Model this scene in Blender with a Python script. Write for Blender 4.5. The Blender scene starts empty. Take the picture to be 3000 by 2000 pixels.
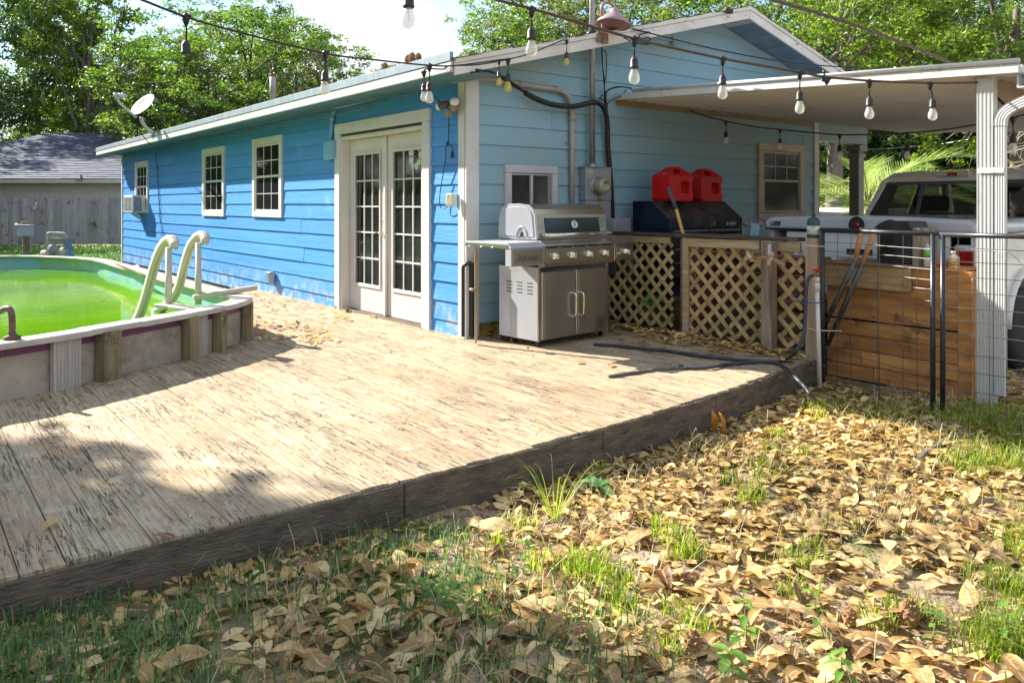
import bpy, bmesh, math, random
import numpy as np
from mathutils import Vector, Matrix
R_ = math.radians
S = bpy.context.scene
# ------------------------------------------------------------------ camera
CX, CY, H, F, TH = -4.206, -6.036, 1.24, 2320.0, R_(38.1)
c_, s_ = math.cos(TH), math.sin(TH)
cam = bpy.data.cameras.new('camera'); co = bpy.data.objects.new('camera', cam)
S.collection.objects.link(co)
co.location = (CX, CY, H); co.rotation_euler = (R_(90), 0, -TH)
cam.sensor_width = 36; cam.lens = F/3000*36; cam.shift_y = -(1000-598)/3000
cam.clip_start = .05; cam.clip_end = 3000
S.camera = co
# ------------------------------------------------------------------ light
SUN = Vector((-.58, 1.5, 1.04)).normalized()
sun = bpy.data.lights.new('sun', 'SUN'); so = bpy.data.objects.new('sun', sun)
S.collection.objects.link(so)
sun.energy = 5.0; sun.angle = R_(.5); sun.color = (1, .94, .84)
so.rotation_euler = SUN.to_track_quat('Z', 'Y').to_euler()
so.location = (-20, 20, 30)
world = bpy.data.worlds.new('World'); S.world = world; world.use_nodes = True
wn = world.node_tree; wn.nodes.clear()
def N(t, ty, **k):
    n = t.nodes.new(ty)
    for a, b in k.items():
        if a in n.inputs.keys(): n.inputs[a].default_value = b
        else: setattr(n, a, b)
    return n
sky = N(wn, 'ShaderNodeTexSky'); sky.sky_type = 'NISHITA'; sky.sun_disc = False
sky.sun_elevation = math.asin(SUN.z); sky.sun_rotation = math.atan2(SUN.x, SUN.y)
sky.dust_density = .25; sky.ozone_density = 2.0
tc = N(wn, 'ShaderNodeTexCoord'); mp = N(wn, 'ShaderNodeMapping'); mp.inputs['Scale'].default_value = (1, 1, 2.2)
mp.inputs['Location'].default_value = (2.1, 1.9, .6)
nz = N(wn, 'ShaderNodeTexNoise', Scale=2.6, Detail=9.0, Roughness=.58)
rp = N(wn, 'ShaderNodeValToRGB'); rp.color_ramp.elements[0].position = .45; rp.color_ramp.elements[1].position = .56
mx = N(wn, 'ShaderNodeMixRGB'); mx.inputs[2].default_value = (4.7, 4.9, 5.2, 1)
bg = N(wn, 'ShaderNodeBackground'); bg.inputs[1].default_value = .085
ow = N(wn, 'ShaderNodeOutputWorld')
L = wn.links.new
L(tc.outputs['Generated'], mp.inputs[0]); L(mp.outputs[0], nz.inputs['Vector']); L(nz.outputs[0], rp.inputs[0])
L(rp.outputs[0], mx.inputs[0]); L(sky.outputs[0], mx.inputs[1]); L(mx.outputs[0], bg.inputs[0]); L(bg.outputs[0], ow.inputs[0])
S.view_settings.view_transform = 'Standard'; S.view_settings.look = 'None'
S.view_settings.exposure = 1.6; S.view_settings.gamma = 1; S.view_settings.use_curve_mapping = False
# ------------------------------------------------------------------ survey helpers (sight lines of the place -> metres)
def W(px, py, D):
    lat = (px-1500)/F*D
    return Vector((CX+c_*lat+s_*D, CY-s_*lat+c_*D, H-(py-598)/F*D))
def onX(px, py, X):
    r = (px-1500)/F; dx = X-CX; dy = (c_*dx-r*s_*dx)/(s_+r*c_); D = s_*dx+c_*dy
    return Vector((X, CY+dy, H-(py-598)*D/F))
def onY(px, py, Y):
    r = (px-1500)/F; dy = Y-CY; dx = (s_*dy+r*c_*dy)/(c_-r*s_); D = s_*dx+c_*dy
    return Vector((CX+dx, Y, H-(py-598)*D/F))
def onZ(px, py, z):
    D = F*(H-z)/(py-598); p = W(px, py, D); p.z = z; return p
def PX(p):
    dx, dy = p[0]-CX, p[1]-CY; lat = c_*dx-s_*dy; D = s_*dx+c_*dy
    return 1500+F*lat/D, 598-(p[2]-H)*F/D, D
# ------------------------------------------------------------------ object helpers
WL = {}
def tag(o, label=None, cat=None, group=None, kind=None):
    if label: o['label'] = label
    if cat: o['category'] = cat
    if group: o['group'] = group
    if kind: o['kind'] = kind
    return o
def thing(name, label, cat, loc=(0, 0, 0), rz=0, group=None, local=False):
    o = bpy.data.objects.new(name, None); S.collection.objects.link(o)
    o.empty_display_size = .1
    o.location = loc; o.rotation_euler = (0, 0, rz)
    tag(o, label, cat, group)
    WL[o] = Vector((0, 0, 0)) if local else Vector(loc)
    return o
class MB:
    def __init__(s): s.v = []; s.f = []
    def add(s, v, f):
        b = len(s.v); s.v += [tuple(x) for x in v]; s.f += [tuple(i+b for i in q) for q in f]; return s
    def box(s, a, b, jit=0):
        x0, y0, z0 = a; x1, y1, z1 = b
        v = [(x0,y0,z0),(x1,y0,z0),(x1,y1,z0),(x0,y1,z0),(x0,y0,z1),(x1,y0,z1),(x1,y1,z1),(x0,y1,z1)]
        if jit: v = [tuple(q+random.uniform(-jit, jit) for q in p) for p in v]
        return s.add(v, [(0,3,2,1),(4,5,6,7),(0,1,5,4),(1,2,6,5),(2,3,7,6),(3,0,4,7)])
    def bar(s, p, q, w, h, up=(0,0,1)):      # oriented box from p to q
        p = Vector(p); q = Vector(q); d = (q-p).normalized(); u = Vector(up)
        a = d.cross(u)
        if a.length < 1e-4: a = d.cross(Vector((0, 1, 0)))
        a.normalize(); b = a.cross(d).normalized(); a *= w/2; b *= h/2
        v = [p-a-b, p+a-b, p+a+b, p-a+b, q-a-b, q+a-b, q+a+b, q-a+b]
        return s.add(v, [(0,1,2,3),(4,7,6,5),(0,4,5,1),(1,5,6,2),(2,6,7,3),(3,7,4,0)])
    def tube(s, pts, r, n=8, cap=True):
        pts = [Vector(p) for p in pts]; m = len(pts)
        rr = r if isinstance(r, (list, tuple)) else [r]*m
        t0 = (pts[1]-pts[0]).normalized(); a = t0.cross(Vector((0,0,1)))
        if a.length < 1e-3: a = Vector((1,0,0))
        a.normalize(); vs = []
        for i in range(m):
            t = (pts[min(i+1, m-1)]-pts[max(i-1, 0)]).normalized()
            a = (a-t*a.dot(t)).normalized(); b = t.cross(a)
            for k in range(n):
                g = 2*math.pi*k/n; vs.append(pts[i]+(a*math.cos(g)+b*math.sin(g))*rr[i])
        fs = [(i*n+k, i*n+(k+1)%n, (i+1)*n+(k+1)%n, (i+1)*n+k) for i in range(m-1) for k in range(n)]
        if cap: fs += [tuple(range(n-1, -1, -1)), tuple((m-1)*n+k for k in range(n))]
        return s.add(vs, fs)
    def lathe(s, prof, c=(0,0,0), n=16, axis=(0,0,1)):
        ax = Vector(axis).normalized(); q = ax.to_track_quat('Z', 'Y').to_matrix(); c = Vector(c); vs = []
        for r, z in prof:
            for k in range(n):
                g = 2*math.pi*k/n; vs.append(c+q@Vector((r*math.cos(g), r*math.sin(g), z)))
        m = len(prof)
        fs = [(i*n+k, i*n+(k+1)%n, (i+1)*n+(k+1)%n, (i+1)*n+k) for i in range(m-1) for k in range(n)]
        fs += [tuple(range(n-1, -1, -1)), tuple((m-1)*n+k for k in range(n))]
        return s.add(vs, fs)
    def prism(s, poly, fn0, fn1):           # poly of 2D points, fn maps (a,b) to 3D for both ends
        n = len(poly); v = [fn0(*p) for p in poly]+[fn1(*p) for p in poly]
        f = [tuple(range(n-1, -1, -1)), tuple(range(n, 2*n))]+[(i, (i+1)%n, n+(i+1)%n, n+i) for i in range(n)]
        return s.add(v, f)
    def build(s, name, m, parent=None, smooth=False, bevel=0, seg=1, flip=None):
        off = WL.get(parent, Vector((0,0,0))) if parent else Vector((0,0,0))
        me = bpy.data.meshes.new(name)
        me.from_pydata([(x-off.x, y-off.y, z-off.z) for x, y, z in s.v], [], s.f)
        me.validate(); bm = bmesh.new(); bm.from_mesh(me); bmesh.ops.recalc_face_normals(bm, faces=bm.faces); bm.to_mesh(me); bm.free(); me.update()
        return link(name, me, m, parent, smooth, bevel, seg)
def link(name, me, m, parent=None, smooth=False, bevel=0, seg=1):
    if m: me.materials.append(m)
    if smooth: me.polygons.foreach_set('use_smooth', [True]*len(me.polygons))
    o = bpy.data.objects.new(name, me); S.collection.objects.link(o)
    if parent: o.parent = parent; WL[o] = WL[parent]
    else: WL[o] = Vector((0,0,0))
    if bevel:
        b = o.modifiers.new('bevel', 'BEVEL'); b.width = bevel; b.segments = seg; b.limit_method = 'ANGLE'; b.angle_limit = R_(40)
    return o
def npmesh(name, v, f):                      # v (n,3), f (m,k)
    me = bpy.data.meshes.new(name); f = np.asarray(f, dtype=np.int32); k = f.shape[1]
    me.vertices.add(len(v)); me.vertices.foreach_set('co', np.asarray(v, dtype=np.float32).ravel())
    me.loops.add(f.size); me.loops.foreach_set('vertex_index', f.ravel())
    me.polygons.add(len(f)); me.polygons.foreach_set('loop_start', np.arange(0, f.size, k, dtype=np.int32))
    me.update(calc_edges=True); return me
def smoothpath(pts, n=6):
    P = [Vector(p) for p in pts]; P = [P[0]*2-P[1]]+P+[P[-1]*2-P[-2]]; out = []
    for i in range(1, len(P)-2):
        for k in range(n):
            t = k/n; a, b, c, d = P[i-1:i+3]
            out.append(.5*((2*b)+(c-a)*t+(2*a-5*b+4*c-d)*t*t+(3*b-a-3*c+d)*t**3))
    out.append(P[-2]); return out
# ------------------------------------------------------------------ materials
def M(name, col, rough=.6, metal=0, col2=None, vs=4, stretch=(1,1,1), bump=.15, bs=25, ov=0, spec=.4,
      dirt=None, dm=(.55, .68), ds=3, dstretch=None, pos=(.35, .65), detail=6, coat=0, island=0, bd=.02):
    m = bpy.data.materials.new(name); m.use_nodes = True; t = m.node_tree; p = t.nodes['Principled BSDF']; l = t.links.new
    p.inputs['Roughness'].default_value = rough; p.inputs['Metallic'].default_value = metal
    p.inputs['Specular IOR Level'].default_value = spec; p.inputs['Coat Weight'].default_value = coat
    col = tuple(col)+(1,); col2 = (tuple(col2) if col2 else tuple(c*.78 for c in col[:3]))+(1,)
    tc = N(t, 'ShaderNodeTexCoord'); mp = N(t, 'ShaderNodeMapping'); mp.inputs['Scale'].default_value = stretch
    l(tc.outputs['Object'], mp.inputs[0]); oi = N(t, 'ShaderNodeObjectInfo')
    if ov:
        cm = N(t, 'ShaderNodeVectorMath', operation='SCALE'); cm.inputs[0].default_value = (7.3, 3.1, 5.7); l(oi.outputs['Random'], cm.inputs['Scale'])
        l(cm.outputs[0], mp.inputs['Location'])
    n1 = N(t, 'ShaderNodeTexNoise', Scale=vs, Detail=detail, Roughness=.62); l(mp.outputs[0], n1.inputs['Vector'])
    r = N(t, 'ShaderNodeValToRGB'); r.color_ramp.elements[0].position = pos[0]; r.color_ramp.elements[1].position = pos[1]
    r.color_ramp.elements[0].color = col2; r.color_ramp.elements[1].color = col
    l(n1.outputs[0], r.inputs[0]); out = r.outputs[0]
    if dirt:
        m2 = N(t, 'ShaderNodeMapping'); m2.inputs['Scale'].default_value = dstretch or (1,1,1); l(tc.outputs['Object'], m2.inputs[0])
        n2 = N(t, 'ShaderNodeTexNoise', Scale=ds, Detail=8.0, Roughness=.68); l(m2.outputs[0], n2.inputs['Vector'])
        r2 = N(t, 'ShaderNodeMapRange'); r2.inputs[1].default_value = dm[0]; r2.inputs[2].default_value = dm[1]; l(n2.outputs[0], r2.inputs[0])
        mx = N(t, 'ShaderNodeMixRGB'); mx.inputs[2].default_value = tuple(dirt)+(1,); l(r2.outputs[0], mx.inputs[0]); l(out, mx.inputs[1]); out = mx.outputs[0]
    if ov or island:
        src = oi.outputs['Random']
        if island: src = N(t, 'ShaderNodeNewGeometry').outputs['Random Per Island']
        a = island or ov
        mr = N(t, 'ShaderNodeMapRange'); mr.inputs[3].default_value = 1-a; mr.inputs[4].default_value = 1+a; l(src, mr.inputs[0])
        hs = N(t, 'ShaderNodeHueSaturation'); l(mr.outputs[0], hs.inputs['Value']); l(out, hs.inputs['Color']); out = hs.outputs[0]
    l(out, p.inputs['Base Color'])
    if bump:
        n3 = N(t, 'ShaderNodeTexNoise', Scale=bs, Detail=5.0); l(mp.outputs[0], n3.inputs['Vector'])
        b = N(t, 'ShaderNodeBump', Strength=bump, Distance=bd); l(n3.outputs[0], b.inputs['Height']); l(b.outputs[0], p.inputs['Normal'])
    return m
def leafmat(name, c1, c2, c3=None, trans=.45, rough=.45, obj=False, spec=.5):
    m = bpy.data.materials.new(name); m.use_nodes = True; t = m.node_tree; l = t.links.new
    p = t.nodes['Principled BSDF']; o = t.nodes['Material Output']
    g = N(t, 'ShaderNodeNewGeometry'); oi = N(t, 'ShaderNodeObjectInfo')
    r = N(t, 'ShaderNodeValToRGB'); e = r.color_ramp.elements; e[0].color = tuple(c1)+(1,); e[1].color = tuple(c2)+(1,)
    if c3: x = e.new(.5); x.color = tuple(c3)+(1,)
    l(oi.outputs['Random'] if obj else g.outputs['Random Per Island'], r.inputs[0]); out = r.outputs[0]
    tc = N(t, 'ShaderNodeTexCoord'); n = N(t, 'ShaderNodeTexNoise', Scale=30.0 if obj else .35, Detail=3.0); l(tc.outputs['Object'], n.inputs['Vector'])
    mr = N(t, 'ShaderNodeMapRange'); mr.inputs[1].default_value = .3; mr.inputs[2].default_value = .7; mr.inputs[3].default_value = .65; mr.inputs[4].default_value = 1.35; l(n.outputs[0], mr.inputs[0])
    hs = N(t, 'ShaderNodeHueSaturation'); l(mr.outputs[0], hs.inputs['Value']); l(out, hs.inputs['Color'])
    l(hs.outputs[0], p.inputs['Base Color']); p.inputs['Roughness'].default_value = rough; p.inputs['Specular IOR Level'].default_value = spec
    tr = N(t, 'ShaderNodeBsdfTranslucent'); h2 = N(t, 'ShaderNodeHueSaturation', Saturation=1.1, Value=1.5); l(hs.outputs[0], h2.inputs['Color']); l(h2.outputs[0], tr.inputs[0])
    ms = N(t, 'ShaderNodeMixShader'); ms.inputs[0].default_value = trans; l(p.outputs[0], ms.inputs[1]); l(tr.outputs[0], ms.inputs[2]); l(ms.outputs[0], o.inputs[0])
    return m
def glassmat(name, tint, rough=.03, op=.25):
    m = bpy.data.materials.new(name); m.use_nodes = True; t = m.node_tree; l = t.links.new; p = t.nodes['Principled BSDF']
    p.inputs['Base Color'].default_value = tuple(tint)+(1,); p.inputs['Roughness'].default_value = rough; p.inputs['Alpha'].default_value = op
    return m
blueM = M('blue paint', (.07,.30,.70), .45, col2=(.05,.245,.62), vs=1.3, bump=.32, bs=9, stretch=(1,.35,9), ov=.07, dirt=(.20,.44,.66), dm=(.58,.85), ds=2.2, bd=.012)
def splash(m):
    t = m.node_tree; l = t.links.new; p = t.nodes['Principled BSDF']; src = p.inputs['Base Color'].links[0].from_socket; tc = t.nodes.new('ShaderNodeTexCoord'); sp = t.nodes.new('ShaderNodeSeparateXYZ'); l(tc.outputs['Object'], sp.inputs[0])
    mr = t.nodes.new('ShaderNodeMapRange'); mr.inputs[1].default_value = .36; mr.inputs[2].default_value = -.02; l(sp.outputs['Z'], mr.inputs[0]); n = N(t, 'ShaderNodeTexNoise', Scale=6.0, Detail=10.0, Roughness=.75); l(tc.outputs['Object'], n.inputs['Vector'])
    m2 = t.nodes.new('ShaderNodeMapRange'); m2.inputs[1].default_value = .48; m2.inputs[2].default_value = .60; l(n.outputs[0], m2.inputs[0]); mm = N(t, 'ShaderNodeMath', operation='MULTIPLY'); l(mr.outputs[0], mm.inputs[0]); l(m2.outputs[0], mm.inputs[1])
    mx = t.nodes.new('ShaderNodeMixRGB'); mx.inputs[2].default_value = (.42,.42,.38,1); l(mm.outputs[0], mx.inputs[0]); l(src, mx.inputs[1]); l(mx.outputs[0], p.inputs['Base Color'])
splash(blueM)
tealM = M('pale blue paint', (.225,.41,.51), .5, col2=(.25,.41,.48), vs=.9, bump=.28, bs=9, stretch=(.35,1,9), ov=.05, dirt=(.31,.36,.33), dm=(.48,.72), ds=.8, bd=.012)
whiteM = M('white trim paint', (.62,.62,.62), .45, col2=(.53,.53,.51), vs=3, bump=.12, bs=30, dirt=(.30,.27,.22), dm=(.66,.80), ds=5, ov=.04)
rakeM = M('peeling white paint', (.74,.71,.66), .55, col2=(.60,.56,.50), vs=3, bump=.3, bs=30, dirt=(.22,.17,.13), dm=(.60,.64), ds=11, dstretch=(.3,1,1.5), ov=.03)
creamM = M('cream door paint', (.64,.61,.58), .38, col2=(.56,.53,.49), vs=2, bump=.05, dirt=(.35,.28,.2), dm=(.72,.85), ds=6)
fasM = M('grey drip edge', (.26,.33,.40), .5, metal=.1, col2=(.19,.24,.30), vs=5, stretch=(1,2,.3), bump=.1, dirt=(.16,.19,.2), dm=(.6,.75), ds=4)
shingM = M('roof shingle', (.12,.11,.10), .9, col2=(.06,.055,.05), vs=14, bump=.6, bs=60, ov=.2)
navyshM = M('navy shingle', (.085,.10,.155), .85, col2=(.05,.065,.11), vs=3, stretch=(1,1,1), bump=.5, bs=30, ov=.18)
def make_deck():
    m = bpy.data.materials.new('weathered painted deck'); m.use_nodes = True; t = m.node_tree; p = t.nodes['Principled BSDF']; l = t.links.new
    tc = N(t, 'ShaderNodeTexCoord'); oi = N(t, 'ShaderNodeObjectInfo'); off = N(t, 'ShaderNodeVectorMath', operation='SCALE'); off.inputs[0].default_value = (.6, 9., 0); l(oi.outputs['Random'], off.inputs['Scale'])
    def noise(sc, st, det=8, rough=.6, o=False, dist=0):
        mp = N(t, 'ShaderNodeMapping'); mp.inputs['Scale'].default_value = st; l(tc.outputs['Object'], mp.inputs[0])
        if o: l(off.outputs[0], mp.inputs['Location'])
        n = N(t, 'ShaderNodeTexNoise', Scale=sc, Detail=float(det), Roughness=rough, Distortion=float(dist)); l(mp.outputs[0], n.inputs['Vector']); return n.outputs[0]
    def rng_(x, a, b, c=0, d=1):
        r = N(t, 'ShaderNodeMapRange'); r.inputs[1].default_value = a; r.inputs[2].default_value = b; r.inputs[3].default_value = c; r.inputs[4].default_value = d; l(x, r.inputs[0]); return r.outputs[0]
    def mix(f, a, b):
        x = N(t, 'ShaderNodeMixRGB'); l(f, x.inputs[0])
        for k, q in ((1, a), (2, b)):
            if isinstance(q, tuple): x.inputs[k].default_value = q+(1,)
            else: l(q, x.inputs[k])
        return x.outputs[0]
    grain = noise(3, (34, 1.3, 1), 10, .62, True, .3); col = mix(rng_(grain, .36, .60), (.24,.175,.11), (.50,.40,.26))
    patch = noise(.75, (1.6, .8, 1), 6, .6); col = mix(rng_(patch, .46, .68, 0, .78), col, (.26,.18,.11))
    peel = noise(4.5, (2.2, 1, 1), 10, .7); col = mix(rng_(peel, .53, .60, 0, .45), col, (.55,.46,.34))
    rust = noise(1.3, (1.5, .7, 1), 8, .7); col = mix(rng_(rust, .56, .70, 0, .55), col, (.52,.30,.12))
    cr = noise(2.4, (16, .9, 1), 6, .55, True, .8); s1 = N(t, 'ShaderNodeMath', operation='SUBTRACT'); l(cr, s1.inputs[0]); s1.inputs[1].default_value = .5; ab = N(t, 'ShaderNodeMath', operation='ABSOLUTE'); l(s1.outputs[0], ab.inputs[0])
    gate_ = noise(1.8, (2, 1, 1), 4, .6); cm = N(t, 'ShaderNodeMath', operation='MULTIPLY'); l(rng_(ab.outputs[0], .004, .016, 1, 0), cm.inputs[0]); l(rng_(gate_, .46, .56), cm.inputs[1])
    col = mix(cm.outputs[0], col, (.045,.03,.022))
    fl = noise(11, (2.6, 1, 1), 6, .65); col = mix(rng_(fl, .62, .66, 0, .8), col, (.12,.075,.05))
    mr = rng_(oi.outputs['Random'], 0, 1, .93, 1.07); hs = N(t, 'ShaderNodeHueSaturation'); l(mr, hs.inputs['Value']); l(col, hs.inputs['Color']); l(hs.outputs[0], p.inputs['Base Color']); p.inputs['Roughness'].default_value = .8; p.inputs['Specular IOR Level'].default_value = .25
    h = N(t, 'ShaderNodeMath', operation='SUBTRACT'); l(grain, h.inputs[0]); l(cm.outputs[0], h.inputs[1]); h2 = N(t, 'ShaderNodeMath', operation='ADD'); l(h.outputs[0], h2.inputs[0]); l(rng_(peel, .52, .60, 0, .35), h2.inputs[1])
    b = N(t, 'ShaderNodeBump', Strength=.9, Distance=.006); l(h2.outputs[0], b.inputs['Height']); l(b.outputs[0], p.inputs['Normal']); return m
deckM = make_deck()
joistM = M('dark rim joist', (.17,.125,.09), .8, col2=(.075,.058,.046), vs=6, stretch=(1.2,1,4), bump=.8, bs=22, dirt=(.14,.10,.06), dm=(.6,.72), ds=3, bd=.015)
def wood(name, c1, c2, ax, dirt=None, ov=.12, b=.5, dm=(.56,.68)):
    st = [9,9,9]; st[ax] = .7
    return M(name, c1, .75, col2=c2, vs=3, stretch=tuple(st), bump=b, bs=7, ov=ov, dirt=dirt, dm=dm, ds=4, bd=.01)
latM = M('lattice wood', (.64,.44,.20), .75, col2=(.38,.25,.115), vs=9, bump=.4, bs=40, ov=.16, dirt=(.20,.21,.06), dm=(.50,.68), ds=2.6)
postM = wood('old post wood', (.36,.27,.19), (.12,.085,.06), 2, (.06,.045,.04))
post2M = wood('newer post wood', (.50,.37,.26), (.33,.23,.15), 2)
poolwoodM = wood('greenish post wood', (.30,.24,.13), (.17,.13,.075), 2, (.06,.05,.03))
boxM = wood('cedar board', (.64,.31,.09), (.33,.13,.035), 1, (.10,.045,.02), ov=.18)
boxM.node_tree.nodes['Mapping'].inputs['Scale'].default_value = (9, .6, 3.4)
logM = wood('timber', (.30,.17,.10), (.14,.075,.045), 1, (.06,.04,.03), ov=.3)
darkwoodM = wood('dark cap board', (.11,.075,.055), (.045,.033,.028), 1, (.32,.22,.14), dm=(.64,.70))
railM = wood('rail wood', (.50,.38,.22), (.34,.24,.13), 1)
fenceM = wood('grey fence wood', (.44,.42,.45), (.29,.28,.31), 2, (.12,.11,.12), ov=.2)
steelM = M('stainless steel', (.66,.61,.50), .30, metal=1, col2=(.42,.385,.32), vs=2, bump=.03, bs=60, stretch=(.2,1,3), dirt=(.2,.17,.13), dm=(.6,.85), ds=2.5, ov=.04)
steel2M = M('brushed dark steel', (.60,.57,.53), .33, metal=.95, col2=(.46,.43,.40), vs=2, bump=.03, bs=60, stretch=(2,1,.4), dirt=(.14,.12,.10), dm=(.58,.8), ds=2, ov=.03)
gwhiteM = M('grey white enamel', (.44,.45,.49), .35, metal=.15, col2=(.38,.39,.42), bump=.03, vs=2, dirt=(.4,.36,.3), dm=(.7,.8), ds=6)
chromeM = M('chrome', (.8,.78,.75), .12, metal=1, bump=0)
blackM = M('black plastic', (.018,.018,.02), .4, bump=.05)
cableM = M('black cable', (.02,.017,.016), .5, bump=0)
brownCM = M('brown cable', (.10,.065,.045), .6, bump=0)
pvcM = M('grey conduit', (.40,.36,.32), .45, col2=(.32,.28,.25), bump=.05, vs=4)
pvcbM = M('conduit painted blue', (.12,.36,.62), .4, col2=(.2,.4,.55), bump=.05, vs=3)
galvM = M('galvanised steel', (.40,.40,.39), .4, metal=.7, col2=(.28,.28,.28), vs=12, bump=.05)
meterM = M('grey meter box', (.33,.34,.37), .45, metal=.3, col2=(.28,.29,.32), bump=.03)
darkgM = M('dark glass', (.022,.024,.022), .05, bump=.0, spec=.6)
windM = M('window glass', (.02,.022,.022), .08, bump=.02, bs=3, spec=.3, col2=(.045,.045,.042), vs=5, dirt=(.09,.085,.075), dm=(.6,.8), ds=3)
doorgM = M('door glass', (.012,.014,.012), .06, col2=(.03,.032,.028), vs=3, bump=.01, spec=.7, dirt=(.08,.08,.07), dm=(.6,.76), ds=5)
blindM = M('blind slats', (.19,.205,.21), .6, bump=0)
redM = M('red plastic', (.60,.010,.012), .35, col2=(.48,.008,.01), bump=.05, dirt=(.13,.05,.03), dm=(.62,.8), ds=6)
huskM = M('black enamel chest', (.017,.018,.022), .3, col2=(.03,.03,.032), bump=.05, dirt=(.13,.10,.075), dm=(.5,.75), ds=4)
navyM = M('navy enamel', (.005,.016,.035), .25, col2=(.005,.012,.026), bump=.05)
yelM = M('yellow handle', (.65,.42,.07), .4, bump=.02)
greyrubM = M('grey rubber', (.07,.075,.085), .6, bump=.1)
truckM = M('white truck paint', (.80,.78,.73), .22, col2=(.76,.74,.69), bump=0, coat=.5, dirt=(.4,.37,.31), dm=(.6,.9), ds=2)
tonM = M('tonneau paint', (.55,.55,.56), .2, col2=(.5,.5,.52), bump=0, coat=.6)
tireM = M('tyre rubber', (.02,.02,.022), .7, bump=.1)
rimM = M('alloy', (.5,.5,.52), .3, metal=.8, bump=0)
tailM = M('red lens', (.35,.008,.01), .12, bump=0, coat=.7)
lensM = M('clear lens', (.6,.55,.52), .12, bump=0, coat=.7)
gateM = M('black gate tube', (.022,.03,.045), .35, metal=.3, col2=(.05,.055,.06), bump=.05, vs=8)
wireM = M('galvanised wire', (.16,.155,.15), .4, metal=.8, bump=0)
palM = M('white aluminium', (.58,.58,.57), .4, col2=(.6,.58,.54), vs=3, bump=.05, dirt=(.30,.33,.27), dm=(.56,.74), ds=9, dstretch=(1,1,.6))
soffM = M('patio soffit', (.74,.69,.64), .42, col2=(.62,.57,.53), vs=3, stretch=(18,.5,1), bump=.1, bs=10, dirt=(.22,.19,.17), dm=(.6,.8), ds=3, dstretch=(14,.7,1))
rustM = M('rusty red enamel', (.36,.16,.15), .5, col2=(.25,.1,.09), vs=8, bump=.1)
pinkM = M('faded purple enamel', (.42,.27,.30), .45, col2=(.32,.19,.22), vs=8, bump=.1)
rubM = M('black hose', (.025,.03,.04), .45, col2=(.06,.065,.075), bump=.1, vs=10)
pvcwM = M('white pvc', (.72,.68,.60), .4, col2=(.62,.57,.48), bump=.03, vs=4)
brassM = M('brass', (.5,.35,.15), .35, metal=.9, bump=.05)
bluropeM = M('blue rope', (.02,.12,.45), .6, bump=.1)
rimplM = M('pool ledge', (.50,.46,.40), .55, col2=(.38,.34,.28), vs=4, bump=.15, dirt=(.25,.2,.15), dm=(.62,.72), ds=7, ov=.05)
pwallM = M('pool wall vinyl', (.43,.36,.29), .5, col2=(.31,.26,.21), vs=2.5, bump=.1, dirt=(.15,.115,.08), dm=(.50,.70), ds=3)
purpM = M('purple band', (.155,.035,.13), .45, col2=(.11,.03,.09), bump=.03)
pribM = M('ribbed upright', (.56,.50,.45), .5, col2=(.36,.31,.28), vs=3, stretch=(30,30,.3), bump=.1)
linerM = M('pool liner', (.30,.55,.58), .3, col2=(.18,.40,.50), vs=1.5, bump=.05, dirt=(.30,.45,.12), dm=(.5,.7), ds=2)
ladM = M('ladder plastic', (.52,.47,.39), .4, col2=(.43,.38,.31), vs=2, bump=.05)
bulbM = glassmat('bulb glass', (.8,.8,.72), .05, .42)
bulbyM = glassmat('amber bulb glass', (.55,.5,.12), .1, .75)
fwhiteM = M('frosted bulb', (.8,.78,.7), .25, bump=0)
sockM = M('bulb socket', (.035,.032,.028), .5, bump=.1, bs=60)
fieldM = M('vinyl siding beige', (.58,.54,.56), .6, col2=(.50,.47,.49), bump=.1)
barkM = M('bark', (.20,.165,.14), .85, col2=(.09,.075,.065), vs=3, stretch=(3,3,.5), bump=.8, bs=8)
coneM = M('seed cone', (.38,.22,.09), .9, col2=(.20,.11,.05), vs=30, bump=.8, bs=60)
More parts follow.
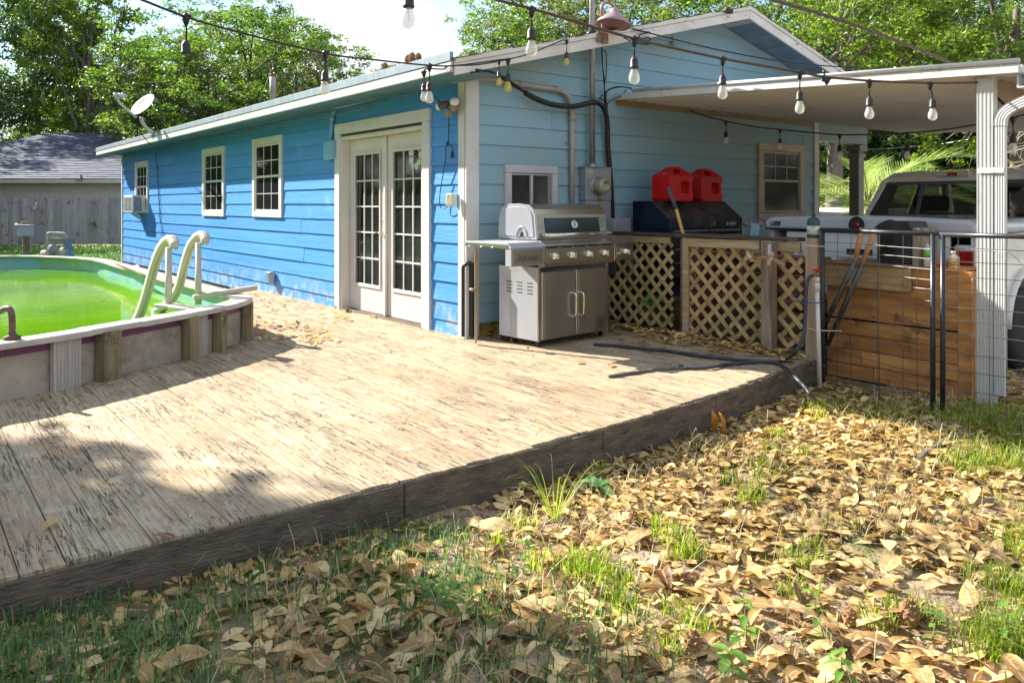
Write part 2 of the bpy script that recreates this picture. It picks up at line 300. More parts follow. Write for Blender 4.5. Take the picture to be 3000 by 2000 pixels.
# ================================================================== GROUND
def gz(x, y):
    z = -.22
    if y < -2.2: z += .075*max(0, min(1, (-1.2-x)/3.0))
    return z
rs = np.random.RandomState(5)
def ground():
    xs = np.unique(np.concatenate([np.linspace(-220,-14,12), np.linspace(-14,-6,20), np.linspace(-6,4,170), np.linspace(4.2,14,30), np.linspace(16,320,14)]))
    ys = np.unique(np.concatenate([np.linspace(-90,-8,8), np.linspace(-7.5,-2.4,110), np.linspace(-2.3,8,20), np.linspace(8.5,40,24), np.linspace(48,400,12)]))
    X, Y = np.meshgrid(xs, ys); nx, ny = len(xs), len(ys)
    Z = np.vectorize(gz)(X, Y)
    near = (X > -6) & (X < 4) & (Y < -2.4) & (Y > -7.5)
    Z = Z+near*(.012*np.sin(X*5.1+Y*3)*np.sin(Y*6.3-X*2)+.008*np.sin(X*13+1)*np.sin(Y*11)+rs.uniform(-.006, .006, X.shape))
    v = np.stack([X, Y, Z], -1).reshape(-1, 3); i = np.arange(nx*ny).reshape(ny, nx)
    f = np.stack([i[:-1,:-1], i[:-1,1:], i[1:,1:], i[1:,:-1]], -1).reshape(-1, 4)
    m = M('sandy soil', (.40,.29,.185), .9, col2=(.16,.115,.07), vs=7, bump=.9, bs=55, dirt=(.10,.13,.035), dm=(.50,.62), ds=.9, detail=10, bd=.02)
    t = m.node_tree; l = t.links.new
    # far from the deck the yard is lawn: green by position (metres)
    tcn = t.nodes.new('ShaderNodeTexCoord'); sp = t.nodes.new('ShaderNodeSeparateXYZ'); l(tcn.outputs['Object'], sp.inputs[0])
    mr = t.nodes.new('ShaderNodeMapRange'); mr.inputs[1].default_value = 2; mr.inputs[2].default_value = 9; l(sp.outputs['Y'], mr.inputs[0])
    n = N(t, 'ShaderNodeTexNoise', Scale=1.2, Detail=8.0); l(tcn.outputs['Object'], n.inputs['Vector'])
    r = t.nodes.new('ShaderNodeValToRGB'); r.color_ramp.elements[0].color = (.05,.10,.02,1); r.color_ramp.elements[1].color = (.17,.22,.05,1)
    r.color_ramp.elements[0].position = .35; r.color_ramp.elements[1].position = .65; l(n.outputs[0], r.inputs[0])
    p = t.nodes['Principled BSDF']; old = p.inputs['Base Color'].links[0].from_socket
    mxn = t.nodes.new('ShaderNodeMixRGB'); l(mr.outputs[0], mxn.inputs[0]); l(old, mxn.inputs[1]); l(r.outputs[0], mxn.inputs[2]); l(mxn.outputs[0], p.inputs['Base Color'])
    o = link('ground', npmesh('ground', v, f), m, None, True); tag(o, kind='structure')
ground()
drv = MB().box((2.6, -9, -.30), (40, 1.2, -.206)).build('bounce_slab', M('pale concrete', (.50,.46,.40), .9, col2=(.38,.35,.30), vs=1.5, bump=.2, dirt=(.2,.17,.13), dm=(.6,.75), ds=1.2), None); tag(drv, kind='structure')  # pale slab added to bounce sunlight up under the patio roof
# ================================================================== DECK
deck = thing('wooden_deck', 'low weathered plank deck with peeling cream paint in front of the blue house', 'deck', (0, -2.9, 0))
C1 = Vector((-4.58, 2.7, 0)); C2 = Vector((-4.58, 7.4, 0)); PR = 3.0
def yf(x): return float(np.interp(x, [-2, -1.02, .02, 1.6, 1.75], [-2.93, -2.87, -2.78, -2.53, -2.50]))
random.seed(3)
x = 1.75; k = 0
while x > -7.2:
    w = .138; x0 = x-w
    y1 = 0.0 if x0 > -.02 else (5.6 if x0 > -1.62 else 2.2 if x0 > -3.0 else .9)
    if x0 > -.02: y1 = -.012
    segs = [(yf(x-.07)+random.uniform(-.012, .012), y1)]
    if x0 <= -.02:
        cut = random.choice([-.9, .3, 1.2, -.2]); cut = min(cut, y1-.4) if y1 < 1 else cut
        if x < -3.2: cut = .5
        segs = [(segs[0][0], cut), (cut+.004, y1)]
        if y1 > 3: segs = [segs[0], (cut+.004, cut+2.6), (cut+2.604, y1)]
    for a, b in segs:
        dz = random.uniform(-.0025, .002); q = .0005
        if .0 <= x0 <= 1.0 and b > -.1:            # boards rotted away beside the grill
            b = -.16 if x0 > .42 else -.50+.2*random.random() if x0 > .1 else b
        m = MB(); n = 8
        ys = [a+(b-a)*i/n for i in range(n+1)]; vs = []
        for yy in ys:
            cup = random.uniform(-.001, .001); e = random.uniform(0, .0011)
            vs += [(x0+q+e, yy, -.035), (x0+q+e, yy, dz-.0008+cup), (x0+.045, yy, dz+.0018+cup), (x-.045, yy, dz+.0012), (x-q-e*.6, yy, dz-.0008-cup), (x-q-e*.6, yy, -.035)]
        fs = [(i*6+j, i*6+j+1, (i+1)*6+j+1, (i+1)*6+j) for i in range(n) for j in range(5)]+[(0,1,2,3,4,5)[::-1], tuple(n*6+j for j in range(6))]
        fs = [tuple(reversed(f)) for f in fs]
        m.add(vs, fs); m.build('deck_board', deckM, deck)
    x -= .1405; k += 1
xs_ = [1.775, .02, -1.1, -2.4, -4.6, -7.1]
for xa, xb in zip(xs_[:-1], xs_[1:]):
    n = 5; P = [(xa+(xb+.005-xa)*i/n) for i in range(n+1)]
    for nm, o0, o1, z0, z1 in (('rim_joist', .034, .004, -.20, -.037), ('skirt_board', .003, -.018, -.27, -.012)):
        m = MB(); vs = []
        for q in P: vs += [(q, yf(q)+o0, z0), (q, yf(q)+o0, z1), (q, yf(q)+o1+random.uniform(-.002, .002), z1+random.uniform(-.003, .001)), (q, yf(q)+o1+random.uniform(-.002, .002), z0)]
        m.add(vs, [(4*i+j, 4*i+(j+1) % 4, 4*(i+1)+(j+1) % 4, 4*(i+1)+j) for i in range(n) for j in range(4)]+[(0,1,2,3), tuple(4*n+j for j in range(4))]).build(nm, joistM, deck, bevel=.003)
MB().box((1.756, -2.49, -.24), (1.796, -.02, -.010)).build('rim_joist', joistM, deck, bevel=.005)
for yy in (-2.2, -1.4, -.6, .2, 1.0): MB().box((-7.1, yy, -.19), (1.74, yy+.04, -.037)).build('joist', joistM, deck)
# ================================================================== HOUSE
house = thing('blue_house', 'blue house with lap siding and a low white-trimmed gable, beside the pool', 'house', (0, 0, 0))
AP, EV, OH, SL = 3.69, -.45, .45, .26
LEN = 13.84; WD = 7.3
def zu(X): return 2.385+SL*((X-EV) if X < AP else (2*AP-EV-X))      # underside of the roof deck
fL = lambda a, d, z: (-d, a, z)
fG = lambda a, d, z: (a, -d, z)
def mbox(f, a0, a1, d0, d1, z0, z1, mb=None):
    p, q = f(a0, d0, z0), f(a1, d1, z1); mb = mb or MB()
    return mb.box([min(i, j) for i, j in zip(p, q)], [max(i, j) for i, j in zip(p, q)])
darkM = M('dark room', (.012,.012,.013), .9, bump=0); plainM = M('backing', (.10,.10,.10), .9, bump=0)
for a0, a1, z0, z1 in ((.0, .73, -.25, 2.38), (2.58, LEN, -.25, 2.38), (.73, 2.58, 2.03, 2.38), (.73, 2.58, -.25, -.03)):
    mbox(fL, a0, a1, -.14, 0, z0, z1).build('wall', plainM, house)
wg = MB(); poly = [(.14,-.25), (5.81,-.25), (5.81,2.37), (WD,2.37), (WD,zu(WD)), (AP,zu(AP)), (.14,zu(.14))]
wg.prism(poly, lambda a, z: (a, 0, z), lambda a, z: (a, .14, z)).build('wall', plainM, house)
MB().box((5.67, .14, -.25), (5.81, LEN, 2.4)).build('wall', plainM, house)
MB().box((.14, LEN-.14, -.25), (5.67, LEN, 2.4)).build('wall', plainM, house)
def clip(poly, a, b, c):     # keep a*x+b*z<=c
    out = []
    for i in range(len(poly)):
        p, q = poly[i], poly[(i+1) % len(poly)]; dp, dq = a*p[0]+b*p[1]-c, a*q[0]+b*q[1]-c
        if dp <= 0: out.append(p)
        if dp*dq < 0: t = dp/(dp-dq); out.append((p[0]+(q[0]-p[0])*t, p[1]+(q[1]-p[1])*t))
    return out
PIT = .186; Z0 = .128-PIT
openL = [(.594, 2.707, -1, 2.187), (4.35, 5.46, 1.055, 2.187), (6.72, 7.84, 1.04, 2.17), (11.48, 12.57, 1.05, 2.145)]
openG = [(.42, 1.075, .97, 1.617), ]
winG2 = (onY(2216, 390, 0), onY(2349, 640, 0)); openG.append((winG2[0].x, winG2[1].x, winG2[1].z, 2.03))
def siding(f, a0, a1, opens, mat, gable=False):
    random.seed(11 if gable else 12); k = 1 if gable else 0
    while True:
        z0 = Z0+k*PIT; z1 = z0+PIT-.001; k += 1
        if z0 > (3.6 if gable else 2.37): break
        spans = [(a0, a1)]
        for o in opens:
            if z1 > o[2]+.02 and z0 < o[3]-.02:
                spans = [s for (p, q) in spans for s in ((p, min(q, o[0])), (max(p, o[1]), q)) if s[1]-s[0] > .02]
        for o in opens:                               # short pieces above and below an opening
            for a, b in ((max(z0, o[3]+.001), z1), (z0, min(z1, o[2]-.001))):
                if b-a > .012 and b-a < PIT-.002 and z1 > o[2]+.02 and z0 < o[3]-.02:
                    dq = lambda z: .0215-.0145*(z-z0)/PIT
                    b = b if gable else min(b, 2.372)
                    MB().prism([(o[0]+.001, a), (o[1]-.001, a), (o[1]-.001, b), (o[0]+.001, b)], lambda u, z: f(u, .0005, z), lambda u, z: f(u, dq(z), z)).build('siding_board', mat, house)
        for p, q in spans:
            e = p; cuts = []
            e += random.uniform(.9, 3.6)
            while e < q-.5: cuts.append(e); e += 3.66
            pts = [p]+cuts+[q]
            for u, v in zip(pts[:-1], pts[1:]):
                zt = z1 if gable else min(z1, 2.372)
                poly = [(u+.001, z0), (v-.001, z0), (v-.001, zt), (u+.001, zt)]
                for o in opens:                       # notch boards that are only partly behind an opening
                    if u < o[1] and v > o[0]:
                        if z0 < o[3] < z1 and z0 >= o[3]-.02: pass
                if gable:
                    poly = clip(poly, -SL, 1, 2.383-SL*EV)
                    if len(poly) > 2: poly = clip(poly, SL, 1, 2.383+SL*(2*AP-EV))
                if len(poly) < 3: continue
                d = .0035*random.random()
                dd = lambda z: .0215+d-.0145*(z-z0)/PIT
                m = MB().prism(poly, lambda a, z: f(a, 0.0005, z), lambda a, z: f(a, dd(z), z))
                m.build('siding_board', mat, house)
siding(fL, .105, LEN-.05, openL, blueM)
siding(fG, .118, 5.79, openG, tealM, True)
# header siding over the porch
mbox(fG, 5.83, 7.24, -.10, .02, 2.12, 2.375).build('porch_header', M('header paint', (.28,.40,.42), .5, bump=.1, stretch=(.3,1,9), bs=9), house, bevel=.004)
mbox(fG, 5.8, 7.24, -.9, -.10, 2.28, 2.30).build('porch_ceiling', M('porch ceiling', (.40,.40,.45), .6), house)
# corner boards
MB().box((-.034, .0, -.03), (-.002, .105, 2.373)).build('corner_board', whiteM, house, bevel=.003)
MB().box((-.034, -.034, -.10), (.112, -.0125, 2.45)).build('corner_board', whiteM, house, bevel=.003)
MB().box((5.79, -.034, -.2), (5.90, .05, 2.37)).build('corner_board', whiteM, house, bevel=.003)
MB().box((5.903, -.02, -.2), (5.94, .05, 2.1)).build('corner_board', boxM, house, bevel=.003)
MB().box((-.034, LEN-.05, -.2), (-.002, LEN+.03, 2.373)).build('corner_board', whiteM, house, bevel=.003)
# foundation
MB().box((.01, -.010, -.26), (5.8, .0, .127)).build('foundation', M('mossy foundation', (.42,.25,.05), .8, col2=(.06,.04,.02), vs=9, bump=.8, bs=30), house)
# ---- roof
T = .085
for sgn in (0, 1):
    X0, X1 = (EV, AP) if not sgn else (AP, 2*AP-EV)
    MB().prism([(X0, zu(X0)+.0), (X1, zu(X1)), (X1, zu(X1)+T), (X0, zu(X0)+T)] , lambda a, z: (a, -.44, z), lambda a, z: (a, 14.3, z)).build('roof', shingM, house)
# shingle edge showing above the rake: ragged courses, one by one
random.seed(8); n = 0
X = EV-.02
while X < 2*AP-EV:
    w = random.uniform(.13, .2); Xb = min(X+w, 2*AP-EV+.02)
    if X < AP < Xb: Xb = AP
    h = random.uniform(0, .012); f1 = lambda q: zu(q)+T+.001
    MB().add([(X, -.478-h, f1(X)), (Xb, -.478-h, f1(Xb)), (Xb, -.15, f1(Xb)), (X, -.15, f1(X)),
              (X, -.478-h, f1(X)+.013), (Xb, -.478-h, f1(Xb)+.004), (Xb, -.15, f1(Xb)+.004), (X, -.15, f1(X)+.013)],
             [(0,3,2,1),(4,5,6,7),(0,1,5,4),(1,2,6,5),(2,3,7,6),(3,0,4,7)]).build('roof_shingle', shingM, house)
    X = Xb+.001
Y = -.2
while Y < 14.25:
    w = random.uniform(.28, .34)
    MB().box((EV-.03-random.uniform(0, .006), Y, zu(EV)+T+.001), (EV+.16, Y+w-.004, zu(EV)+T+.010)).build('roof_shingle', shingM, house); Y += w
# ridge
# rake boards (lower board and upper moulding), both slopes, left one split in two lengths
def rake(Xa, Xb, lo, hi, y0, y1, name, mat):
    MB().prism([(Xa, zu(Xa)+lo), (Xb, zu(Xb)+lo), (Xb, zu(Xb)+hi), (Xa, zu(Xa)+hi)], lambda a, z: (a, y0, z), lambda a, z: (a, y1, z)).build(name, mat, house, bevel=.003)
jt = .85
rake(EV-.0, jt, -.055, .045, -.47, -.441, 'rake_board', rakeM); rake(jt+.003, AP, -.055, .045, -.468, -.441, 'rake_board', rakeM); rake(AP+.003, 2*AP-EV, -.055, .045, -.47, -.441, 'rake_board', rakeM)
rake(EV-.0, 1.6, .047, .092, -.482, -.441, 'rake_moulding', rakeM); rake(1.603, AP, .047, .092, -.484, -.441, 'rake_moulding', rakeM); rake(AP+.003, 2*AP-EV, .047, .092, -.482, -.441, 'rake_moulding', rakeM)
# eave fascia on the pool side
yy = -.44
for w in (3.7, 3.7, 3.75, 3.6):
    MB().box((EV-.028, yy, 2.365), (EV, min(yy+w, 14.3)-.003, 2.452)).build('fascia_board', whiteM, house, bevel=.003)
    MB().box((EV-.036, yy, 2.454), (EV, min(yy+w, 14.3)-.003, 2.532)).build('drip_edge', fasM, house, bevel=.002)
    yy += w
# soffit panels under the pool-side eave, planks under the rake
yy = -.44
while yy < 14.2:
    MB().box((EV+.002, yy, 2.374), (-.002, yy+1.215, 2.384)).build('soffit_panel', M('soffit paint', (.10,.22,.30), .6, dirt=(.12,.14,.14), ds=2) if yy < -.3 else bpy.data.materials['soffit paint'], house); yy += 1.22
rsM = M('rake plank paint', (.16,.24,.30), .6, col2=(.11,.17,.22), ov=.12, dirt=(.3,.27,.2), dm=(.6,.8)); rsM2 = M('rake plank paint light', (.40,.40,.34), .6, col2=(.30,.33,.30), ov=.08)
X = .02
while X < 2*AP-.02:
    w = .178; Xb = X+w-.006
    if X < AP < Xb: Xb = AP-.002
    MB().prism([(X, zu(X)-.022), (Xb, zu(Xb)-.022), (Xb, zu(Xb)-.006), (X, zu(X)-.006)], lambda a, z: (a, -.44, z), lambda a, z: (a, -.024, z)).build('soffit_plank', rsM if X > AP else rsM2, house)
    X = X+w if Xb != AP-.002 else AP
# ---- windows
def muntins(f, par, a0, a1, z0, z1, nc, nr, d0, d1, w, mat, glass, hor=True):
    aw = (a1-a0)/nc; zh = (z1-z0)/nr
    for i in range(nc):
        for j in range(nr):
            mbox(f, a0+i*aw+.002, a0+(i+1)*aw-.002, d0, d0+.004, z0+j*zh+.002, z0+(j+1)*zh-.002).build('pane', glass, par)
    for i in range(1, nc): mbox(f, a0+i*aw-w/2, a0+i*aw+w/2, d0+.0045, d1, z0, z1).build('muntin', mat, par)
    for j in range(1, nr):
        for i in range(nc): mbox(f, a0+i*aw+(w/2+.0005 if i else 0), a0+(i+1)*aw-(w/2+.0005 if i < nc-1 else 0), d0+.0045, d1-.001, z0+j*zh-w/2, z0+j*zh+w/2).build('muntin', mat, par)
def window(f, o, tw, mat, glass, nc=3, low=(3, 2), split=.52, opened=0, blinds=False, frame=True):
    a0, a1, z0, z1 = o
    m = MB()
    w = mbox(f, a0+.012, a1-.012, .0006, .006, z0+.012, z1-.012).build('window', darkM, house)
    for b in ((a0, a1, z1-tw, z1), (a0, a1, z0, z0+tw*.8), (a0, a0+tw, z0+tw*.8+.002, z1-tw-.002), (a1-tw, a1, z0+tw*.8+.002, z1-tw-.002)):
        mbox(f, b[0], b[1], .0061, .042, b[2], b[3]).build('window_trim', mat, w, bevel=.003)
    A0, A1, B0, B1 = a0+tw+.002, a1-tw-.002, z0+tw*.8+.004, z1-tw-.004; zm = B0+(B1-B0)*split; s = .028
    for b in ((A0, A1, B1-s, B1), (A0, A1, zm-s*.6, zm+s*.6), (A0, A1, B0, B0+s), (A0, A0+s, B0+s, zm-s*.6), (A1-s, A1, B0+s, zm-s*.6), (A0, A0+s, zm+s*.6, B1-s), (A1-s, A1, zm+s*.6, B1-s)):
        mbox(f, b[0]+.0005, b[1]-.0005, .0061, .032 if b[2] < zm else .026, b[2]+.0005, b[3]-.0005).build('sash', mat, w, bevel=.002)
    if blinds:
        bz = zm+.03
        b = MB(); z = B0+.03
        while z < B1-.03:
            b.add([f(A0+(.18 if z > zm else .10), .0072, z), f(A1-.03, .0072, z), f(A1-.03, .0115, z+.012), f(A0+(.18 if z > zm else .10), .0115, z+.012)], [(0,1,2,3)]); z += .024
        o_ = b.build('blind', blindM, w); tag(o_, kind='stuff')
    muntins(f, w, A0+s, A1-s, zm+s*.6, B1-s, nc, 2, .0125 if not blinds else .0125, .021, .014, mat, glass)
    if low: muntins(f, w, A0+s, A1-s, B0+s, zm-s*.6, low[0], low[1], .0125, .021, .010, mat, glass)
    return w
wgl = glassmat('window pane glass', (.02,.022,.024), .04, .80)
window(fL, openL[1], .095, whiteM, wgl, blinds=True); window(fL, openL[2], .095, whiteM, wgl, blinds=True); window(fL, openL[3], .095, whiteM, wgl)
oG = openG[1]; creamwM = M('yellowed trim paint', (.50,.42,.31), .5, col2=(.40,.33,.24), vs=4, dirt=(.22,.17,.1), dm=(.62,.78), ds=5, ov=.05)
window(fG, oG, .10, creamwM, windM, low=(1, 1))
# small slider window by the corner
o = openG[0]; sw = mbox(fG, o[0]+.01, o[1]-.01, .0006, .006, o[2]+.01, o[3]-.01).build('window', plainM, house); gfr = M('grey white frame', (.52,.52,.54), .4, col2=(.45,.45,.47))
for b in ((o[0], o[1], o[3]-.075, o[3]), (o[0], o[1], o[2], o[2]+.07), (o[0], o[0]+.07, o[2]+.072, o[3]-.077), (o[1]-.07, o[1], o[2]+.072, o[3]-.077)):
    mbox(fG, b[0], b[1], .0061, .05, b[2], b[3]).build('window_trim', gfr, sw, bevel=.004)
am = (o[0]+o[1])/2
mbox(fG, am-.014, am+.016, .0061, .038, o[2]+.072, o[3]-.077).build('sash', gfr, sw, bevel=.003)
mbox(fG, o[0]+.072, am-.016, .0061, .030, o[3]-.095, o[3]-.079).build('sash', gfr, sw); mbox(fG, am+.018, o[1]-.072, .0061, .030, o[3]-.095, o[3]-.079).build('sash', gfr, sw)
mbox(fG, o[0]+.072, am-.016, .0061, .014, o[2]+.072, o[3]-.097).build('pane', windM, sw); mbox(fG, am+.018, o[1]-.072, .0061, .014, o[2]+.072, o[3]-.097).build('pane', windM, sw)
mbox(fG, o[1]-.11, o[1]-.074, .0145, .022, o[2]+.072, o[3]-.097).build('sash', M('grey frame in painted shade', (.28,.28,.28), .5), sw)  # edge strip in darker grey, shade put into the frame colour
# ---- french door
oy0, oy1, ot = .73, 2.58, 2.03
dr = mbox(fL, oy0, oy1, -.135, -.125, -.02, ot).build('door', plainM, house)
for b in ((oy1+.001, 2.707, -.02, 2.062), (.594, oy0-.001, -.02, 2.062), (.594, 2.707, 2.064, 2.187)):
    mbox(fL, b[0], b[1], .0005, .045, b[2], b[3]).build('door_trim', whiteM, dr, bevel=.004)
for b in ((oy1-.035, oy1, -.02, ot), (oy0, oy0+.035, -.02, ot), (oy0+.036, oy1-.036, ot-.035, ot)): mbox(fL, b[0], b[1], -.124, .03, b[2], b[3]).build('door_jamb', creamM, dr, bevel=.003)
mbox(fL, oy0+.036, oy1-.036, -.124, .035, -.028, .012).build('threshold', darkwoodM, dr, bevel=.004)
mid = (oy0+oy1)/2; mbox(fL, mid-.02, mid+.02, -.075, -.045, .014, ot-.037).build('astragal', creamM, dr, bevel=.004)
for a0, a1 in ((oy0+.038, mid-.002), (mid+.002, oy1-.038)):
    st = .125; gz0, gz1 = .30, ot-.20; b0, b1 = a0+st, a1-st
    for b in ((a0, b0, .016, ot-.04), (b1, a1, .016, ot-.04), (b0+.0005, b1-.0005, .016, gz0), (b0+.0005, b1-.0005, gz1, ot-.04)):
        mbox(fL, b[0], b[1], -.12, -.078, b[2], b[3]).build('door_panel', creamM, dr, bevel=.002)
    s = .028
    for b in ((b0, b1, gz1-s, gz1+.01), (b0, b1, gz0-.01, gz0+s), (b0, b0+s, gz0+s, gz1-s), (b1-s, b1, gz0+s, gz1-s)):
        mbox(fL, b[0]+.0005, b[1]-.0005, -.0775, -.064, b[2]+.0005, b[3]-.0005).build('glazing_bead', creamM, dr, bevel=.003)
    nc, nr = 3, 5; A0, A1 = b0+s, b1-s; aw = (A1-A0)/nc; zh = (gz1-gz0-2*s)/nr
    for i in range(nc):
        for j in range(nr): mbox(fL, A0+i*aw+.002, A0+(i+1)*aw-.002, -.10, -.095, gz0+s+j*zh+.002, gz0+s+(j+1)*zh-.002).build('pane', doorgM, dr)
    for i in range(1, nc): mbox(fL, A0+i*aw-.007, A0+i*aw+.007, -.094, -.082, gz0+s, gz1-s).build('muntin', whiteM, dr)
    for j in range(1, nr): mbox(fL, A0, A1, -.0935, -.0815, gz0+s+j*zh-.008, gz0+s+j*zh+.008).build('muntin', whiteM, dr)
kx = mid+.045
MB().lathe([(.028,0),(.028,.008),(.012,.012),(.012,.05)], (-.0+.078, kx, .92), 14, (-1,0,0)).tube([(.028, kx, .92), (.022, kx+.03, .922), (.022, kx+.11, .918)], [.012,.011,.009], 8).build('handle', chromeM, dr, True)
MB().lathe([(.03,0),(.03,.012),(.02,.018),(.018,.03)], (.078, kx, 1.06), 14, (-1,0,0)).build('deadbolt', chromeM, dr, True)
# flower wreath behind the upper right panes, on the glass
wr = thing('flower_wreath', 'wreath of pale yellow and white paper daisies on the right french door', 'wreath', (.095, 1.05, 1.62))
wa0 = oy0+.038+.125+.028; wc = Vector((.088, wa0+.24, 1.585))
pet1 = M('pale yellow petals', (.62,.66,.36), .6, bump=0); pet2 = M('white petals', (.66,.74,.78), .6, bump=0); pet3 = M('flower centre', (.30,.38,.55), .6, bump=0)
wc = onX(1217, 456, .0915)
for i in range(9):
    g = 2*math.pi*i/9+.3; c = wc+Vector((-.003*(i % 2), .098*math.cos(g), .115*math.sin(g))); m = MB()
    for k in range(7):
        h = 2*math.pi*k/7; e = Vector((0, math.cos(h), math.sin(h))); q = Vector((0, -math.sin(h), math.cos(h)))
        m.add([c, c+e*.027+q*.014+Vector((-.001,0,0)), c+e*.045, c+e*.027-q*.014+Vector((-.001,0,0))], [(0,1,2,3)])
    fo = m.build('flower', pet1 if i % 2 else pet2, wr); MB().lathe([(.009,0),(.007,.003)], c+Vector((-.0012,0,0)), 8, (-1,0,0)).build('flower_centre', pet3 if i % 2 == 0 else pet1, fo)
# porch column
pc = onY(2516, 500, 0); cx0 = pc.x
col = thing('porch_column', 'square porch column with a stepped cap at the far corner of the house', 'column', (cx0+.07, .0, -.2))
cM = M('column paint', (.34,.31,.29), .6, col2=(.27,.25,.24))
MB().box((cx0, -.0, -.2), (cx0+.15, .15, 2.02)).build('shaft', cM, col, bevel=.004)
MB().box((cx0-.02, -.02, 1.93), (cx0+.17, .17, 1.99)).box((cx0-.035, -.035, 2.021), (cx0+.185, .185, 2.11)).build('cap', cM, col, bevel=.006)
# ================================================================== POOL
pool = thing('above_ground_pool', 'above ground pool of bright green algae water sunk beside the deck', 'pool', (-4.58, 5, 0))
RZ = .37
def base_outline():
    P = [(C1.x+PR*math.cos(R_(g)), C1.y+PR*math.sin(R_(g)), 0) for g in range(-180, -77, 6)]
    P += [p.to_tuple() for p in smoothpath([(-3.96,-.235,0),(-3.62,-.14,0),(-3.28,.01,0),(-2.91,.21,0),(-2.58,.41,0),(-2.25,.62,0),(-1.93,.86,0),(-1.70,1.10,0),(-1.60,1.36,0),(-1.58,1.8,0),(-1.58,2.7,0)], 5)[1:]]
    P += [(-1.58, y, 0) for y in (3.5, 4.3, 5.1, 5.9, 6.7)]
    P += [(C2.x+PR*math.cos(R_(g)), C2.y+PR*math.sin(R_(g)), 0) for g in range(0, 181, 6)]
    P += [(-7.58, y, 0) for y in (6.6, 5.8, 5.0, 4.2, 3.4)]
    return [Vector(p) for p in P]
BO = base_outline(); NB_ = len(BO)
def nrm_at(i): t = (BO[(i+1) % NB_]-BO[(i-1) % NB_]).normalized(); return Vector((t.y, -t.x, 0))
def stad(R, n=24): return [tuple((BO[i]+nrm_at(i)*(R-PR)).to_2d()) for i in range(NB_)]
def ring(R0, R1, z0, z1, name, mat, n=32, sub=None):
    a, b = stad(R0, n), stad(R1, n); m = len(a); vs = [(x, y, z) for (x, y) in a for z in (z0, z1)]+[(x, y, z) for (x, y) in b for z in (z0, z1)]
    fs = []
    for i in range(m):
        j = (i+1) % m
        fs += [(2*i, 2*j, 2*j+1, 2*i+1), (2*m+2*j, 2*m+2*i, 2*m+2*i+1, 2*m+2*j+1), (2*i+1, 2*j+1, 2*m+2*j+1, 2*m+2*i+1), (2*j, 2*i, 2*m+2*i, 2*m+2*j)]
    return MB().add(vs, fs).build(name, mat, pool, smooth=False)
ring(2.955, 2.975, -.24, .355, 'pool_wall', pwallM); ring(2.976, 2.980, .275, .352, 'colour_band', purpM)
ring(2.93, 2.954, -.24, .36, 'liner', linerM)
wat = bpy.data.materials.new('algae water'); wat.use_nodes = True; t = wat.node_tree; p = t.nodes['Principled BSDF']; l = t.links.new
tcw = t.nodes.new('ShaderNodeTexCoord'); n = N(t, 'ShaderNodeTexNoise', Scale=.5, Detail=4.0); l(tcw.outputs['Object'], n.inputs['Vector'])
r = t.nodes.new('ShaderNodeValToRGB'); r.color_ramp.elements[0].color = (.085,.24,.003,1); r.color_ramp.elements[1].color = (.17,.38,.004,1); r.color_ramp.elements[0].position = .35; r.color_ramp.elements[1].position = .65
l(n.outputs[0], r.inputs[0]); l(r.outputs[0], p.inputs['Base Color']); p.inputs['Roughness'].default_value = .06; p.inputs['IOR'].default_value = 1.33
n2 = N(t, 'ShaderNodeTexNoise', Scale=5.0, Detail=3.0); l(tcw.outputs['Object'], n2.inputs['Vector']); b = N(t, 'ShaderNodeBump', Strength=.07, Distance=.03); l(n2.outputs[0], b.inputs['Height']); l(b.outputs[0], p.inputs['Normal'])
pts = stad(2.929, 32); MB().add([(x, y, .165) for x, y in pts], [tuple(range(len(pts)))]).build('water', wat, pool)
def ledge(i0, i1, dz=0, w0=2.87, w1=3.05):
    m = MB(); vs = []; n = i1-i0
    for i in range(i0, i1+1):
        p = BO[i % NB_]; q = nrm_at(i % NB_)
        for R, z in ((w0, RZ-.022), (w0, RZ), (w1, RZ+.004), (w1+.012, RZ-.004), (w1+.012, RZ-.034), (w1, RZ-.034), (w1-.004, RZ-.022)): e = p+q*(R-PR); vs.append((e.x, e.y, z+dz))
    fs = [(i*7+j, i*7+(j+1) % 7, (i+1)*7+(j+1) % 7, (i+1)*7+j) for i in range(n) for j in range(7)]+[tuple(range(7))[::-1], tuple(n*7+j for j in range(7))]
    return m.add(vs, [tuple(reversed(f)) for f in fs]).build('ledge_plate', rimplM, pool)
cuts = [0]; 
acc = 0
for i in range(NB_):
    acc += (BO[(i+1) % NB_]-BO[i]).length
    if acc > 1.15 or (PX(BO[i]+Vector((0,0,RZ)))[0] > 344 and cuts[-1] and i < 60 and PX(BO[cuts[-1]]+Vector((0,0,RZ)))[0] < 340 and i-cuts[-1] > 3): cuts.append(i+1); acc = 0
cuts.append(NB_)
for k in range(len(cuts)-1): ledge(cuts[k], cuts[k+1], .004*(k % 2))
def pool_post(px, w, t, mat, name, ztop=.345, rib=False, tilt=0):
    best = 1e9
    for i in range(10, 70):
        for u in (0, .25, .5, .75):
            p = BO[i].lerp(BO[i+1], u); q = nrm_at(i).lerp(nrm_at(i+1), u).normalized(); d = abs(PX(p+q*.02)[0]-px)
            if d < best and p.y < 2.4: best = d; c = p; e = q
    q = Vector((-e.y, e.x, 0)); c = c+e*(-.018+t/2)
    m = MB()
    if not rib: m.bar(c+Vector((0,0,-.03)), c+Vector((0,0,ztop))+q*tilt, w, t, up=e)
    else:
        n = 8; poly = []
        for i in range(n*2+1): poly.append((-w/2+w*i/(2*n), t/2 if i % 2 else t/2-.014))
        poly = [(-w/2, -t/2)]+poly+[(w/2, -t/2)]
        m.prism(poly, lambda a, b: c+q*a+e*b+Vector((0,0,-.02)), lambda a, b: c+q*a+e*b+Vector((0,0,ztop)))
    m.build(name, mat, pool, bevel=0 if rib else .004)
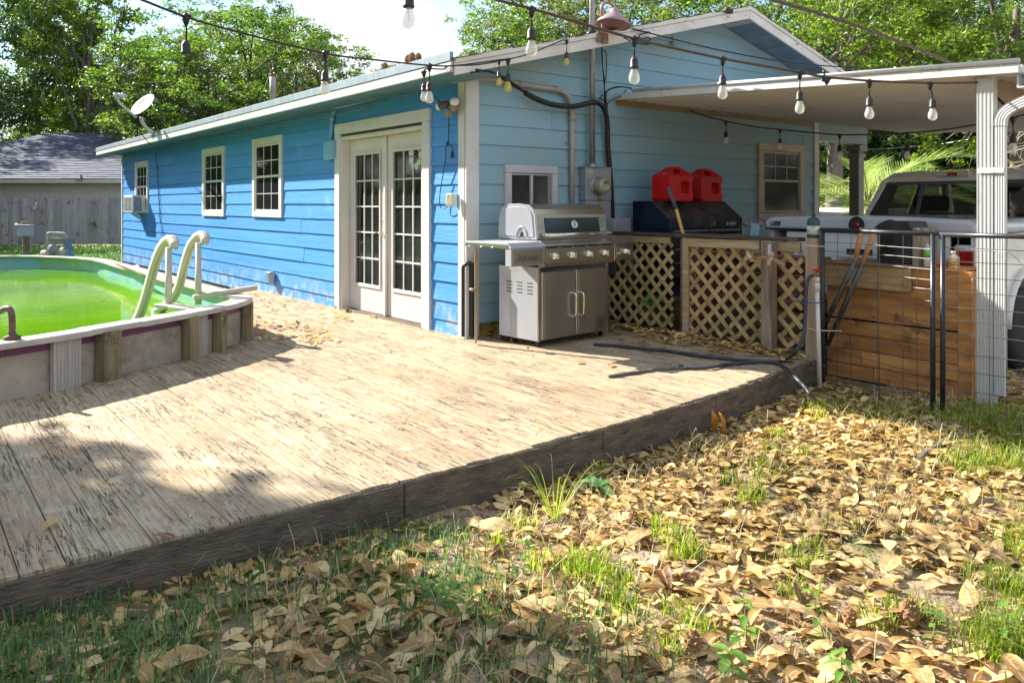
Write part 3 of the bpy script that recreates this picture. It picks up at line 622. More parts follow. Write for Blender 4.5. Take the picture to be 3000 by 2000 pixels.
pool_post(203, .20, .05, pribM, 'upright', rib=True); pool_post(313, .145, .10, poolwoodM, 'support_post', tilt=.01)
pool_post(556, .10, .09, poolwoodM, 'support_post', tilt=-.008); pool_post(589, .15, .045, pribM, 'upright', rib=True)
pool_post(642, .075, .09, poolwoodM, 'support_post'); pool_post(667, .11, .10, poolwoodM, 'support_post', tilt=.01)
pool_post(700, .09, .10, poolwoodM, 'support_post', tilt=-.01); pool_post(722, .09, .09, poolwoodM, 'support_post', tilt=.01)
for yy in (3.9, 5.4, 6.9): MB().box((-1.60, yy, -.1), (-1.56, yy+.16, .345)).build('upright', pribM, pool, bevel=.003)
# handle on the near rim, left edge of the view
hd = thing('rusty_rail', 'short bent rusty brown handrail on the near pool ledge', 'handrail', W(30, 985, 5.1))
MB().tube(smoothpath([W(-60, 940, 5.25), W(0, 912, 5.15), W(24, 903, 5.12), W(34, 920, 5.1), W(36, 955, 5.1), W(36, 985, 5.1)], 5), .020, 10).build('tube', M('rusty brown pipe', (.20,.12,.10), .6, col2=(.10,.06,.05), vs=12, bump=.2), hd, True)
MB().lathe([(.05,0),(.05,.02),(.03,.03),(.02,.045)], W(36, 995, 5.08), 12).build('flange', M('rusty brown flange', (.12,.07,.05), .7), hd, True)
# ladder: two moulded arched rails, two uprights, treads, a cross bar
lad = thing('pool_ladder', 'beige moulded pool ladder with two curved handrails at the pool edge', 'ladder', W(540, 868, 7.2))
for pts, D0, D1, colp in (([(398,945),(418,900),(436,840),(452,782),(470,733),(487,708),(502,702),(510,712),(511,722)], 7.35, 6.95, (494, 725, 893, 6.95)),
                          ([(455,915),(492,890),(522,846),(541,776),(556,728),(573,700),(590,689),(600,697),(602,708)], 7.9, 7.5, (581, 712, 892, 7.5))):
    P = [W(x, y, D0+(D1-D0)*i/8) for i, (x, y) in enumerate(pts)]; P = smoothpath(P, 4)
    vdir = (P[-1]-P[0]).normalized(); side = Vector((c_, -s_, 0))*.75+Vector((s_, c_, 0))*.66; side.normalize()
    m = MB(); prof = [(-.042,-.034),(-.042,.026),(-.028,.040),(-.010,.036),(-.006,.020),(.006,.020),(.010,.036),(.028,.040),(.042,.026),(.042,-.034),(.020,-.044),(-.020,-.044)]
    vs = []; np_ = len(prof)
    for i, p_ in enumerate(P):
        tg = (P[min(i+1, len(P)-1)]-P[max(i-1, 0)]).normalized(); nn = tg.cross(side).normalized(); 
        for a, b in prof: vs.append(p_+side*a*.86-nn*b*.95)
    fs = [(i*np_+k, i*np_+(k+1) % np_, (i+1)*np_+(k+1) % np_, (i+1)*np_+k) for i in range(len(P)-1) for k in range(np_)]+[tuple(range(np_))[::-1], tuple((len(P)-1)*np_+k for k in range(np_))]
    m.add(vs, fs); rr = m.build('handrail', ladM, lad, True)
    x, ya, yb, D = colp; MB().tube([W(x, ya, D), W(x, (ya+yb)/2, D), W(x, (ya+yb)/2+1, D), W(x, yb, D)], [.027,.027,.031,.031], 12).build('upright', ladM, lad, True)
MB().bar(W(566, 872, 7.42), W(752, 842, 7.75), .07, .045).build('cross_bar', ladM, lad, bevel=.008)
MB().bar(W(466, 893, 6.98), W(530, 898, 6.9), .13, .035).build('tread', ladM, lad, bevel=.008); MB().bar(W(508, 899, 6.85), W(580, 906, 6.8), .16, .03).build('tread', ladM, lad, bevel=.008)
# floating dispenser
fl = thing('pool_skimmer', 'white and blue floating skimmer with a green-tied handle at the far corner of the pool', 'skimmer', onZ(370, 795, .165))
c0 = onZ(366, 797, .165); MB().lathe([(.01,-.02),(.20,-.02),(.225,0),(.225,.055),(.20,.075),(.01,.08)], c0, 24).build('float', M('white plastic', (.7,.72,.74), .4), fl, True)
MB().lathe([(.231,.035),(.232,.070),(.205,.092),(.203,.078)], c0, 24).build('band', M('blue plastic', (.05,.22,.50), .4), fl, True)
MB().tube(smoothpath([c0+Vector((-.09,0,.08)), c0+Vector((-.05,0,.14)), c0+Vector((.05,0,.14)), c0+Vector((.09,0,.08))], 4), .012, 8).build('handle', M('grey plastic', (.25,.28,.3), .5), fl, True)
MB().tube([c0+Vector((-.06,-.03,.14)), c0+Vector((-.08,-.16,.09)), c0+Vector((-.06,-.235,0)), c0+Vector((-.05,-.235,-.04))], .010, 6).build('tie', M('green tape', (.03,.22,.12), .5), fl, True)
# far corner brick-brown hose on the ledge
brp = thing('ledge_pipe', 'thin rusty copper pipe lying along the pool ledge next to the house', 'pipe', (-1.6, 5, .39))
P = [onZ(335+i*34, 768+i*13.2+random.uniform(-.8, .8), .40) for i in range(6)]
MB().tube(P, .016, 8).build('tube', M('copper rust', (.38,.17,.09), .6, col2=(.25,.10,.05), vs=12), brp, True)
# hose cart
hc = thing('hose_reel_cart', 'grey plastic garden hose reel cart standing on the lawn beyond the pool', 'hose reel', W(170, 762, 15.0))
hcM = M('cart plastic', (.40,.40,.33), .5, col2=(.33,.33,.28)); hc2 = M('cart grey plastic', (.17,.24,.29), .5); D = 15.
MB().tube(smoothpath([W(143, 760, D), W(140, 700, D), W(141, 686, D), W(150, 684, D), W(182, 685, D), W(192, 689, D), W(197, 715, D), W(204, 760, D)], 4), .033, 8).bar(W(145, 699, D), W(188, 700, D), .06, .06).build('handle_frame', hcM, hc, True)
for px, py, r_ in ((154, 745, .19), (186, 744, .13)):
    c = W(px, py, D-.1+.3*(px > 160)); m = MB(); ax = Vector((c_, -s_, 0))
    m.lathe([(r_*.75,-.02),(r_,-.03),(r_,.03),(r_*.75,.02)], c, 20, ax).lathe([(.05,-.02),(.05,.02)], c, 10, ax)
    for k in range(6):
        g = math.pi*k/3; e = Vector((s_, c_, 0))*math.cos(g)+Vector((0,0,1))*math.sin(g); m.bar(c+e*.03, c+e*r_*.8, .02, .02, up=ax)
    m.build('wheel', hcM, hc)
MB().lathe([(.10,-.28),(.10,.28)], W(168, 748, D+.05), 14, (c_, -s_, 0)).build('drum', hcM, hc, True)
MB().tube(smoothpath([W(172, 735, D-.15), W(167, 742, D-.15), W(165, 752, D-.15), W(172, 758, D-.15)], 4), .012, 6).build('hose_end', yelM, hc, True)
MB().bar(W(195, 700, D), W(206, 742, D), .08, .10).lathe([(.02,-.05),(.11,-.03),(.11,.03),(.02,.05)], W(203, 748, D-.1), 16, (c_, -s_, .2)).bar(W(205, 742, D), W(221, 757, D), .03, .03).build('side_panel', hc2, hc)
# pump box on post
ub = thing('utility_box', 'grey electrical box on a short wooden post in front of the picket fence', 'utility box', W(75, 745, 17))
MB().bar(W(76, 745, 17.2), W(76, 690, 17.2), .13, .13).bar(W(74, 668, 17.3), W(74, 649, 17.3), .14, .1).build('post', poolwoodM, ub, bevel=.006)
MB().bar(W(75, 692, 17.), W(75, 660, 17.), .27, .16, up=(s_, c_, 0)).bar(W(75, 660.5, 16.98), W(75, 658.5, 16.98), .29, .19, up=(s_, c_, 0)).build('box', M('pale grey enamel', (.42,.44,.50), .5), ub, bevel=.006)
MB().lathe([(.04,-.05),(.045,.03)], W(53, 660, 17), 10, (c_, -s_, 0)).build('light_sensor', M('pale plastic', (.6,.6,.6), .5), ub, True)
# ================================================================== NEIGHBOUR: picket fence + house
pf = thing('picket_fence', 'grey weathered dog-eared wooden privacy fence across the back of the yard', 'fence', W(180, 716, 27))
random.seed(21); x = -760.
while x < 420:
    w = 13.4+random.uniform(-.5, .8); D = 27+random.uniform(-.015, .015); yb = 716+random.uniform(-1, 2); yt = 581+random.uniform(-1.5, 1.5)
    a, b = W(x, yb, D), W(x+w, yb, D); zt = W(x, yt, D).z; e = (b-a); nrm = Vector((s_, c_, 0))*.02; d = .03
    poly = [(0, a.z), (1, a.z), (1, zt-d), (.82, zt), (.18, zt), (0, zt-d)]
    MB().prism(poly, lambda u, z: (a+e*u).to_2d().to_3d()+Vector((0,0,z)), lambda u, z: (a+e*u+nrm).to_2d().to_3d()+Vector((0,0,z))).build('picket', fenceM, pf); x += w+1.05
for py in (604, 652, 697): MB().bar(W(-760, py, 27.1), W(425, py, 27.1), .04, .09).build('rail', fenceM, pf)
MB().bar(W(-40, 597, 26.95), W(440, 597, 26.95), .001, .001)
hk = thing('white_hook', 'small white hook-shaped bracket hanging on the picket fence above the utility box', 'hook', W(103, 600, 26.9))
MB().tube(smoothpath([W(106, 594, 26.9), W(105, 605, 26.9), W(103, 612, 26.9), W(99, 612, 26.9), W(98, 606, 26.9)], 4), .03, 6).build('bracket', whiteM, hk, True)
nb = thing('neighbour_house', 'neighbouring beige house with a dark blue hip roof behind the picket fence', 'house', W(180, 720, 34))
D = 33; eL, eR = W(-420, 536, D), W(430, 536, D); back = Vector((s_, c_, 0)); rt = Vector((c_, -s_, 0)); ez = W(0, 536, D).z
def NB(px, z, dep=0): p = W(px, 598, D)+back*dep; p.z = z; return p
MB().prism([(0, -.3), (1, -.3), (1, ez), (0, ez)], lambda u, z: NB(-380+u*760, z, .45), lambda u, z: NB(-380+u*760, z, 9)).build('wall', fieldM, nb)
z = ez-.02; 
while z > .6:
    m = MB(); a, b = NB(-380, z-.19, .43), NB(245, z-.19, .43); m.add([a, b, b+Vector((0,0,.185))+back*.02, a+Vector((0,0,.185))+back*.02], [(0,1,2,3)]); m.build('siding_board', fieldM, nb)
    m = MB(); a, b = NB(304, z-.19, .43), NB(380, z-.19, .43); m.add([a, b, b+Vector((0,0,.185))+back*.02, a+Vector((0,0,.185))+back*.02], [(0,1,2,3)]); m.build('siding_board', fieldM, nb); z -= .19
MB().bar(NB(-420, ez+.09, -.02), NB(420, ez+.09, -.02), .03, .17).build('fascia_board', whiteM, nb); MB().bar(NB(-420, ez-.01, .2), NB(420, ez-.01, .2), .45, .02).build('soffit', M('warm grey soffit', (.4,.38,.36), .6), nb)  # soffit in one even warm grey
# hip roof: front slope with shingle courses as separate strips
tz = 5.05; rdg0, rdg1 = NB(-260, tz, 9.5), NB(325, tz, 9.5); f0, f1 = NB(-425, ez+.17, -.05), NB(425, ez+.17, -.05)
MB().add([f0+Vector((0,0,-.02)), f1+Vector((0,0,-.02)), rdg1+Vector((0,0,-.03)), rdg0+Vector((0,0,-.03)), NB(425, ez+.17, 19), NB(-425, ez+.17, 19)], [(0,1,2,3), (1,4,2), (4,5,3,2), (5,0,3)]).build('roof', navyshM, nb)
nrow = 30
for i in range(nrow):
    u, v = i/nrow, (i+1.12)/nrow; A, B = f0.lerp(rdg0, u), f1.lerp(rdg1, u); C, E = f1.lerp(rdg1, min(v,1)), f0.lerp(rdg0, min(v,1)); k = 14
    m = MB()
    for j in range(k):
        h = .012+.012*((i*7+j*5) % 3)/2
        a_, b_ = A.lerp(B, j/k), A.lerp(B, (j+1)/k-.0006); c2_, d2_ = E.lerp(C, (j+1)/k-.0006), E.lerp(C, j/k)
        m.add([a_+Vector((0,0,h)), b_+Vector((0,0,h)), c2_, d2_, a_, b_], [(0,1,2,3), (4,5,1,0)])
    m.build('shingle_course', navyshM, nb)
nw = MB().bar(NB(246, .97, .40), NB(303, .97, .40), .03, .88).build('window', whiteM, nb)
for i in range(2): MB().bar(NB(249+i*26.5, .97, .376), NB(273+i*26.5, .97, .376), .01, .72).build('pane', windM, nw)
MB().bar(W(231, 527, 32.9), W(247, 527, 33.4), .25, .05).bar(W(239, 527, 33), W(238, 512, 33), .06, .06).build('roof_vent', galvM, nb)
# ================================================================== SATELLITE DISH, VENT PIPE, CONES
sd = thing('satellite_dish', 'grey satellite dish on a bent mast at the far end of the roof edge', 'satellite dish', W(447, 396, 14.4))
D = 14.4; dM = M('dish grey', (.27,.26,.255), .6, col2=(.24,.23,.225), bump=0, dirt=(.2,.17,.15), dm=(.68,.72), ds=14); dm2 = M('dish arm grey', (.50,.50,.50), .45, bump=0)
c = W(424, 312, D); ax = (Vector((c_, -s_, 0))*-.42-Vector((s_, c_, 0))*.62+Vector((0,0,.55))).normalized()
up_ = Vector((0,0,1)); sx = ax.cross(up_).normalized(); sy = sx.cross(ax).normalized()
vs = [c]; fs = []; rn = 5; kn = 28
for layer, off in ((0, 0), (1, -.012)):
    pass
m = MB(); ringpts = []
for lay in (0, 1):
    base = []
    for i in range(1, rn+1):
        for k in range(kn):
            g = 2*math.pi*k/kn; rr = i/rn; q = c+sx*(.285*rr*math.cos(g))+sy*(.25*rr*math.sin(g))+ax*(.055*rr*rr-.014*lay); base.append(q)
    vs = [c-ax*.014*lay]+base; ff = [(0, 1+k, 1+(k+1) % kn) for k in range(kn)]+[(1+i*kn+k, 1+(i+1)*kn+k, 1+(i+1)*kn+(k+1) % kn, 1+i*kn+(k+1) % kn) for i in range(rn-1) for k in range(kn)]
    if lay: ff = [f[::-1] for f in ff]
    m.add(vs, ff)
o0 = 1+(rn-1)*kn; nn = 1+rn*kn; m.f += [(o0+k, o0+(k+1) % kn, nn+o0+(k+1) % kn, nn+o0+k) for k in range(kn)]
dish = m.build('reflector', dM, sd, True)
MB().tube(smoothpath([W(414, 343, D), W(418, 360, D), W(432, 378, D), W(455, 396, D)], 4), .032, 10).bar(W(442, 398, D), W(468, 394, D), .12, .03).build('mast', dm2, sd, True)
MB().tube([W(400, 345, D), W(372, 322, D-.1), W(350, 302, D-.2), W(344, 290, D-.25)], [.022,.024,.026,.03], 8).build('feed_arm', dm2, sd, True)
MB().bar(W(343, 292, D-.25), W(338, 272, D-.25), .07, .06).lathe([(.03,-.03),(.045,.04),(.045,.07)], W(352, 280, D-.25), 12, -ax+Vector((.5,0,0))).lathe([(.03,-.03),(.04,.03),(.04,.06)], W(360, 279, D-.2), 12, -ax+Vector((.5,0,0))).build('receiver', dm2, sd, True)
MB().tube(smoothpath([W(405, 375, D), W(395, 392, D), W(380, 392, D), W(373, 380, D), W(384, 370, D), W(400, 376, D), W(404, 390, D), W(392, 398, D), W(376, 388, D), W(380, 372, D), W(398, 372, D), W(418, 398, D), W(430, 412, D), W(442, 425, 14.5)], 3), .008, 5).build('coax_loop', cableM, sd, True)
cu = bpy.data.curves.new('t', 'FONT')
def text(s, size, name, mat, parent, org, xd, yd, ext=.001, shear=0, bold=0):
    cu = bpy.data.curves.new('t', 'FONT'); cu.body = s; cu.size = size; cu.extrude = ext; cu.shear = shear; cu.offset = bold; cu.resolution_u = 3
    to = bpy.data.objects.new('t', cu); S.collection.objects.link(to); dg = bpy.context.evaluated_depsgraph_get(); me = bpy.data.meshes.new_from_object(to.evaluated_get(dg))
    bpy.data.objects.remove(to); xd = Vector(xd).normalized(); yd = Vector(yd).normalized(); zd = xd.cross(yd); off = WL.get(parent, Vector((0,0,0)))
    M4 = Matrix((xd, yd, zd)).transposed().to_4x4(); me.transform(Matrix.Translation(Vector(org)-off)@M4); me.name = name
    return link(name, me, mat, parent)
text('dish', .11, 'lettering', M('pale lettering', (.75,.75,.74), .5), sd, c+sx*-.02+sy*.06+ax*.014, -sx, sy, .001, .2)
vp = thing('vent_pipe', 'weathered white pipe with a rusty red end standing on the roof behind the eave', 'vent pipe', W(799, 292, 12.5))
MB().tube([W(799, 296, 12.6), W(799, 225, 12.6)], .046, 12).build('pipe', M('flaking white pipe', (.5,.47,.47), .6, col2=(.3,.22,.22), vs=10), vp, True); MB().tube([W(799, 225, 12.6), W(799, 217, 12.6)], .048, 12).build('cap', M('rust red', (.30,.09,.05), .7), vp, True)
def cone(c, r, lab=None, grp='seed cones lying on the roof edge'):
    o = thing('seed_cone', lab, 'seed cone', c, group=grp); rs_ = random.Random(int(abs(c[0])*1000)); m = MB()
    for i in range(7):
        for k in range(9):
            th = math.pi*(i+.5)/7; g = 2*math.pi*(k+.5*(i % 2))/9; e = Vector((math.sin(th)*math.cos(g)*.8, math.sin(th)*math.sin(g)*.8, math.cos(th)*1.1)); b = Vector(c)+e*r*.72; a = e.cross(Vector((.3,.2,1))).normalized()*r*.22; d = e.cross(a).normalized()*r*.16; tip = Vector(c)+e*r*rs_.uniform(.95, 1.15)
            m.add([b-a-d, b+a-d, b+a+d, b-a+d, tip], [(0,1,2,3), (0,4,1), (1,4,2), (2,4,3), (3,4,0)])
    m.build('scales', coneM, o); MB().lathe([(.01,-r*.95),(r*.6,-r*.5),(r*.72,0),(r*.6,r*.5),(.01,r*.9)], c, 10).build('core', coneM, o, True); return o
for px, py, D, r, lab in ((880, 264, 10.3, .035, 'single small seed cone on the roof edge above the middle windows'), (1128, 199, 8.2, .05, 'brown seed cone alone on the roof edge above the french door'), (1196, 178, 7.85, .05, 'left cone of the clump of three near the roof corner'), (1208, 172, 7.75, .055, 'middle and tallest cone of the clump near the roof corner'), (1226, 170, 7.6, .045, 'right cone of the clump of three near the roof corner')):
    cone(W(px, py, D), r, lab)
# ================================================================== THINGS ON THE POOL-SIDE WALL
# air conditioner in the far window
ac = thing('window_air_conditioner', 'small white window air conditioner in the farthest window', 'air conditioner', (-.05, 12.3, 1.05))
a = onX(437, 600, -.02); y1, y0 = 12.38, 11.62; zt, zb = onX(400, 570, -.3).z, 1.06
MB().box((-.30, y0, zb), (-.034, y1, zb+.36)).build('casing', M('off white casing', (.68,.68,.68), .4), ac, bevel=.012)
m = MB()
for i in range(2):
    for k in range(13): m.box((-.3035, y0+.05+i*.34, zb+.04+k*.022), (-.3005, y0+.36+i*.34, zb+.051+k*.022))
tag(m.build('front_grille', blackM, ac), kind='stuff')
m = MB()
for k in range(14): m.box((-.27, y1+.0005, zb+.03+k*.022), (-.12, y1+.003, zb+.041+k*.022))
for k in range(14): m.box((-.27, y0-.003, zb+.03+k*.022), (-.12, y0-.0005, zb+.041+k*.022))
tag(m.build('side_grille', blackM, ac), kind='stuff')
MB().bar((-.22, 12.0, zb-.01), (-.034, 12.0, zb-.14), .05, .05).build('bracket', whiteM, ac)
# blue painted conduit with disconnect box; junction fitting; strap clips
cd = thing('blue_conduit', 'conduit painted blue running under the eave down to a wall box', 'conduit', (-.05, 2.9, 2.2))
X0 = -.045
pts = [onX(968, 425, X0), onX(972, 380, X0), onX(974, 345, X0), onX(982, 322, X0), onX(1000, 312, X0), onX(1060, 298, X0), onX(1150, 275, X0), onX(1240, 252, X0), onX(1326, 231, X0)]
MB().tube(smoothpath(pts[:5], 5)+pts[5:], .024, 12).build('pipe', pvcbM, cd, True)
b0 = onX(958, 414, X0); b1 = onX(984, 466, X0)
MB().box((-.10, b1.y, b1.z), (-.024, b0.y, b0.z)).build('box', pvcbM, cd, bevel=.012)
MB().lathe([(.031,-.03),(.031,.03)], pts[2], 12).build('coupling', pvcbM, cd, True)
for px, py in ((1070, 296), (1219, 258)):
    q = onX(px, py, X0); m = MB(); ring_ = [q+Vector((.028*math.cos(g), 0, .028*math.sin(g))) for g in [math.pi*k/6 for k in range(13)]]
    m.tube(ring_, .005, 5).bar(q+Vector((.02,0,-.03)), q+Vector((.02,0,-.09)), .004, .025).build('strap', pvcbM, cd)
gc = thing('grey_conduit', 'grey plastic conduit from the eave corner box along the gable wall and down', 'conduit', (.4, -.05, 2.3))
Y0 = -.055
A = onX(1326, 228, -.06); Bq = onY(1392, 228, Y0)
MB().bar(onX(1326, 232, -.065), Vector((-.05, Y0+.02, onX(1326, 232, -.065).z+.01)), .075, .085).build('junction_body', pvcM, gc, bevel=.014, seg=2)
z_ = onX(1326, 232, -.065).z+.01
gp = [Vector((-.06, Y0, z_)), Vector((.02, Y0, z_)), Vector((.2, Y0, z_-.005)), onY(1530, 248, Y0), onY(1625, 262, Y0), onY(1652, 270, Y0), onY(1668, 290, Y0), onY(1675, 318, Y0), onY(1676, 400, Y0), onY(1676, 610, Y0)]
MB().tube(gp[:4]+smoothpath(gp[4:8], 5)+gp[8:], .027, 12).build('pipe', pvcM, gc, True)
for q, axx in ((onY(1525, 247, Y0), (1,0,-.1)), (onY(1632, 263, Y0), (1,0,-.1)), (onY(1676, 345, Y0), (0,0,1))): MB().lathe([(.033,-.035),(.033,.035)], q, 12, axx).build('coupling', pvcM, gc, True)
q = onY(1676, 421, Y0); MB().lathe([(.031,-.012),(.031,.012)], q, 12).bar(q+Vector((-.03,.03,0)), q+Vector((-.075,.03,0)), .03, .004, up=(0,1,0)).build('strap', galvM, gc)
# service mast + meter
mast = thing('service_mast', 'galvanised steel mast rising from the meter box through the rake', 'mast', (1.5, -.10, 1.6))
q = onY(1735, 492, -.10); MB().tube([(q.x, -.10, q.z), (q.x, -.10, 5.2)], .030, 14).build('pipe', galvM, mast, True)
MB().lathe([(.045,-.0),(.05,.02),(.036,.05)], (q.x, -.10, q.z), 14).build('hub', galvM, mast, True); zz = zu(q.x)
MB().lathe([(.075,.0),(.06,.02),(.034,.07)], (q.x, -.10, zz+T+.01), 14).build('flashing', blackM, mast, True)
mt = thing('electric_meter', 'grey electric meter box with a round glass meter on the gable wall', 'meter', (1.57, -.13, 1.3))
mz = onY(1750, 588, -.13).z
MB().box((1.386, -.13, mz+.003), (1.755, -.024, 1.617)).build('upper_box', meterM, mt, bevel=.006); MB().box((1.388, -.127, .93), (1.753, -.024, mz)).build('lower_box', meterM, mt, bevel=.006)
MB().box((1.378, -.136, 1.618), (1.763, -.024, 1.626)).build('lip', meterM, mt)
mc = onY(1750, 545, -.13); MB().lathe([(.098,0),(.098,.012),(.085,.016)], mc, 28, (0,-1,0)).build('collar', galvM, mt, True)
me_ = MB().lathe([(.080,.017),(.080,.10),(.074,.118),(.05,.126),(.005,.128)], mc, 28, (0,-1,0)).build('meter_glass', M('meter glass', (.34,.33,.24), .08, col2=(.28,.27,.2), bump=0, coat=1, vs=3), mt, True)
MB().box((mc.x-.03, mc.y-.1305, mc.z+.022), (mc.x+.03, mc.y-.1285, mc.z+.045)).build('display', M('meter display', (.16,.15,.08), .3), me_)
MB().box((mc.x-.045, mc.y-.1305, mc.z-.04), (mc.x+.045, mc.y-.1285, mc.z+.01)).build('nameplate', M('meter plate', (.45,.43,.32), .4), me_)
q = onY(1731, 503, -.131); MB().box((q.x-.035, -.1325, q.z-.02), (q.x+.035, -.1305, q.z+.02)).build('sticker', M('sticker', (.5,.48,.42), .5, col2=(.35,.33,.3), vs=60), mt)
q = onY(1755, 580, -.131); MB().lathe([(.022,0),(.018,.02),(.008,.03)], q, 10, (0,-1,0)).bar(q, q+Vector((-.01,0,-.1)), .01, .012).build('latch', brassM, mt)
# thick black sleeve + thin cables
sl = thing('black_cable_sleeve', 'thick black corrugated cable sleeve sagging across the gable wall to behind the meter', 'cable sleeve', (1, -.09, 2.2))
Yb = -.115
P = smoothpath([onY(1538, 272, -.10), onY(1575, 292, -.11), onY(1625, 308, -.12), onY(1680, 312, -.12), onY(1720, 304, -.15), onY(1750, 301, -.16), onY(1770, 320, -.14), onY(1779, 360, -.10), onY(1781, 430, -.08), onY(1787, 500, -.07), onY(1793, 600, -.06), onY(1794, 690, -.06)], 7)
MB().tube(P, [.026+.0025*(i % 2) for i in range(len(P))], 10).build('sleeve', cableM, sl, False)
MB().tube(smoothpath([onX(1395, 205, -.3), onY(1440, 212, -.3), onY(1480, 236, -.15), onY(1540, 273, -.10)], 5), .011, 6).tube(smoothpath([onX(1380, 213, -.3), onY(1420, 208, -.3), onY(1475, 226, -.2), onY(1540, 270, -.10)], 5), .008, 6).build('feed_cable', cableM, sl, True)
tcb = thing('thin_wall_cables', 'bundle of thin black cables hanging down the gable wall beside the mast', 'cables', (1.7, -.06, 2.2))
for k, ps in enumerate([[(1764,122),(1766,200),(1770,260),(1775,330),(1782,400),(1790,500),(1796,600),(1797,680)], [(1763,125),(1765,180),(1772,240),(1770,290),(1777,345),(1785,420),(1794,520),(1795,660)], [(1768,147),(1776,160),(1776,220),(1771,250),(1774,300),(1778,350),(1788,450),(1791,560),(1799,670)], [(1852,262),(1830,256),(1800,258),(1778,270),(1776,300)], [(1850,258),(1810,254),(1782,264),(1772,280),(1780,312)], [(1835,262),(1820,280),(1790,295),(1778,312),(1782,345)], [(1756,292),(1762,280),(1772,284),(1770,296),(1758,290)]]):
    MB().tube(smoothpath([onY(x+random.uniform(-1,1), y, -.06-.012*k) for x, y in ps], 4), .006, 5).build('cable', cableM, tcb, True)
# wires bundled under the pool-side eave
ew = thing('eave_wires', 'tangled thin wires stapled under the pool-side eave', 'wires', (-.1, 5, 2.33))
random.seed(4)
for k in range(6):
    P = []; y = .3+k*.25
    while y < 12.8-k*1.2: P.append(Vector((-.16-.03*k, y, 2.36-.02*k-.035*random.random()))); y += random.uniform(.35, .8)
    MB().tube(smoothpath(P, 3), .005, 5).build('wire', M('blue-grey wire', (.06,.12,.16), .5, bump=0) if k == 0 else bpy.data.materials['blue-grey wire'], ew, True)
dw = thing('drop_wire', 'loose thin blue wire hanging down the siding between the two farthest windows', 'wire', (-.04, 11, 1.5))
for ps in ([(455,448),(458,480),(463,520),(465,560),(468,600),(470,640),(473,670),(475,700)], [(462,480),(462,540),(466,600),(469,650),(477,672),(472,690)]): MB().tube(smoothpath([onX(x, y, -.035) for x, y in ps], 3), .005, 5).build('wire', bpy.data.materials['blue-grey wire'], dw, True)
# twin floodlight, plug, hanging cord, outlet
flt = thing('twin_floodlight', 'bronze twin floodlight with two white bulbs beside the house corner', 'floodlight', onX(1330, 315, -.05)); bz = M('bronze', (.09,.07,.055), .5, bump=.05); gy = M('worn grey bronze', (.22,.20,.18), .5, bump=.05)
c = onX(1334, 312, -.03); MB().lathe([(.06,0),(.055,.03),(.03,.045)], c, 18, (-1,0,0)).bar(c+Vector((-.03,.0,0)), onX(1316, 302, -.10), .03, .03).build('base', gy, flt, True)
for hx, hy, bx, by, r1, X1 in ((1300, 308, 1282, 314, .04, -.14), (1322, 318, 1332, 294, .048, -.10)):
    a, b = onX(hx+8, hy-3 if hx < 1310 else hy, X1), onX(bx, by, X1-.04); ax = (b-a).normalized(); l_ = (b-a).length
    hd_ = MB().lathe([(.02,-.03),(r1*.8,0),(r1,l_*.72),(r1*.93,l_*.73)], a, 18, ax).build('lamp_head', bz if hx < 1310 else gy, flt, True)
    MB().lathe([(r1*.90,l_*.7),(r1*.9,l_*.85),(r1*.7,l_*1.05),(r1*.3,l_*1.15),(.003,l_*1.17)], a, 18, ax).build('bulb', fwhiteM, hd_, True)
MB().bar(onX(1316, 320, -.12), onX(1312, 343, -.12), .06, .04).build('motion_sensor', M('tan plastic', (.28,.22,.16), .5), flt, bevel=.004)
cb = thing('hanging_cord', 'thin black cord hanging from the floodlight to the white outlet cover', 'cord', onX(1315, 420, -.05))
MB().tube(smoothpath([onX(x, y, -.06) for x, y in ((1264,275),(1290,300),(1316,322),(1315,345),(1314,420),(1307,430),(1306,460),(1300,500),(1293,540),(1288,580),(1290,605),(1300,612),(1312,604))], 5), .005, 6).tube(smoothpath([onX(x, y, -.055) for x, y in ((1311,420),(1320,425),(1324,435),(1325,446))], 4), .004, 6).build('cable', cableM, cb, True)
MB().lathe([(.008,.0),(.016,.02),(.018,.06),(.015,.065)], onX(1325, 443, -.055), 10, (0,0,-1)).build('socket', sockM, cb, True); MB().lathe([(.006,-.02),(.013,0),(.006,.02)], onX(1311, 421, -.06), 8).build('splitter', cableM, cb, True)
oc = thing('outlet_cover', 'yellowed white weatherproof outlet cover tipped open beside the corner board', 'outlet cover', onX(1322, 588, -.08))
MB().box((-.048, onX(1343, 590, -.03).y, onX(1343, 608, -.03).z), (-.023, onX(1333, 590, -.03).y, onX(1333, 568, -.03).z)).build('back_box', pvcbM, oc, bevel=.004)
MB().bar(onX(1320, 604, -.10), onX(1322, 567, -.09), .085, .055, up=(1,.35,0)).build('cover', M('yellowed plastic', (.66,.62,.42), .5), oc, bevel=.012, seg=2)
dv = thing('dryer_vent', 'grey louvred dryer vent low on the pool-side wall', 'vent', onX(797, 812, -.05))
q = onX(797, 810, -.05); MB().box((-.11, q.y-.05, q.z-.09), (-.022, q.y+.06, q.z+.07)).build('hood', M('vent grey', (.42,.45,.48), .5), dv, bevel=.015)
m = MB()
for k in range(5): m.bar((-.113, q.y-.045, q.z-.075+k*.03), (-.113, q.y+.055, q.z-.075+k*.03), .004, .008)
tag(m.build('louvres', blackM, dv), kind='stuff')
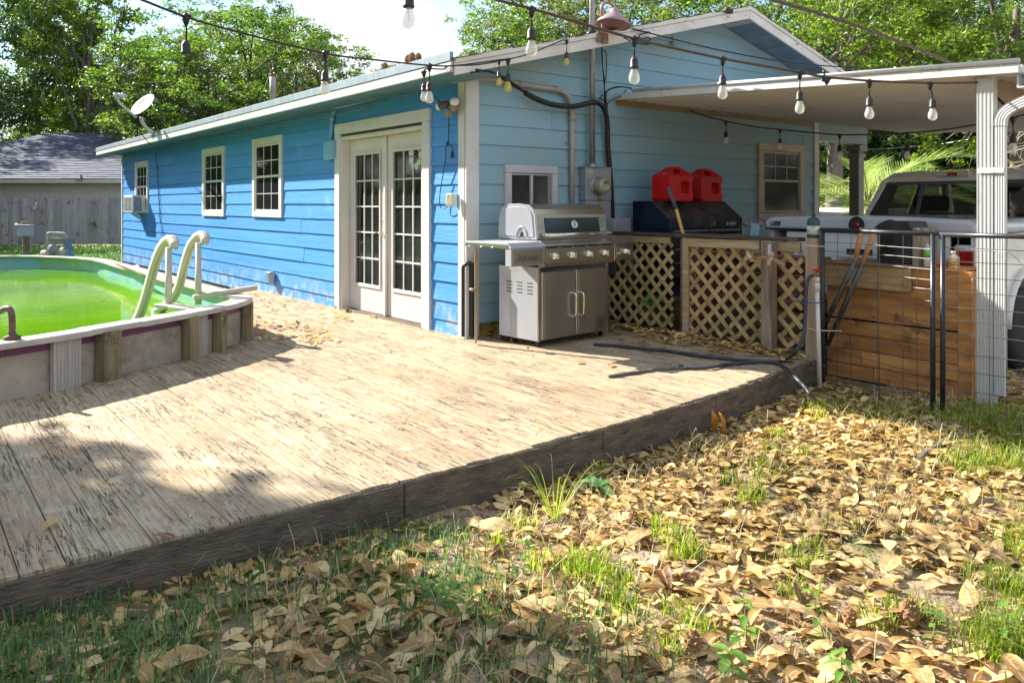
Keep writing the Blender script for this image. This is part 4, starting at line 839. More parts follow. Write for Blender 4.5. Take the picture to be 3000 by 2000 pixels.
# pipes, stake and rotting corner at the house corner
pp = thing('corner_pipe', 'dark metal conduit and shutoff strapped to the bottom of the house corner', 'pipe', (-.06, -.03, .4))
MB().tube(smoothpath([(-.055, -.01, .02), (-.055, -.01, .60), (-.055, -.012, .66), (-.04, -.04, .69), (-.0, -.06, .70)], 4), .016, 10).build('pipe', gateM, pp, True)
MB().box((-.01, -.085, .02), (.05, -.036, .70)).build('channel', M('wet dark metal', (.05,.055,.06), .3, metal=.4, bump=.3, bs=20), pp, bevel=.006)
MB().tube([(.045,-.09,.83),(.045,-.095,.78),(.045,-.09,.74),(.03,-.085,.66)], .008, 6).build('hook', galvM, pp, True)
stk = thing('wooden_stake', 'tall thin wooden strip standing against the corner of the house', 'stake', W(1394, 1004, 6.98))
MB().bar(W(1394, 1004, 6.97), W(1393, 708, 6.97), .045, .02).build('strip', post2M, stk, bevel=.002)
MB().tube([W(1378, 847, 6.95), W(1385, 850, 6.92), W(1394, 846, 6.93), W(1404, 849, 6.95)], .014, 7).build('twine', postM, stk, True)

for i, (px, py, t_) in enumerate(((60,800,'small leaf floating near the left edge of the pool'),(150,780,'dark leaf floating near the far side of the pool'),(300,880,'leaf floating by the near ledge of the pool'),(120,905,'leaf floating low in the pool near the rusty handrail'))):
    q = onZ(px, py, .168); m = MB(); g = i*1.7; e = Vector((math.cos(g), math.sin(g), 0))*.05; f_ = Vector((-e.y, e.x, 0))*.45
    o = m.add([q-e, q+f_+Vector((0,0,.004)), q+e, q-f_+Vector((0,0,.004))], [(0,1,2,3)]).build('floating_leaf', barkM); tag(o, t_, 'leaf', 'leaves floating in the pool')
# ================================================================== GAS GRILL (local axes: x right, y back)
gr = thing('gas_grill', 'stainless steel gas grill with side shelves standing against the house corner', 'grill', (.165, -.82, 0), R_(5), local=True)
def part(mb, n, m, p=gr, **k): return mb.build(n, m, p, **k)
CW, CD = .93, .50
part(MB().box((0, .0, .058), (.012, CD-.16, .69)), 'side_panel', gwhiteM, bevel=.004); part(MB().box((.004, CD-.155, .058), (.016, CD, .69)), 'side_panel', M('enamel in painted shade', (.50,.52,.60), .4), bevel=.004)  # rear strip: shade of the house corner put into a bluer enamel colour
part(MB().box((CW-.012, 0, .058), (CW, CD, .69)), 'side_panel', gwhiteM, bevel=.004)
part(MB().box((.013, CD-.012, .06), (CW-.013, CD, .69)).box((.013, .01, .06), (CW-.013, CD-.013, .075)).box((.013, .015, .62), (CW-.013, CD-.013, .63)), 'cabinet_back', steel2M)
part(MB().box((.0, -.008, .055), (.03, -.001, .69)).box((CW-.03, -.008, .055), (CW, -.001, .69)), 'door_frame', steelM, bevel=.002)
for a, b, hx in ((.033, CW/2-.004, CW/2-.05), (CW/2+.004, CW-.033, CW/2+.05)):
    d = part(MB().box((a, -.022, .07), (b, -.002, .655)), 'cabinet_door', steel2M, bevel=.004)
    part(MB().box((a+.018, -.0255, .088), (b-.018, -.0225, .638)), 'door_inset', steel2M, d, bevel=.003)
    e = .018 if hx < CW/2 else -.018
    part(MB().tube(smoothpath([(hx, -.024, .45), (hx, -.055, .445), (hx+e*0, -.068, .42), (hx, -.070, .345), (hx, -.068, .27), (hx, -.055, .245), (hx, -.024, .24)], 4), .0095, 10), 'door_handle', chromeM, d, smooth=True)
m = MB(); 
for i in range(3):
    for k in range(4): m.box((-.0012, .06+i*.13, .46+k*.030), (-.0002, .13+i*.13, .467+k*.030))
tag(part(m, 'louvre_slots', blackM), kind='stuff')
part(MB().box((-.001, .0, .66), (.0, .36, .695)), 'bracket_strip', gwhiteM)
# control panel
cp = part(MB().prism([(-.002,.692),(-.075,.700),(-.075,.872),(-.002,.872)], lambda y, z: (.0, y, z), lambda y, z: (CW, y, z)), 'control_panel', steelM, bevel=.003)
part(MB().box((.03, -.080, .735), (CW-.03, -.0755, .852)), 'panel_inset', steelM, cp, bevel=.004)
part(MB().prism([(-.08,.876),(-.088,.884),(-.03,.925),(.0,.930),(.52,.930),(.52,.905),(-.0,.876)], lambda y, z: (.0, y, z), lambda y, z: (CW, y, z)), 'cook_top_rim', steel2M, bevel=.003)
def knob(x, z, y=-.081, s=1, p=None):
    k = part(MB().lathe([(.034*s,0),(.036*s,.006),(.030*s,.016),(.027*s,.018),(.025*s,.034),(.020*s,.040),(.002,.041)], (x, y, z), 20, (0,-1,0)), 'knob', chromeM, p or cp, smooth=True)
    part(MB().box((x-.006, y-.056, z-.024), (x+.006, y-.036, z+.024)), 'knob_grip', chromeM, gr, bevel=.003)
for i, x in enumerate((.125, .345, .565, .785)): knob(x, .79)
# slots under the rim
m = MB()
for i in range(5): m.box((.03+i*.18, -.0765, .860), (.17+i*.18, -.0752, .869))
tag(part(m, 'vent_slots', blackM), kind='stuff')
# left shelf
part(MB().prism([(-.072,.884),(-.088,.878),(-.030,.918),(.50,.918),(.50,.890),(-.072,.866)], lambda y, z: (-.385, y, z), lambda y, z: (-.004, y, z)), 'side_shelf', gwhiteM, bevel=.003)
lp = part(MB().box((-.385, -.078, .725), (-.004, -.004, .864)), 'shelf_front', gwhiteM, bevel=.004)
part(MB().box((-.378, -.0815, .73), (-.010, -.0785, .860)), 'shelf_panel', steelM, bevel=.003); part(MB().box((-.350, -.0845, .755), (-.040, -.082, .838)), 'shelf_inset', steelM, lp, bevel=.003)
part(MB().box((-.392, -.03, .880), (-.386, .50, .905)), 'shelf_edge', steelM)
for y in (.14, .28, .44): part(MB().tube([(-.392, y, .885), (-.402, y, .872), (-.412, y, .872), (-.414, y, .884)], .004, 6), 'hook', chromeM, smooth=True)
part(MB().bar((-.10, .2, .87), (-.002, .2, .72), .02, .02), 'shelf_brace', gwhiteM)
lg = M('logo grey', (.16,.15,.13), .4, metal=.6, bump=0)
text('Bl', .062, 'lettering', lg, lp, (-.315, -.0848, .775), (1,0,0), (0,0,1), .0012, .15, .0012); text('Embers', .055, 'lettering', lg, lp, (-.245, -.0848, .775), (1,0,0), (0,0,1), .0012, .1, .0012)
part(MB().prism([(-.272,.765),(-.262,.762),(-.256,.775),(-.250,.795),(-.236,.812),(-.243,.795),(-.24,.775),(-.25,.763),(-.256,.760)], lambda x, z: (x, -.0848, z), lambda x, z: (x, -.0862, z)), 'flame_mark', lg, lp)
# right shelf with side burner
part(MB().prism([(-.078,.884),(-.088,.878),(-.030,.925),(.50,.925),(.50,.895),(-.078,.866)], lambda y, z: (CW+.004, y, z), lambda y, z: (CW+.29, y, z)), 'side_shelf', steel2M, bevel=.003)
rp_ = part(MB().box((CW+.004, -.078, .71), (CW+.285, -.004, .864)), 'shelf_front', steelM, bevel=.004); part(MB().box((CW+.03, -.0815, .735), (CW+.265, -.0785, .845)), 'panel_inset', steelM, rp_, bevel=.003)
knob(CW+.16, .79, -.082, 1, rp_); part(MB().lathe([(.012,0),(.012,.008),(.009,.012)], (CW+.06, -.082, .775), 12, (0,-1,0)), 'igniter', chromeM, rp_, smooth=True)
# lid
prof = [(.005,.932),(.030,1.145),(.052,1.195),(.10,1.230),(.22,1.244),(.36,1.240),(.44,1.215),(.485,1.15),(.50,1.0),(.495,.932)]
ld = part(MB().prism(prof, lambda y, z: (.0, y, z), lambda y, z: (CW, y, z)), 'lid', steelM, bevel=.008, seg=2)
pf_ = [(y*.86+.035, (z-.93)*.84+.955) for y, z in prof]
part(MB().prism(prof, lambda y, z: (-.006, y, z), lambda y, z: (-.0005, y, z)), 'lid_end', gwhiteM, bevel=.004); part(MB().prism(pf_, lambda y, z: (-.011, y, z), lambda y, z: (-.0065, y, z)), 'lid_end_inset', gwhiteM, bevel=.004)
part(MB().tube(smoothpath([(-.012, .12, .955), (-.012, .14, 1.01), (-.012, .19, 1.045), (-.012, .24, 1.01), (-.012, .26, .955)], 4), .008, 8), 'rotisserie_rib', gwhiteM, smooth=True)
part(MB().prism([(.165,.955),(.17,.99),(.185,1.005),(.20,.99),(.215,.955)], lambda y, z: (-.0135, y, z), lambda y, z: (-.0115, y, z)), 'rotisserie_slot', blackM)
n_ = Vector((0, -.193, .025)).normalized(); fz = lambda z: .005+(z-.932)*(.025/.193)
part(MB().prism([(.11,.985),(CW-.10,.985),(CW-.11,1.118),(.10,1.118)], lambda x, z: (x, fz(z)-.001, z), lambda x, z: (x, fz(z)-.006, z)), 'lid_window', M('lid glass', (.012,.012,.012), .08, bump=0), ld, bevel=.003)
th = (.475, fz(1.06)-.006, 1.058); tg_ = part(MB().lathe([(.040,0),(.041,.010),(.036,.014),(.034,.010)], th, 24, (0,-1,.1)), 'thermometer', chromeM, ld, smooth=True)
part(MB().lathe([(.034,.0102),(.033,.0112)], th, 24, (0,-1,.1)), 'dial', M('dial face', (.62,.62,.6), .3, bump=0), ld)
part(MB().bar(Vector(th)+Vector((.004,-.0125,-.016)), Vector(th)+Vector((-.006,-.0125,.014)), .012, .001, up=(0,1,0)), 'needle', M('dial blue', (.03,.05,.12), .4), ld)
part(MB().tube([(.06, -.062, .972), (CW-.03, -.062, .972)], .0135, 14), 'handle', chromeM, ld, smooth=True)
for x in (.06, CW-.03): part(MB().tube([(x, .0, .975), (x, -.045, .974), (x, -.062, .972)], [.020,.017,.0135], 12), 'handle_mount', chromeM, ld, smooth=True)
for x, y in ((.05,.05),(CW-.05,.05),(.05,CD-.05),(CW-.05,CD-.05)):
    part(MB().lathe([(.022,-.01),(.024,-.01),(.024,.01),(.022,.01)], (x, y, .024), 12, (1,0,0)).box((x-.012, y-.012, .03), (x+.012, y+.012, .058)), 'caster', blackM)
# hanging rag of leaves on lid? dry leaf on shelf handled with the leaves
# ================================================================== LATTICE RAIL
LX = 1.70
lt = thing('lattice_railing', 'greenish wood lattice railing with a dark cap board along the deck edge', 'railing', (LX, -1.3, 0))
def yat(px): return onX(px, 900, LX).y
yA0, yA1, yM, yB1, yC0, yC1 = -.04, yat(1972), yat(2008), yat(2237), yat(2281), yat(2352)
ztop, zbot = .905, .04
random.seed(9)
def lattice(y0, y1, broken=False):   # y0 > y1 (house to yard)
    s2 = .152; w = .040
    for layer in (0, 1):
        k = -60
        while k < 60:
            # line: z = +-(y) + c
            cc = k*s2+(.03 if layer else .07); sg = 1 if layer == 0 else -1; k += 1
            ts = []; ya, yb = y1, y0
            # z = sg*(y-y1)+cc
            lo, hi = (zbot-cc)/sg+y1, (ztop-cc)/sg+y1
            a, b = max(min(lo, hi), ya), min(max(lo, hi), yb)
            if b-a < .05: continue
            xx = LX-.008 if layer == 0 else LX+.001
            jit = random.uniform(-.003, .003)
            za, zb = sg*(a-y1)+cc+jit, sg*(b-y1)+cc+random.uniform(-.003, .003)
            MB().bar((xx, a, za), (xx, b, zb), w+random.uniform(-.002, .002), .0075, up=(1,0,0)).build('lattice_slat', latM, lt, bevel=.0012)
lattice(yA0, yA1); lattice(yM-.05, yB1); lattice(yC0, yC1)
def bx(x0, x1, y0, y1, z0, z1, n, m, p=None, bv=.004): return MB().box((x0, min(y0,y1), z0), (x1, max(y0,y1), z1)).build(n, m, p or lt, bevel=bv)
bx(LX-.045, LX-.013, yA0, yA1+.01, .86, .925, 'rail', railM); bx(LX-.045, LX-.013, yM+.004, yC0+.16, .845, .925, 'rail', railM); bx(LX-.043, LX-.013, yC0, yC1, .845, .925, 'rail', railM)
bx(LX-.045, LX-.013, yM+.004, yM-.062, .02, .843, 'stile', railM)
bx(LX+.012, LX+.10, yM+.075, yM+.012, -.05, .93, 'post', logM)
bx(LX-.06, LX+.10, yA0, yM+.09, .930, .958, 'cap_board', darkwoodM, bv=.005); bx(LX-.065, LX+.11, yM+.085, yC1+.01, .932, .962, 'cap_board', darkwoodM, bv=.006)
# weathered post in front, and its backing strip
P0, P1 = onZ(2234, 1034, .0), onZ(2276, 1034, 0)
ywp = onX(2254, 900, LX-.09).y
bx(LX-.145, LX-.05, ywp-.05, ywp+.05, .0, .930, 'post', postM, bv=.008); bx(LX-.048, LX-.012, yC0+.02, yC0+.055, .0, .84, 'stile', railM)
MB().bar((LX-.15, ywp+.03, .0), (LX-.15, ywp+.03, .03), .03, .01).bar((LX-.15, ywp-.05, .0), (LX-.15, ywp-.05, .03), .02, .01).build('post_bracket', galvM, lt)
# end post (newer wood)
ep = thing('corner_post', 'light brown square post at the deck corner topped by a green gas bottle', 'post', W(2378, 1130, 6.33))
yp = onX(2378, 800, 1.66).y; zt_ = onX(2378, 697, 1.66).z
MB().box((1.640, yp-.052, -.24), (1.735, yp+.048, zt_)).build('post', post2M, ep, bevel=.004)
# hose hanger bracket
hb = thing('hose_hanger', 'rusty white metal hose hanger bracket screwed to the weathered lattice post', 'hose hanger', (LX-.16, ywp, .75))
hx = LX-.150; q = lambda px, py, X: onX(px, py, X)
MB().bar(q(2254, 716, hx), q(2252, 777, hx), .006, .028, up=(0,1,0)).build('plate', whiteM, hb, bevel=.002)
rustW = M('rust stained white', (.75,.70,.60), .5, col2=(.6,.5,.38), dirt=(.40,.16,.04), dm=(.48,.66), ds=9)
arc = [(2187,776),(2196,766),(2210,760),(2230,757),(2250,758),(2268,765),(2284,773),(2297,782)]
vs = []
for px, py in arc: vs += [q(px, py, hx-.005), q(px+4, py-10, hx-.11)]
m = MB().add([tuple(v) for v in vs]+[tuple(v+Vector((0,0,-.003))) for v in vs], [(2*i, 2*i+1, 2*i+3, 2*i+2) for i in range(7)]+[(16+2*i, 16+2*i+2, 16+2*i+3, 16+2*i+1) for i in range(7)]); m.build('saddle', rustW, hb, True)
for (x0, y0), (x1, y1) in (((2206,766),(2188,740)), ((2252,766),(2264,740))): MB().bar(q(x0, y0, hx-.08), q(x1, y1, hx-.12), .034, .004, up=(1,0,.2)).build('finger', rustW, hb, bevel=.001)
# propane bottle on the corner post
pb = thing('gas_bottle', 'small green camping gas bottle with a white label on the corner post', 'gas bottle', (1.687, yp, zt_))
c = (1.687, yp, zt_); grn = M('dark green enamel', (.02,.09,.07), .35, bump=0)
MB().lathe([(.044,0),(.05,.005),(.05,.13),(.044,.150),(.028,.165),(.012,.170),(.012,.185),(.010,.186)], c, 24).build('cylinder', grn, pb, True)
MB().lathe([(.0505,.028),(.0505,.098)], c, 24).build('label', M('label', (.62,.64,.60), .5, col2=(.35,.38,.36), vs=50, pos=(.45,.5)), pb, True)
MB().lathe([(.014,.171),(.015,.195),(.008,.197)], c, 12).build('cap', M('brown cap', (.12,.05,.03), .5), pb, True)
# standpipe
sp_ = thing('standpipe', 'white plastic standpipe with a brass tap and red wheel handle at the deck corner', 'tap', W(2400, 1133, 6.2)); D = 6.2
MB().tube([W(2402, 1133, 6.15), W(2394, 850, D)], .0165, 12).build('pipe', pvcwM, sp_, True)
MB().tube([W(2394, 852, D), W(2394, 828, D)], .021, 12).tube([W(2394, 826, D), W(2394, 812, D)], .019, 12).build('coupling', pvcwM, sp_, True)
MB().tube([W(2394, 812, D), W(2395, 795, D)], .011, 10).tube([W(2395, 804, D), W(2386, 800, D), W(2381, 806, D-.02)], .012, 10).build('valve', brassM, sp_, True)
m = MB(); c = W(2393, 791, D-.01)
for k in range(8):
    g = 2*math.pi*k/8; m.lathe([(.010,-.006),(.011,.006)], c+Vector((.026*math.cos(g), .026*math.sin(g), .0)), 8)
m.lathe([(.022,-.005),(.022,.005)], c, 14).build('wheel_handle', M('red tap wheel', (.55,.01,.02), .4, bump=0), sp_)
for py, mt_, x0 in ((885, bluropeM, 2338),): MB().tube([q(2323, 881, 1.66), q(2340, 883, 1.62), W(2360, 886, D+.03), W(2385, 887, D-.03), W(2401, 886, D-.02), W(2404, 884, D+.03)], .005, 6).tube([q(2318, 866, 1.66), q(2330, 864, 1.66), q(2336, 862, 1.66)], .006, 6).build('rope_tie', mt_, sp_, True)
MB().tube([W(2358, 718, 6.28), W(2385, 721, 6.22), W(2419, 722, 6.25)], .004, 5).tube([W(2360, 958, 6.28), W(2390, 967, 6.2), W(2420, 969, 6.2), W(2465, 969, 6.2)], .004, 5).build('wire_tie', pvcwM, sp_, True)
# black hose from the tap over the deck
hs = thing('garden_hose', 'long black garden hose looping from the tap across the deck corner', 'hose', onZ(2300, 1055, .02))
P = [W(2382, 806, 6.18), W(2370, 815, 6.15), W(2362, 850, 6.14), W(2360, 920, 6.12), W(2354, 980, 6.08), W(2330, 1030, 5.98)]+[onZ(x, y, .017) for x, y in ((2300,1053),(2262,1061),(2200,1057),(2120,1050),(2050,1042),(1960,1028),(1880,1020),(1800,1012),(1740,1008))]
MB().tube(smoothpath(P, 6), .0135, 8).build('hose', rubM, hs, True)
P = [onZ(x, y, .017) for x, y in ((1990,1073),(2060,1078),(2140,1066),(2220,1060),(2270,1062))]+[onZ(2305, 1080, .015), W(2330, 1105, 5.6), W(2355, 1130, 5.5), W(2378, 1160, 5.4), onZ(2400, 1182, -.20)]
MB().tube(smoothpath(P, 6), .0135, 8).build('hose', rubM, hs, True)
# thin twig/old board on deck
tw = thing('fallen_branch', 'crooked dark branch lying on the deck in front of the lattice', 'branch', onZ(1900, 1085, .01))
MB().tube([onZ(x, y, .012) for x, y in ((1783,1103),(1820,1097),(1870,1090),(1920,1082),(1990,1078),(2060,1076))], [.012,.016,.014,.013,.010,.006], 7).build('wood', barkM, tw, False)
# ================================================================== BEHIND THE LATTICE
ch = thing('tool_chest', 'black rolling tool chest with a sloped lid behind the lattice', 'tool chest', (2.6, -.5, -.2))
x0, x1, y0, y1 = 2.0, 3.21, -.71, -.20
prof = [(y0,.985),(y0,1.085),(y0+.24,1.272),(y1,1.272),(y1,.985)]
MB().prism(prof, lambda y, z: (x0+.012, y, z), lambda y, z: (x1-.012, y, z)).build('lid', huskM, ch, bevel=.006)
MB().prism(prof, lambda y, z: (x0, y-.003*0, z), lambda y, z: (x0+.0115, y, z)).build('lid_end', navyM, ch, bevel=.003); MB().prism(prof, lambda y, z: (x1-.0115, y, z), lambda y, z: (x1, y, z)).build('lid_end', huskM, ch, bevel=.003)
MB().box((x0, y0+.005, .30), (x1, y1, .983)).build('body', navyM, ch, bevel=.004)
for z, h in ((.93,.045),(.80,.12),(.66,.13),(.50,.15)): 
    dwr = MB().box((x0+.02, y0-.012, z-.0), (x1-.02, y0+.004, z+h)).build('drawer', huskM, ch, bevel=.003)
    MB().box((x0+.06, y0-.022, z+h-.018), (x0+.60, y0-.0125, z+h-.004)).box((x0+.64, y0-.022, z+h-.018), (x1-.06, y0-.0125, z+h-.004)).build('drawer_pull', galvM, dwr)
for z in (.945, .68): MB().tube([(x0-.001, y0+.18, z), (x0-.03, y0+.18, z), (x0-.03, y1-.12, z), (x0-.001, y1-.12, z)], .007, 8).build('side_handle', chromeM, ch, True)
text('HUSKY', .040, 'lettering', M('silver lettering', (.6,.6,.58), .4), ch, (x1-.24, y0-.001, 1.015), (1,0,0), (0,0,1), .001, 0, .001)
MB().prism([(0,0),(.014,.012),(.022,.030),(.014,.044),(.004,.030),(-.008,.018)], lambda a, b: (x1-.275+a, y0-.0005, 1.008+b), lambda a, b: (x1-.275+a, y0-.0025, 1.008+b)).build('emblem', bpy.data.materials['silver lettering'], ch)
MB().lathe([(.012,0),(.010,.004)], (x0+.72, y0, 1.03), 12, (0,-1,0)).build('lock', chromeM, ch)
for x in (x0+.08, x1-.08):
    for y in (y0+.08, y1-.08): MB().lathe([(.06,-.015),(.06,.015)], (x, y, -.14), 12, (1,0,0)).box((x-.02, y-.02, -.12), (x+.02, y+.02, .30)).build('caster', blackM, ch)
# red fuel cans
def cut(o, cutter):
    for q_ in (o, cutter):
        b0_ = bmesh.new(); b0_.from_mesh(q_.data); bmesh.ops.recalc_face_normals(b0_, faces=b0_.faces); b0_.to_mesh(q_.data); b0_.free()
    bm = o.modifiers.new('cut', 'BOOLEAN'); bm.object = cutter; bm.operation = 'DIFFERENCE'; bm.solver = 'EXACT'
    dg = bpy.context.evaluated_depsgraph_get(); me = bpy.data.meshes.new_from_object(o.evaluated_get(dg)); o.modifiers.remove(bm); old = o.data; o.data = me; me.name = old.name; bpy.data.objects.remove(cutter)
def can(cx, cy, z0, lab, dirt):
    o = thing('fuel_can', lab, 'fuel can', (cx, cy, z0), group='red fuel cans on the tool chest'); w = .122
    Fn = lambda s: (lambda a, b: (cx+a, cy+s*w, z0+b))
    poly = [(-.19,.03),(-.17,0),(.17,0),(.19,.03),(.19,.075),(.168,.095),(.168,.19),(.19,.215),(.19,.275),(.10,.345),(.06,.366),(-.02,.366),(-.075,.350),(-.13,.305),(-.185,.275),(-.19,.25)]
    b_ = MB().prism(poly, Fn(-1), Fn(1)).build('body', redM, o)
    hole = MB().prism([(-.10,.285),(.015,.285),(.045,.325),(-.01,.338),(-.055,.332)], lambda a, b: (cx+a, cy-.3, z0+b), lambda a, b: (cx+a, cy+.3, z0+b)).build('c', redM, o)
    cut(b_, hole)
    rec = MB().prism([(-.02,.085),(.10,.085),(.115,.10),(.115,.185),(.095,.205),(-.01,.205),(-.03,.185),(-.03,.10)], lambda a, b: (cx+.01+a, cy-w-.05, z0+b), lambda a, b: (cx+.01+a, cy-w+.065, z0+b)).build('c', redM, o)
    cut(b_, rec)
    for sg in (-1, 1):                                  # shoulders are narrower than the body
        sh = MB().prism([(sg*(w+.05),.255),(sg*(w+.001),.262),(sg*.045,.345),(sg*.040,.40),(sg*(w+.05),.40)], lambda a, b: (cx-.3, cy+a, z0+b), lambda a, b: (cx+.3, cy+a, z0+b)).build('c', redM, o); cut(b_, sh)
    bv = b_.modifiers.new('bevel', 'BEVEL'); bv.width = .012; bv.segments = 3; bv.limit_method = 'ANGLE'; bv.angle_limit = R_(35)
    MB().lathe([(.036,0),(.038,.03),(.03,.042)], (cx-.14, cy, z0+.272), 14, (-.6,0,.8)).build('cap', redM, o, True)
    MB().box((cx-.13, cy-w-.003, z0+.05), (cx-.05, cy-w-.0005, z0+.09)).build('embossed_panel', redM, o, bevel=.001)
pa = onY(1985, 588, -.50); pb_ = onY(2055, 588, -.38)
can(pa.x-.03, -.46, 1.272, 'left red plastic fuel can on the tool chest lid', 0)
can(pb_.x+.06, -.36, 1.272, 'right red plastic fuel can, dirtier on top, partly behind its twin', 1)
# grey box behind the grill
gb = thing('grey_storage_box', 'small grey plastic box between the electric meter and the tool chest', 'box', (2., -.1, .9))
a, b = onY(1801, 640, -.25), onY(1851, 690, -.25); MB().box((a.x, -.25, .80), (b.x, -.03, a.z)).build('box', M('grey box', (.30,.30,.33), .35), gb, bevel=.02, seg=2); MB().box((a.x-.01, -.26, .5), (b.x+.01, -.03, .797)).build('stand', M('dark stand', (.05,.05,.055), .5), gb, bevel=.005)
# handled tool leaning on the lattice
ax_ = thing('long_tool_handle', 'yellow tool handle with a grey rubber grip leaning on the lattice railing', 'tool', onX(2000, 690, 1.85))
a, b, c3 = onX(1957, 548, 1.62), onX(1981, 612, 1.66), onX(2003, 692, 1.72); MB().tube([a, b], [.020,.019], 12).build('grip', greyrubM, ax_, True); MB().tube([b, c3, onX(2050, 860, 1.85)], [.016,.016,.016], 10).build('shaft', yelM, ax_, True)
# pale blue trailer jack
tj = thing('trailer_jack', 'pale blue metal jack stand with two dark knobs behind the lattice', 'jack', W(2205, 700, 8))
jm = M('pale blue enamel', (.26,.42,.46), .5, col2=(.2,.33,.37)); D = 7.7
MB().bar(W(2207, 700, D), W(2212, 655, D), .09, .05, up=(s_, c_, 0)).bar(W(2200, 900, D), W(2207, 700, D), .10, .05, up=(s_, c_, 0)).build('upright', jm, tj, bevel=.004)
MB().tube([W(2184, 656, D), W(2229, 657, D)], .012, 8).lathe([(.028,-.02),(.03,0),(.024,.02)], W(2185, 656, D), 10, (c_, -s_, 0)).lathe([(.03,-.02),(.034,0),(.026,.02)], W(2228, 656, D), 10, (c_, -s_, 0)).build('knobs', rustM, tj, True)
# yellow blower vac + red thing behind the lattice bottom
yb_ = thing('yellow_strap_pile', 'pile of dull yellow strapping on the ground behind the left end of the lattice', 'straps', (2.0, -.4, 0)); random.seed(2); m = MB()
ym = M('yellow strap', (.42,.34,.05), .5, col2=(.25,.22,.04), vs=14, bump=.3)
for i in range(26):
    p = Vector((1.80+random.uniform(0, .22), random.uniform(-.75, -.12), .0)); p.z = random.uniform(.0, .10)+max(0, .30*(1-abs(p.y+.2)/.45)); d = Vector((random.uniform(-.4,.4), random.uniform(-1,1), random.uniform(-.5,.8))).normalized()*random.uniform(.04,.09)
    m.bar(p-d, p+d, random.uniform(.02,.045), random.uniform(.008,.02))
tag(m.build('strapping', ym, yb_, bevel=.003), kind='stuff')
tr_ = thing('blue_drum', 'dark blue plastic drum behind the lattice', 'drum', (1.95, -.3, -.2)); MB().lathe([(.15,0),(.17,.02),(.17,.45),(.155,.47),(.155,.50),(.17,.52),(.17,.93),(.14,.95)], (1.985, -.13, -.2), 24).build('body', navyM, tr_, True)
# timber stack wall behind the lattice
ts = thing('timber_stack', 'low wall of stacked dark brown timbers behind the lattice railing', 'timbers', (2.1, -1.8, -.2)); random.seed(6)
z = -.22; i = 0; TE = min(onX(2424, 900, 2.08).y+.03, -1.75); print("TE", TE)
while z < .66:
    h = random.uniform(.085, .105); off = random.uniform(-.015, .015)
    for a, b in ((TE, -1.62+off), (-1.61+off, -.95)): MB().tube([(2.06+random.uniform(-.012,.012), a, z+h/2), (2.06, b, z+h/2)], h*.53, 8).build('timber', logM, ts)
    z += h+.012
for y in (-1.1, -1.62): MB().box((1.93, y-.04, -.2), (1.985, y+.04, .74)).build('upright', logM, ts, bevel=.004)
MB().box((1.94, TE, z+.004), (2.2, -.95, z+.05)).build('top_board', logM, ts, bevel=.006)
# ================================================================== WOODEN BIN + THINGS ON IT
BX = 2.08
yb0, yb1 = onX(2850, 900, BX).y, onX(2424, 900, BX).y
bn = thing('wooden_bin', 'long orange-brown wooden bin of planks and plywood behind the wire gate', 'planter box', (2.25, -3, -.2))
zbt = onX(2750, 791, BX).z
yup = onX(2664, 800, BX-.05).y
MB().box((BX-.001, yb0+.10, .29), (BX+.018, yb1, zbt-.006)).build('plywood_panel', boxM, bn)
z = -.21
for k in range(4):
    for a, b in ((yb0+.02, yb0+.75+.1*k), (yb0+.754+.1*k, yb1)): MB().box((BX-.006-.004*(k % 2), a, z), (BX+.03, b, z+.118)).build('plank', boxM, bn, bevel=.005)
    z += .122
MB().box((BX-.018, yb0-.0, -.22), (BX+.09, yb0+.098, zbt)).build('corner_post', boxM, bn, bevel=.005)
MB().box((BX-.006, yb0+.10, zbt-.004), (BX+.42, yup+.1, zbt+.012)).build('top_board', boxM, bn, bevel=.003)
zr0, zr1 = onX(2550, 847, BX-.05).z, onX(2550, 779, BX-.05).z
MB().box((BX-.050, yup, zr0), (BX-.008, yb1, zr1)).build('rail_plank', wood('pale plank', (.46,.30,.14), (.32,.20,.09), 1, (.2,.12,.06)), bn, bevel=.005)
MB().box((BX-.065, yup+.02, zr1-.0), (BX+.35, yb1, zr1+.022)).build('top_board', logM, bn, bevel=.005)
MB().box((BX+.40, yb0, -.2), (BX+.42, yb1, zbt-.006)).build('back_panel', boxM, bn)
MB().tube([onX(2863, 815, BX-.02), onX(2850, 816, BX-.05), onX(2846, 822, BX-.05), onX(2852, 826, BX-.04)], .003, 5).build('hook', galvM, bn)
# black appliance standing on the bin
fb = thing('black_metal_firebox', 'dented black metal firebox with side louvres standing on the wooden bin', 'firebox', (2.2, -2.9, .78))
a, b = onX(2568, 760, BX+.03), onX(2672, 760, BX+.03); zt = onX(2600, 648, BX+.03).z; zbb = zr1+.023
c2y = onX(2694, 650, BX+.30).y
MB().prism([(a.y,zbb),(b.y,zbb),(b.y,zt-.06),(b.y+.03,zt),(a.y-.06,zt),(a.y,zt-.05)], lambda y, z: (BX+.03, y, z), lambda y, z: (BX+.33, y, z)).build('shell', M('blackened steel', (.055,.055,.06), .42, metal=.5, col2=(.03,.03,.033), vs=5, bump=.1, dirt=(.16,.15,.14), dm=(.58,.72), ds=5), fb, bevel=.006)
m = MB()
for k in range(6): m.bar(Vector((BX+.022, a.y-.02, zbb+.06+k*.032)), Vector((BX+.022, (a.y+b.y)/2, zbb+.063+k*.032)), .010, .006)
tag(m.build('louvres', blackM, fb), kind='stuff')
MB().box((BX+.025, b.y-.055, zbb-.02), (BX+.34, b.y-.004, zt-.05)).build('wood_edge', postM, fb, bevel=.004)
MB().tube(smoothpath([W(2563, 668, 6.6), W(2580, 655, 6.6), W(2605, 646, 6.6), W(2625, 650, 6.6), W(2632, 660, 6.6), W(2605, 670, 6.6), W(2592, 672, 6.6)], 4), .007, 6).build('cord', cableM, fb, True)
